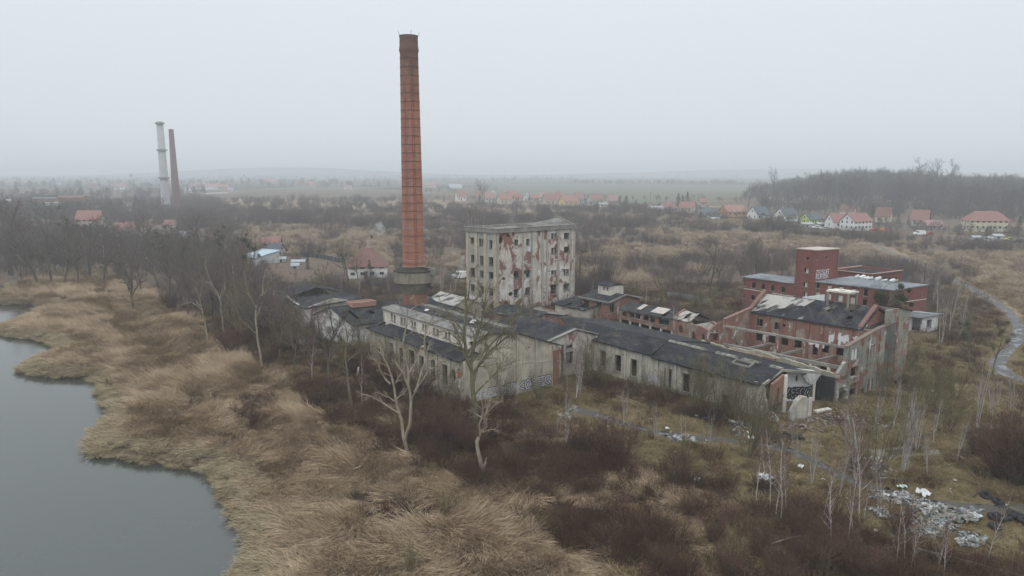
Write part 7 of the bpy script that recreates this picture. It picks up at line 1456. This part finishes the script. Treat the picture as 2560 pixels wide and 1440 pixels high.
# smoke from the white house chimney and behind the tall block
def smoke(label, pts, dens):
    e = None; mb = MB(); P = [at(*pts[0][:2])[:2]]; x, y = P[0]; 
    for i in range(len(pts) - 1): pass
    path, rad = [], []
    for px, py, r_ in pts[1:]: u_, zz = wp((x, y), (x + 1, y), px, py); path.append((x + u_, y, zz)); rad.append(r_)
    mb.tube(path, rad, 12); n = 12; mb.f.append(tuple(range(n))[::-1]); mb.m.append(0); mb.f.append(tuple(len(mb.v) - n + i for i in range(n))); mb.m.append(0)
    m = bpy.data.materials.new('smoke_puff'); m.use_nodes = True; t = m.node_tree; t.nodes.clear(); k = NT(t); o_ = k.n('ShaderNodeOutputMaterial'); v_ = k.n('ShaderNodeVolumePrincipled'); v_.inputs['Color'].default_value = (.97, .97, .98, 1)
    nz = k.noise(k.coords('World', scale=(1, 1, .8)), .55, 4); k.l(k.math('MULTIPLY', k.step(nz, .42, .68), dens), v_.inputs['Density']); k.l(v_.outputs[0], o_.inputs['Volume'])
    o = mb.build('smoke', m); tag(o, label, 'smoke', kind='stuff')
smoke('white smoke drifting right from a chimney of red roofed house', [(912, 690), (917, 622, .5), (922, 602, 1.0), (932, 585, 1.3), (946, 573, 1.9), (960, 566, 1.8)], .3)
smoke('white smoke rising at left edge of the tall factory block', [(1152, 697), (1152, 690, .6), (1155, 672, 1.6), (1160, 655, 1.6), (1164, 640, 1.4)], .2)
# ============================================================= litter, rubble, tyres, loose pieces
def crumple(seed, w_=1., n=3):
    r = random.Random(seed); mb = MB(); g = [[(w_ * (i / n - .5) + r.uniform(-.1, .1) * w_, w_ * .7 * (j / n - .5) + r.uniform(-.1, .1) * w_, r.uniform(.0, .38) * w_) for i in range(n + 1)] for j in range(n + 1)]
    for j in range(n):
        for i in range(n): mb.poly([g[j][i], g[j][i + 1], g[j + 1][i + 1], g[j + 1][i]])
    return mb
def lmat(name, cols): return vegmat(name, cols, 2.5, .9)
M_lit = lmat('mixed_litter', [(.52, .53, .53), (.16, .13, .10), (.38, .41, .41), (.05, .06, .08), (.45, .42, .38), (.12, .15, .12), (.56, .56, .56), (.04, .04, .04), (.25, .2, .14), (.12, .17, .22)])
M_litw = lmat('white_litter', [(.55, .56, .57), (.66, .66, .66), (.42, .46, .47), (.60, .58, .54)])
LP_ = [crumple(400 + i, .75).mesh('litter', M_lit) for i in range(5)] + [crumple(410 + i, .5).mesh('litter', M_litw) for i in range(3)]
DUMPS = [([(2175, 1230), (2230, 1228), (2290, 1245), (2330, 1262), (2300, 1275), (2240, 1262), (2180, 1248)], 420), ([(2290, 1262), (2345, 1262), (2380, 1290), (2400, 1325), (2330, 1340), (2270, 1325), (2240, 1300), (2250, 1288)], 1200),
         ([(2360, 1278), (2440, 1285), (2450, 1310), (2390, 1312)], 300), ([(2250, 1315), (2330, 1330), (2360, 1350), (2300, 1345), (2255, 1332)], 200), ([(2400, 1340), (2440, 1335), (2465, 1350), (2440, 1372), (2390, 1362)], 260), ([(2165, 1270), (2210, 1275), (2230, 1300), (2200, 1295)], 110),
         ([(1815, 1055), (1850, 1048), (1880, 1070), (1890, 1090), (1840, 1090)], 110), ([(1665, 1090), (1720, 1088), (1740, 1105), (1690, 1112)], 60), ([(2150, 1150), (2200, 1145), (2210, 1172), (2160, 1175)], 80), ([(2490, 1130), (2560, 1135), (2560, 1165), (2500, 1165)], 60), ([(1400, 1025), (1440, 1022), (1440, 1045), (1400, 1045)], 30), ([(1890, 1195), (1940, 1190), (1945, 1215), (1900, 1215)], 36)]
pts = []
for poly, n in DUMPS:
    gpz = gp(poly); c0 = np.array(gpz); x0, y0 = c0.min(0); x1, y1 = c0.max(0); k_ = 0
    while k_ < n:
        X_, Y_ = rs.uniform(x0, x1), rs.uniform(y0, y1)
        if inpoly(np.array([X_]), np.array([Y_]), gpz)[0]:
            k_ += 1; s_ = .22 + .85 * rs.rand() ** 2.4; mound = .35 * max(0, mnz(X_, Y_, .5, 99)) if n > 250 else 0; pts.append((X_, Y_, hs(X_, Y_) + mound + rs.uniform(0, .12), rs.uniform(-.5, .5), rs.uniform(-.5, .5), rs.uniform(0, 6.28), s_, s_, s_, rs.randint(0, 8)))
X_, Y_ = rs.uniform(-5, 62, 900), rs.uniform(50, 100, 900); rd_, br_, mu_, ta_, fi_ = classes(X_, Y_); kk = ~rd_ & ~br_ & ~infoot(X_, Y_) & (rs.rand(900) < .5)
for a_, b_ in zip(X_[kk], Y_[kk]): s_ = rs.uniform(.2, .6); pts.append((a_, b_, hs(a_, b_) + .05, 0, 0, rs.uniform(0, 6.28), s_, s_, s_, rs.randint(0, 8)))
gnscatter('rubbish', np.array(pts), LP_, 'tipped white, blue and black plastic rubbish strewn on the ground', 'rubbish')
def sheet(label, px, py, w_, col_, seed, group=None, cat='plastic sheet', name='plastic_sheet'):
    x, y, _ = at(px, py); o = crumple(seed, w_, 5).build(name, col_); o.location = (x, y, hs(x, y) + .18); o.rotation_euler = (0, 0, rng.uniform(0, 3)); tag(o, label, cat, group); return o
M_ws = simple('dirty_white_plastic', (.60, .61, .62), .6, .12); M_bs = simple('blue_plastic', (.10, .25, .42), .5, .1); M_ms = simple('mint_plastic', (.45, .58, .53), .5, .1)
q = [sheet('', a_, b_, w_, M_ws, 500 + i, name='plastic_sheet') for i, (a_, b_, w_) in enumerate(((1833, 1062, 1.1), (1877, 1100, .7), (1668, 1075, .6), (1918, 1200, 1.2), (1908, 1192, .9), (2002, 1172, .7), (1742, 1042, .5), (2308, 1240, 1.2), (2522, 1148, .7), (1905, 1085, .6)))]
name_row(q, 'crumpled white plastic sheet lying in the littered yard', 'white plastic sheets')
sheet('mint green plastic piece beyond the upper rubbish heap', 2254, 1222, .8, M_ms, 520); sheet('small bright blue plastic bag on yard grass', 1766, 1048, .5, M_bs, 521, cat='plastic bag', name='plastic_bag')
def boxobj(label, px, py, s_, mat, ang, cat, name, bev=.02, extra=None):
    x, y, _ = at(px, py); e = empty(name, (0, 0, 0), label, cat); mb = MB(); a, b_, c = s_; mb.box(-a / 2, a / 2, -b_ / 2, b_ / 2, 0, c); o = mb.build('body', mat, e)
    if extra: extra(e, a, b_, c)
    e.location = (x, y, hs(x, y) + .02); e.rotation_euler = (0, 0, R(ang)); return e
def hollow(e, a, b_, c): mb = MB(); mb.box(-a * .28, a * .28, -b_ * .25, b_ * .25, c + .004, c + .02); mb.build('dark_opening', M_black, e)
boxobj('small white open box lying in brambles in mid foreground', 1742, 1202, (.75, .5, .25), M_ws, 60, 'box', 'box', extra=hollow)
boxobj('long white board on the upper rubbish heap', 2233, 1236, (1.6, .35, .12), M_ws, 8, 'board', 'board', extra=lambda e, a, b_, c: None)
boxobj('dirty white mattress on the upper rubbish heap', 2250, 1246, (2.0, 1.0, .2), M_litw if 0 else M_ws, 15, 'mattress', 'mattress', extra=lambda e, a, b_, c: (lambda m_: (m_.box(-a / 2 - .01, a / 2 + .01, -b_ / 2 - .01, b_ / 2 + .01, c * .45, c * .55), m_.build('piping', M_conc, e)))(MB()))
# tyres
def tyre():
    mb = MB(); R_, r_ = .42, .14; N_, n_ = 20, 8
    for i in range(N_):
        for j in range(n_): a = 2 * math.pi * i / N_; b_ = 2 * math.pi * j / n_; mb.v.append(((R_ - r_ + r_ * math.cos(b_) * 1.1) * math.cos(a), (R_ - r_ + r_ * math.cos(b_) * 1.1) * math.sin(a), .15 + r_ * math.sin(b_)))
    for i in range(N_):
        for j in range(n_): mb.f.append((i * n_ + j, ((i + 1) % N_) * n_ + j, ((i + 1) % N_) * n_ + (j + 1) % n_, i * n_ + (j + 1) % n_)); mb.m.append(0)
    return mb.build('tyre', M_tyre, None, smooth=True)
ty = tyre(); tl = []
for i, (a_, b_, dz, tx) in enumerate(((2482, 1300, 0, .3), (2498, 1302, 0, .9), (2500, 1306, .2, .1), (2486, 1322, 0, .2), (2523, 1292, 0, 1.0), (2530, 1298, .25, .3), (2540, 1300, 0, 1.2), (2548, 1302, .2, .1), (2556, 1308, 0, .4), (2560, 1312, .25, .2), (2515, 1300, 0, .1), (2570, 1310, 0, .8), (2462, 1240, 0, .6), (2494, 1256, 0, .2))):
    o = ty if i == 0 else ty.copy()
    if i: col.objects.link(o)
    x, y, _ = at(a_, b_); o.location = (x, y, hs(x, y) + dz + .12 * tx); o.rotation_euler = (tx, 0, rng.uniform(0, 6)); o.scale = (1.25, 1.25, 1.25); tag(o, None, 'tyre'); tl.append(o)
name_row(tl, 'old black tyre by the track at the right edge', 'dumped tyres')
# broken wall chunk, rubble, slabs
def chunk(label, px0, px1, py, hpx, mat, cat='wall fragment'):
    a_, b_ = at(px0, py)[:2], at(px1, py - 6)[:2]; W_ = Wall(a_, b_, side=1, th=.7, zb=-.3); h = hz(a_[0], a_[1], py - hpx); e = empty('wall_fragment', V3(a_, 0), label, cat); r = random.Random(4)
    W_.make(e, mat, [(0, h * .35), (W_.L * .18, h * .8), (W_.L * .4, h * .98), (W_.L * .75, h), (W_.L * .9, h * .9), (W_.L, h * .45)], jag=.25); q = MB(); W_.boxn(q, W_.L * .82, W_.L, 0, h * .93, -.12, .0); q.build('pilaster', M_plA2, e); return e
chunk('free standing broken wall chunk in front of torn open workshop end', 1980, 2026, 1052, 58, M_plL)
def rubble(label, px, py, n, rad, mat, seed):
    x, y, _ = at(px, py); r = random.Random(seed); mb = MB()
    for _ in range(n):
        a = r.uniform(0, 6.28); q = rad * math.sqrt(r.random()); X_, Y_ = x + q * math.cos(a) * 1.4, y + q * math.sin(a) * .8; s_ = r.uniform(.12, .5); z_ = hs(X_, Y_) + max(0, (1 - q / rad)) * .5; d = Vector((r.uniform(-1, 1), r.uniform(-1, 1), r.uniform(-.3, .3))).normalized() * s_
        mb.bar((X_, Y_, z_), (X_ + d.x, Y_ + d.y, z_ + d.z + .1), s_ * r.uniform(.4, .9), s_ * r.uniform(.2, .6))
    o = mb.build('rubble', mat); tag(o, label, 'rubble', kind='stuff'); return o
M_rub = vegmat('rubble_mix', [(.20, .175, .15), (.16, .095, .075), (.27, .25, .23), (.12, .105, .09)], 3.0, .1)
rubble('rubble heap inside and before the torn workshop end', 2060, 1045, 150, 4.2, M_rub, 1); rubble('pale rubble left of the standing wall fragment', 1985, 1072, 50, 1.6, M_rub, 2); rubble('brick rubble below the end wall of roofless hall', 2110, 1060, 120, 4.0, M_rub, 3); rubble('scattered debris by the birches on slope', 2170, 1175, 50, 2.2, M_rub, 4); rubble('debris before the low brick outbuilding', 1400, 832, 60, 3.0, M_rub, 5)
rubble('charred debris patch in front of workshop corner', 1960, 1098, 70, 2.0, M_black, 6)
for nm, (px, py), s_, lab in (('concrete_slab', (2262, 1132), (7.0, 2.6, .12), 'flat dirty concrete slab sunk in grass behind the slope birches'), ('concrete_slab', (2056, 1030), (2.6, .7, .3), 'fallen white concrete beam before the black doorway')):
    boxobj(lab, px, py, s_, simple('dirty_slab', (.17, .155, .13), .9, .3) if s_[0] > 3 else M_plA2, 12 if s_[0] > 3 else 25, 'slab', nm, extra=hollow if s_[0] > 3 else (lambda e, a, b_, c: None))
# curved broken foot of the workshop wall
cu = empty('broken_wall_foot', V3(Le, 0), 'curved broken wall stub at the near corner of long workshop', 'wall fragment'); W_ = Wall(Le, add(Le, (-DL[0] * .8 + UU[0] * .3, -DL[1] * .8 + UU[1] * .3), 1.7), side=-1, th=.45); W_.make(cu, M_plL, [(0, 1.7), (.4, 1.2), (.9, 1.0), (1.3, .6), (1.7, .1)], jag=.2)
# fallen trunks in the reeds and yard
fl_ = []
for i, (a_, b_, l_, an) in enumerate(((1545, 1000, 4.5, -55), (860, 940, 2.2, 60), (1930, 1370, 3.5, 20), (560, 905, 5, 10), (1560, 1010, 3, -60), (2190, 1205, 2.2, -10))):
    x, y, _ = at(a_, b_); mb = MB(); z = hs(x, y) + .45; mb.tube([(x, y, z), (x + l_ / 2 * math.cos(R(an)), y + l_ / 2 * math.sin(R(an)), z + .2), (x + l_ * math.cos(R(an)), y + l_ * math.sin(R(an)), z + .1)], [.055, .04, .02], 6)
    o = mb.build('fallen_trunk', B_pale); o['category'] = 'fallen trunk'; x0, y0, z0 = x, y, z
    o.data.transform(Matrix.Translation((-x0, -y0, -z0))); o.location = (x0, y0, z0); fl_.append(o)
name_row(fl_, 'pale fallen trunk lying on the ground', 'fallen trunks')
# stump of a white post in the brambles
for l_, px, py, yt in (('white concrete post in brambles left of twin trunked tree', 893, 942, 918), ('pale concrete post in the river wood', 249, 640, 627)):
    x, y, _ = at(px, py); e = empty('post', (x, y, hs(x, y)), l_, 'post'); h_ = hz(x, y, yt); mb = MB(); mb.hexa([(x - .15, y - .15, -.2), (x + .15, y - .15, -.2), (x + .15, y + .15, -.2), (x - .15, y + .15, -.2)], [(x + .15, y - .1, h_), (x + .35, y - .1, h_), (x + .35, y + .1, h_), (x + .15, y + .1, h_)]); mb.build('shaft', M_plA2, e)
print('objects', len(bpy.data.objects), 'meshes', len(bpy.data.meshes))
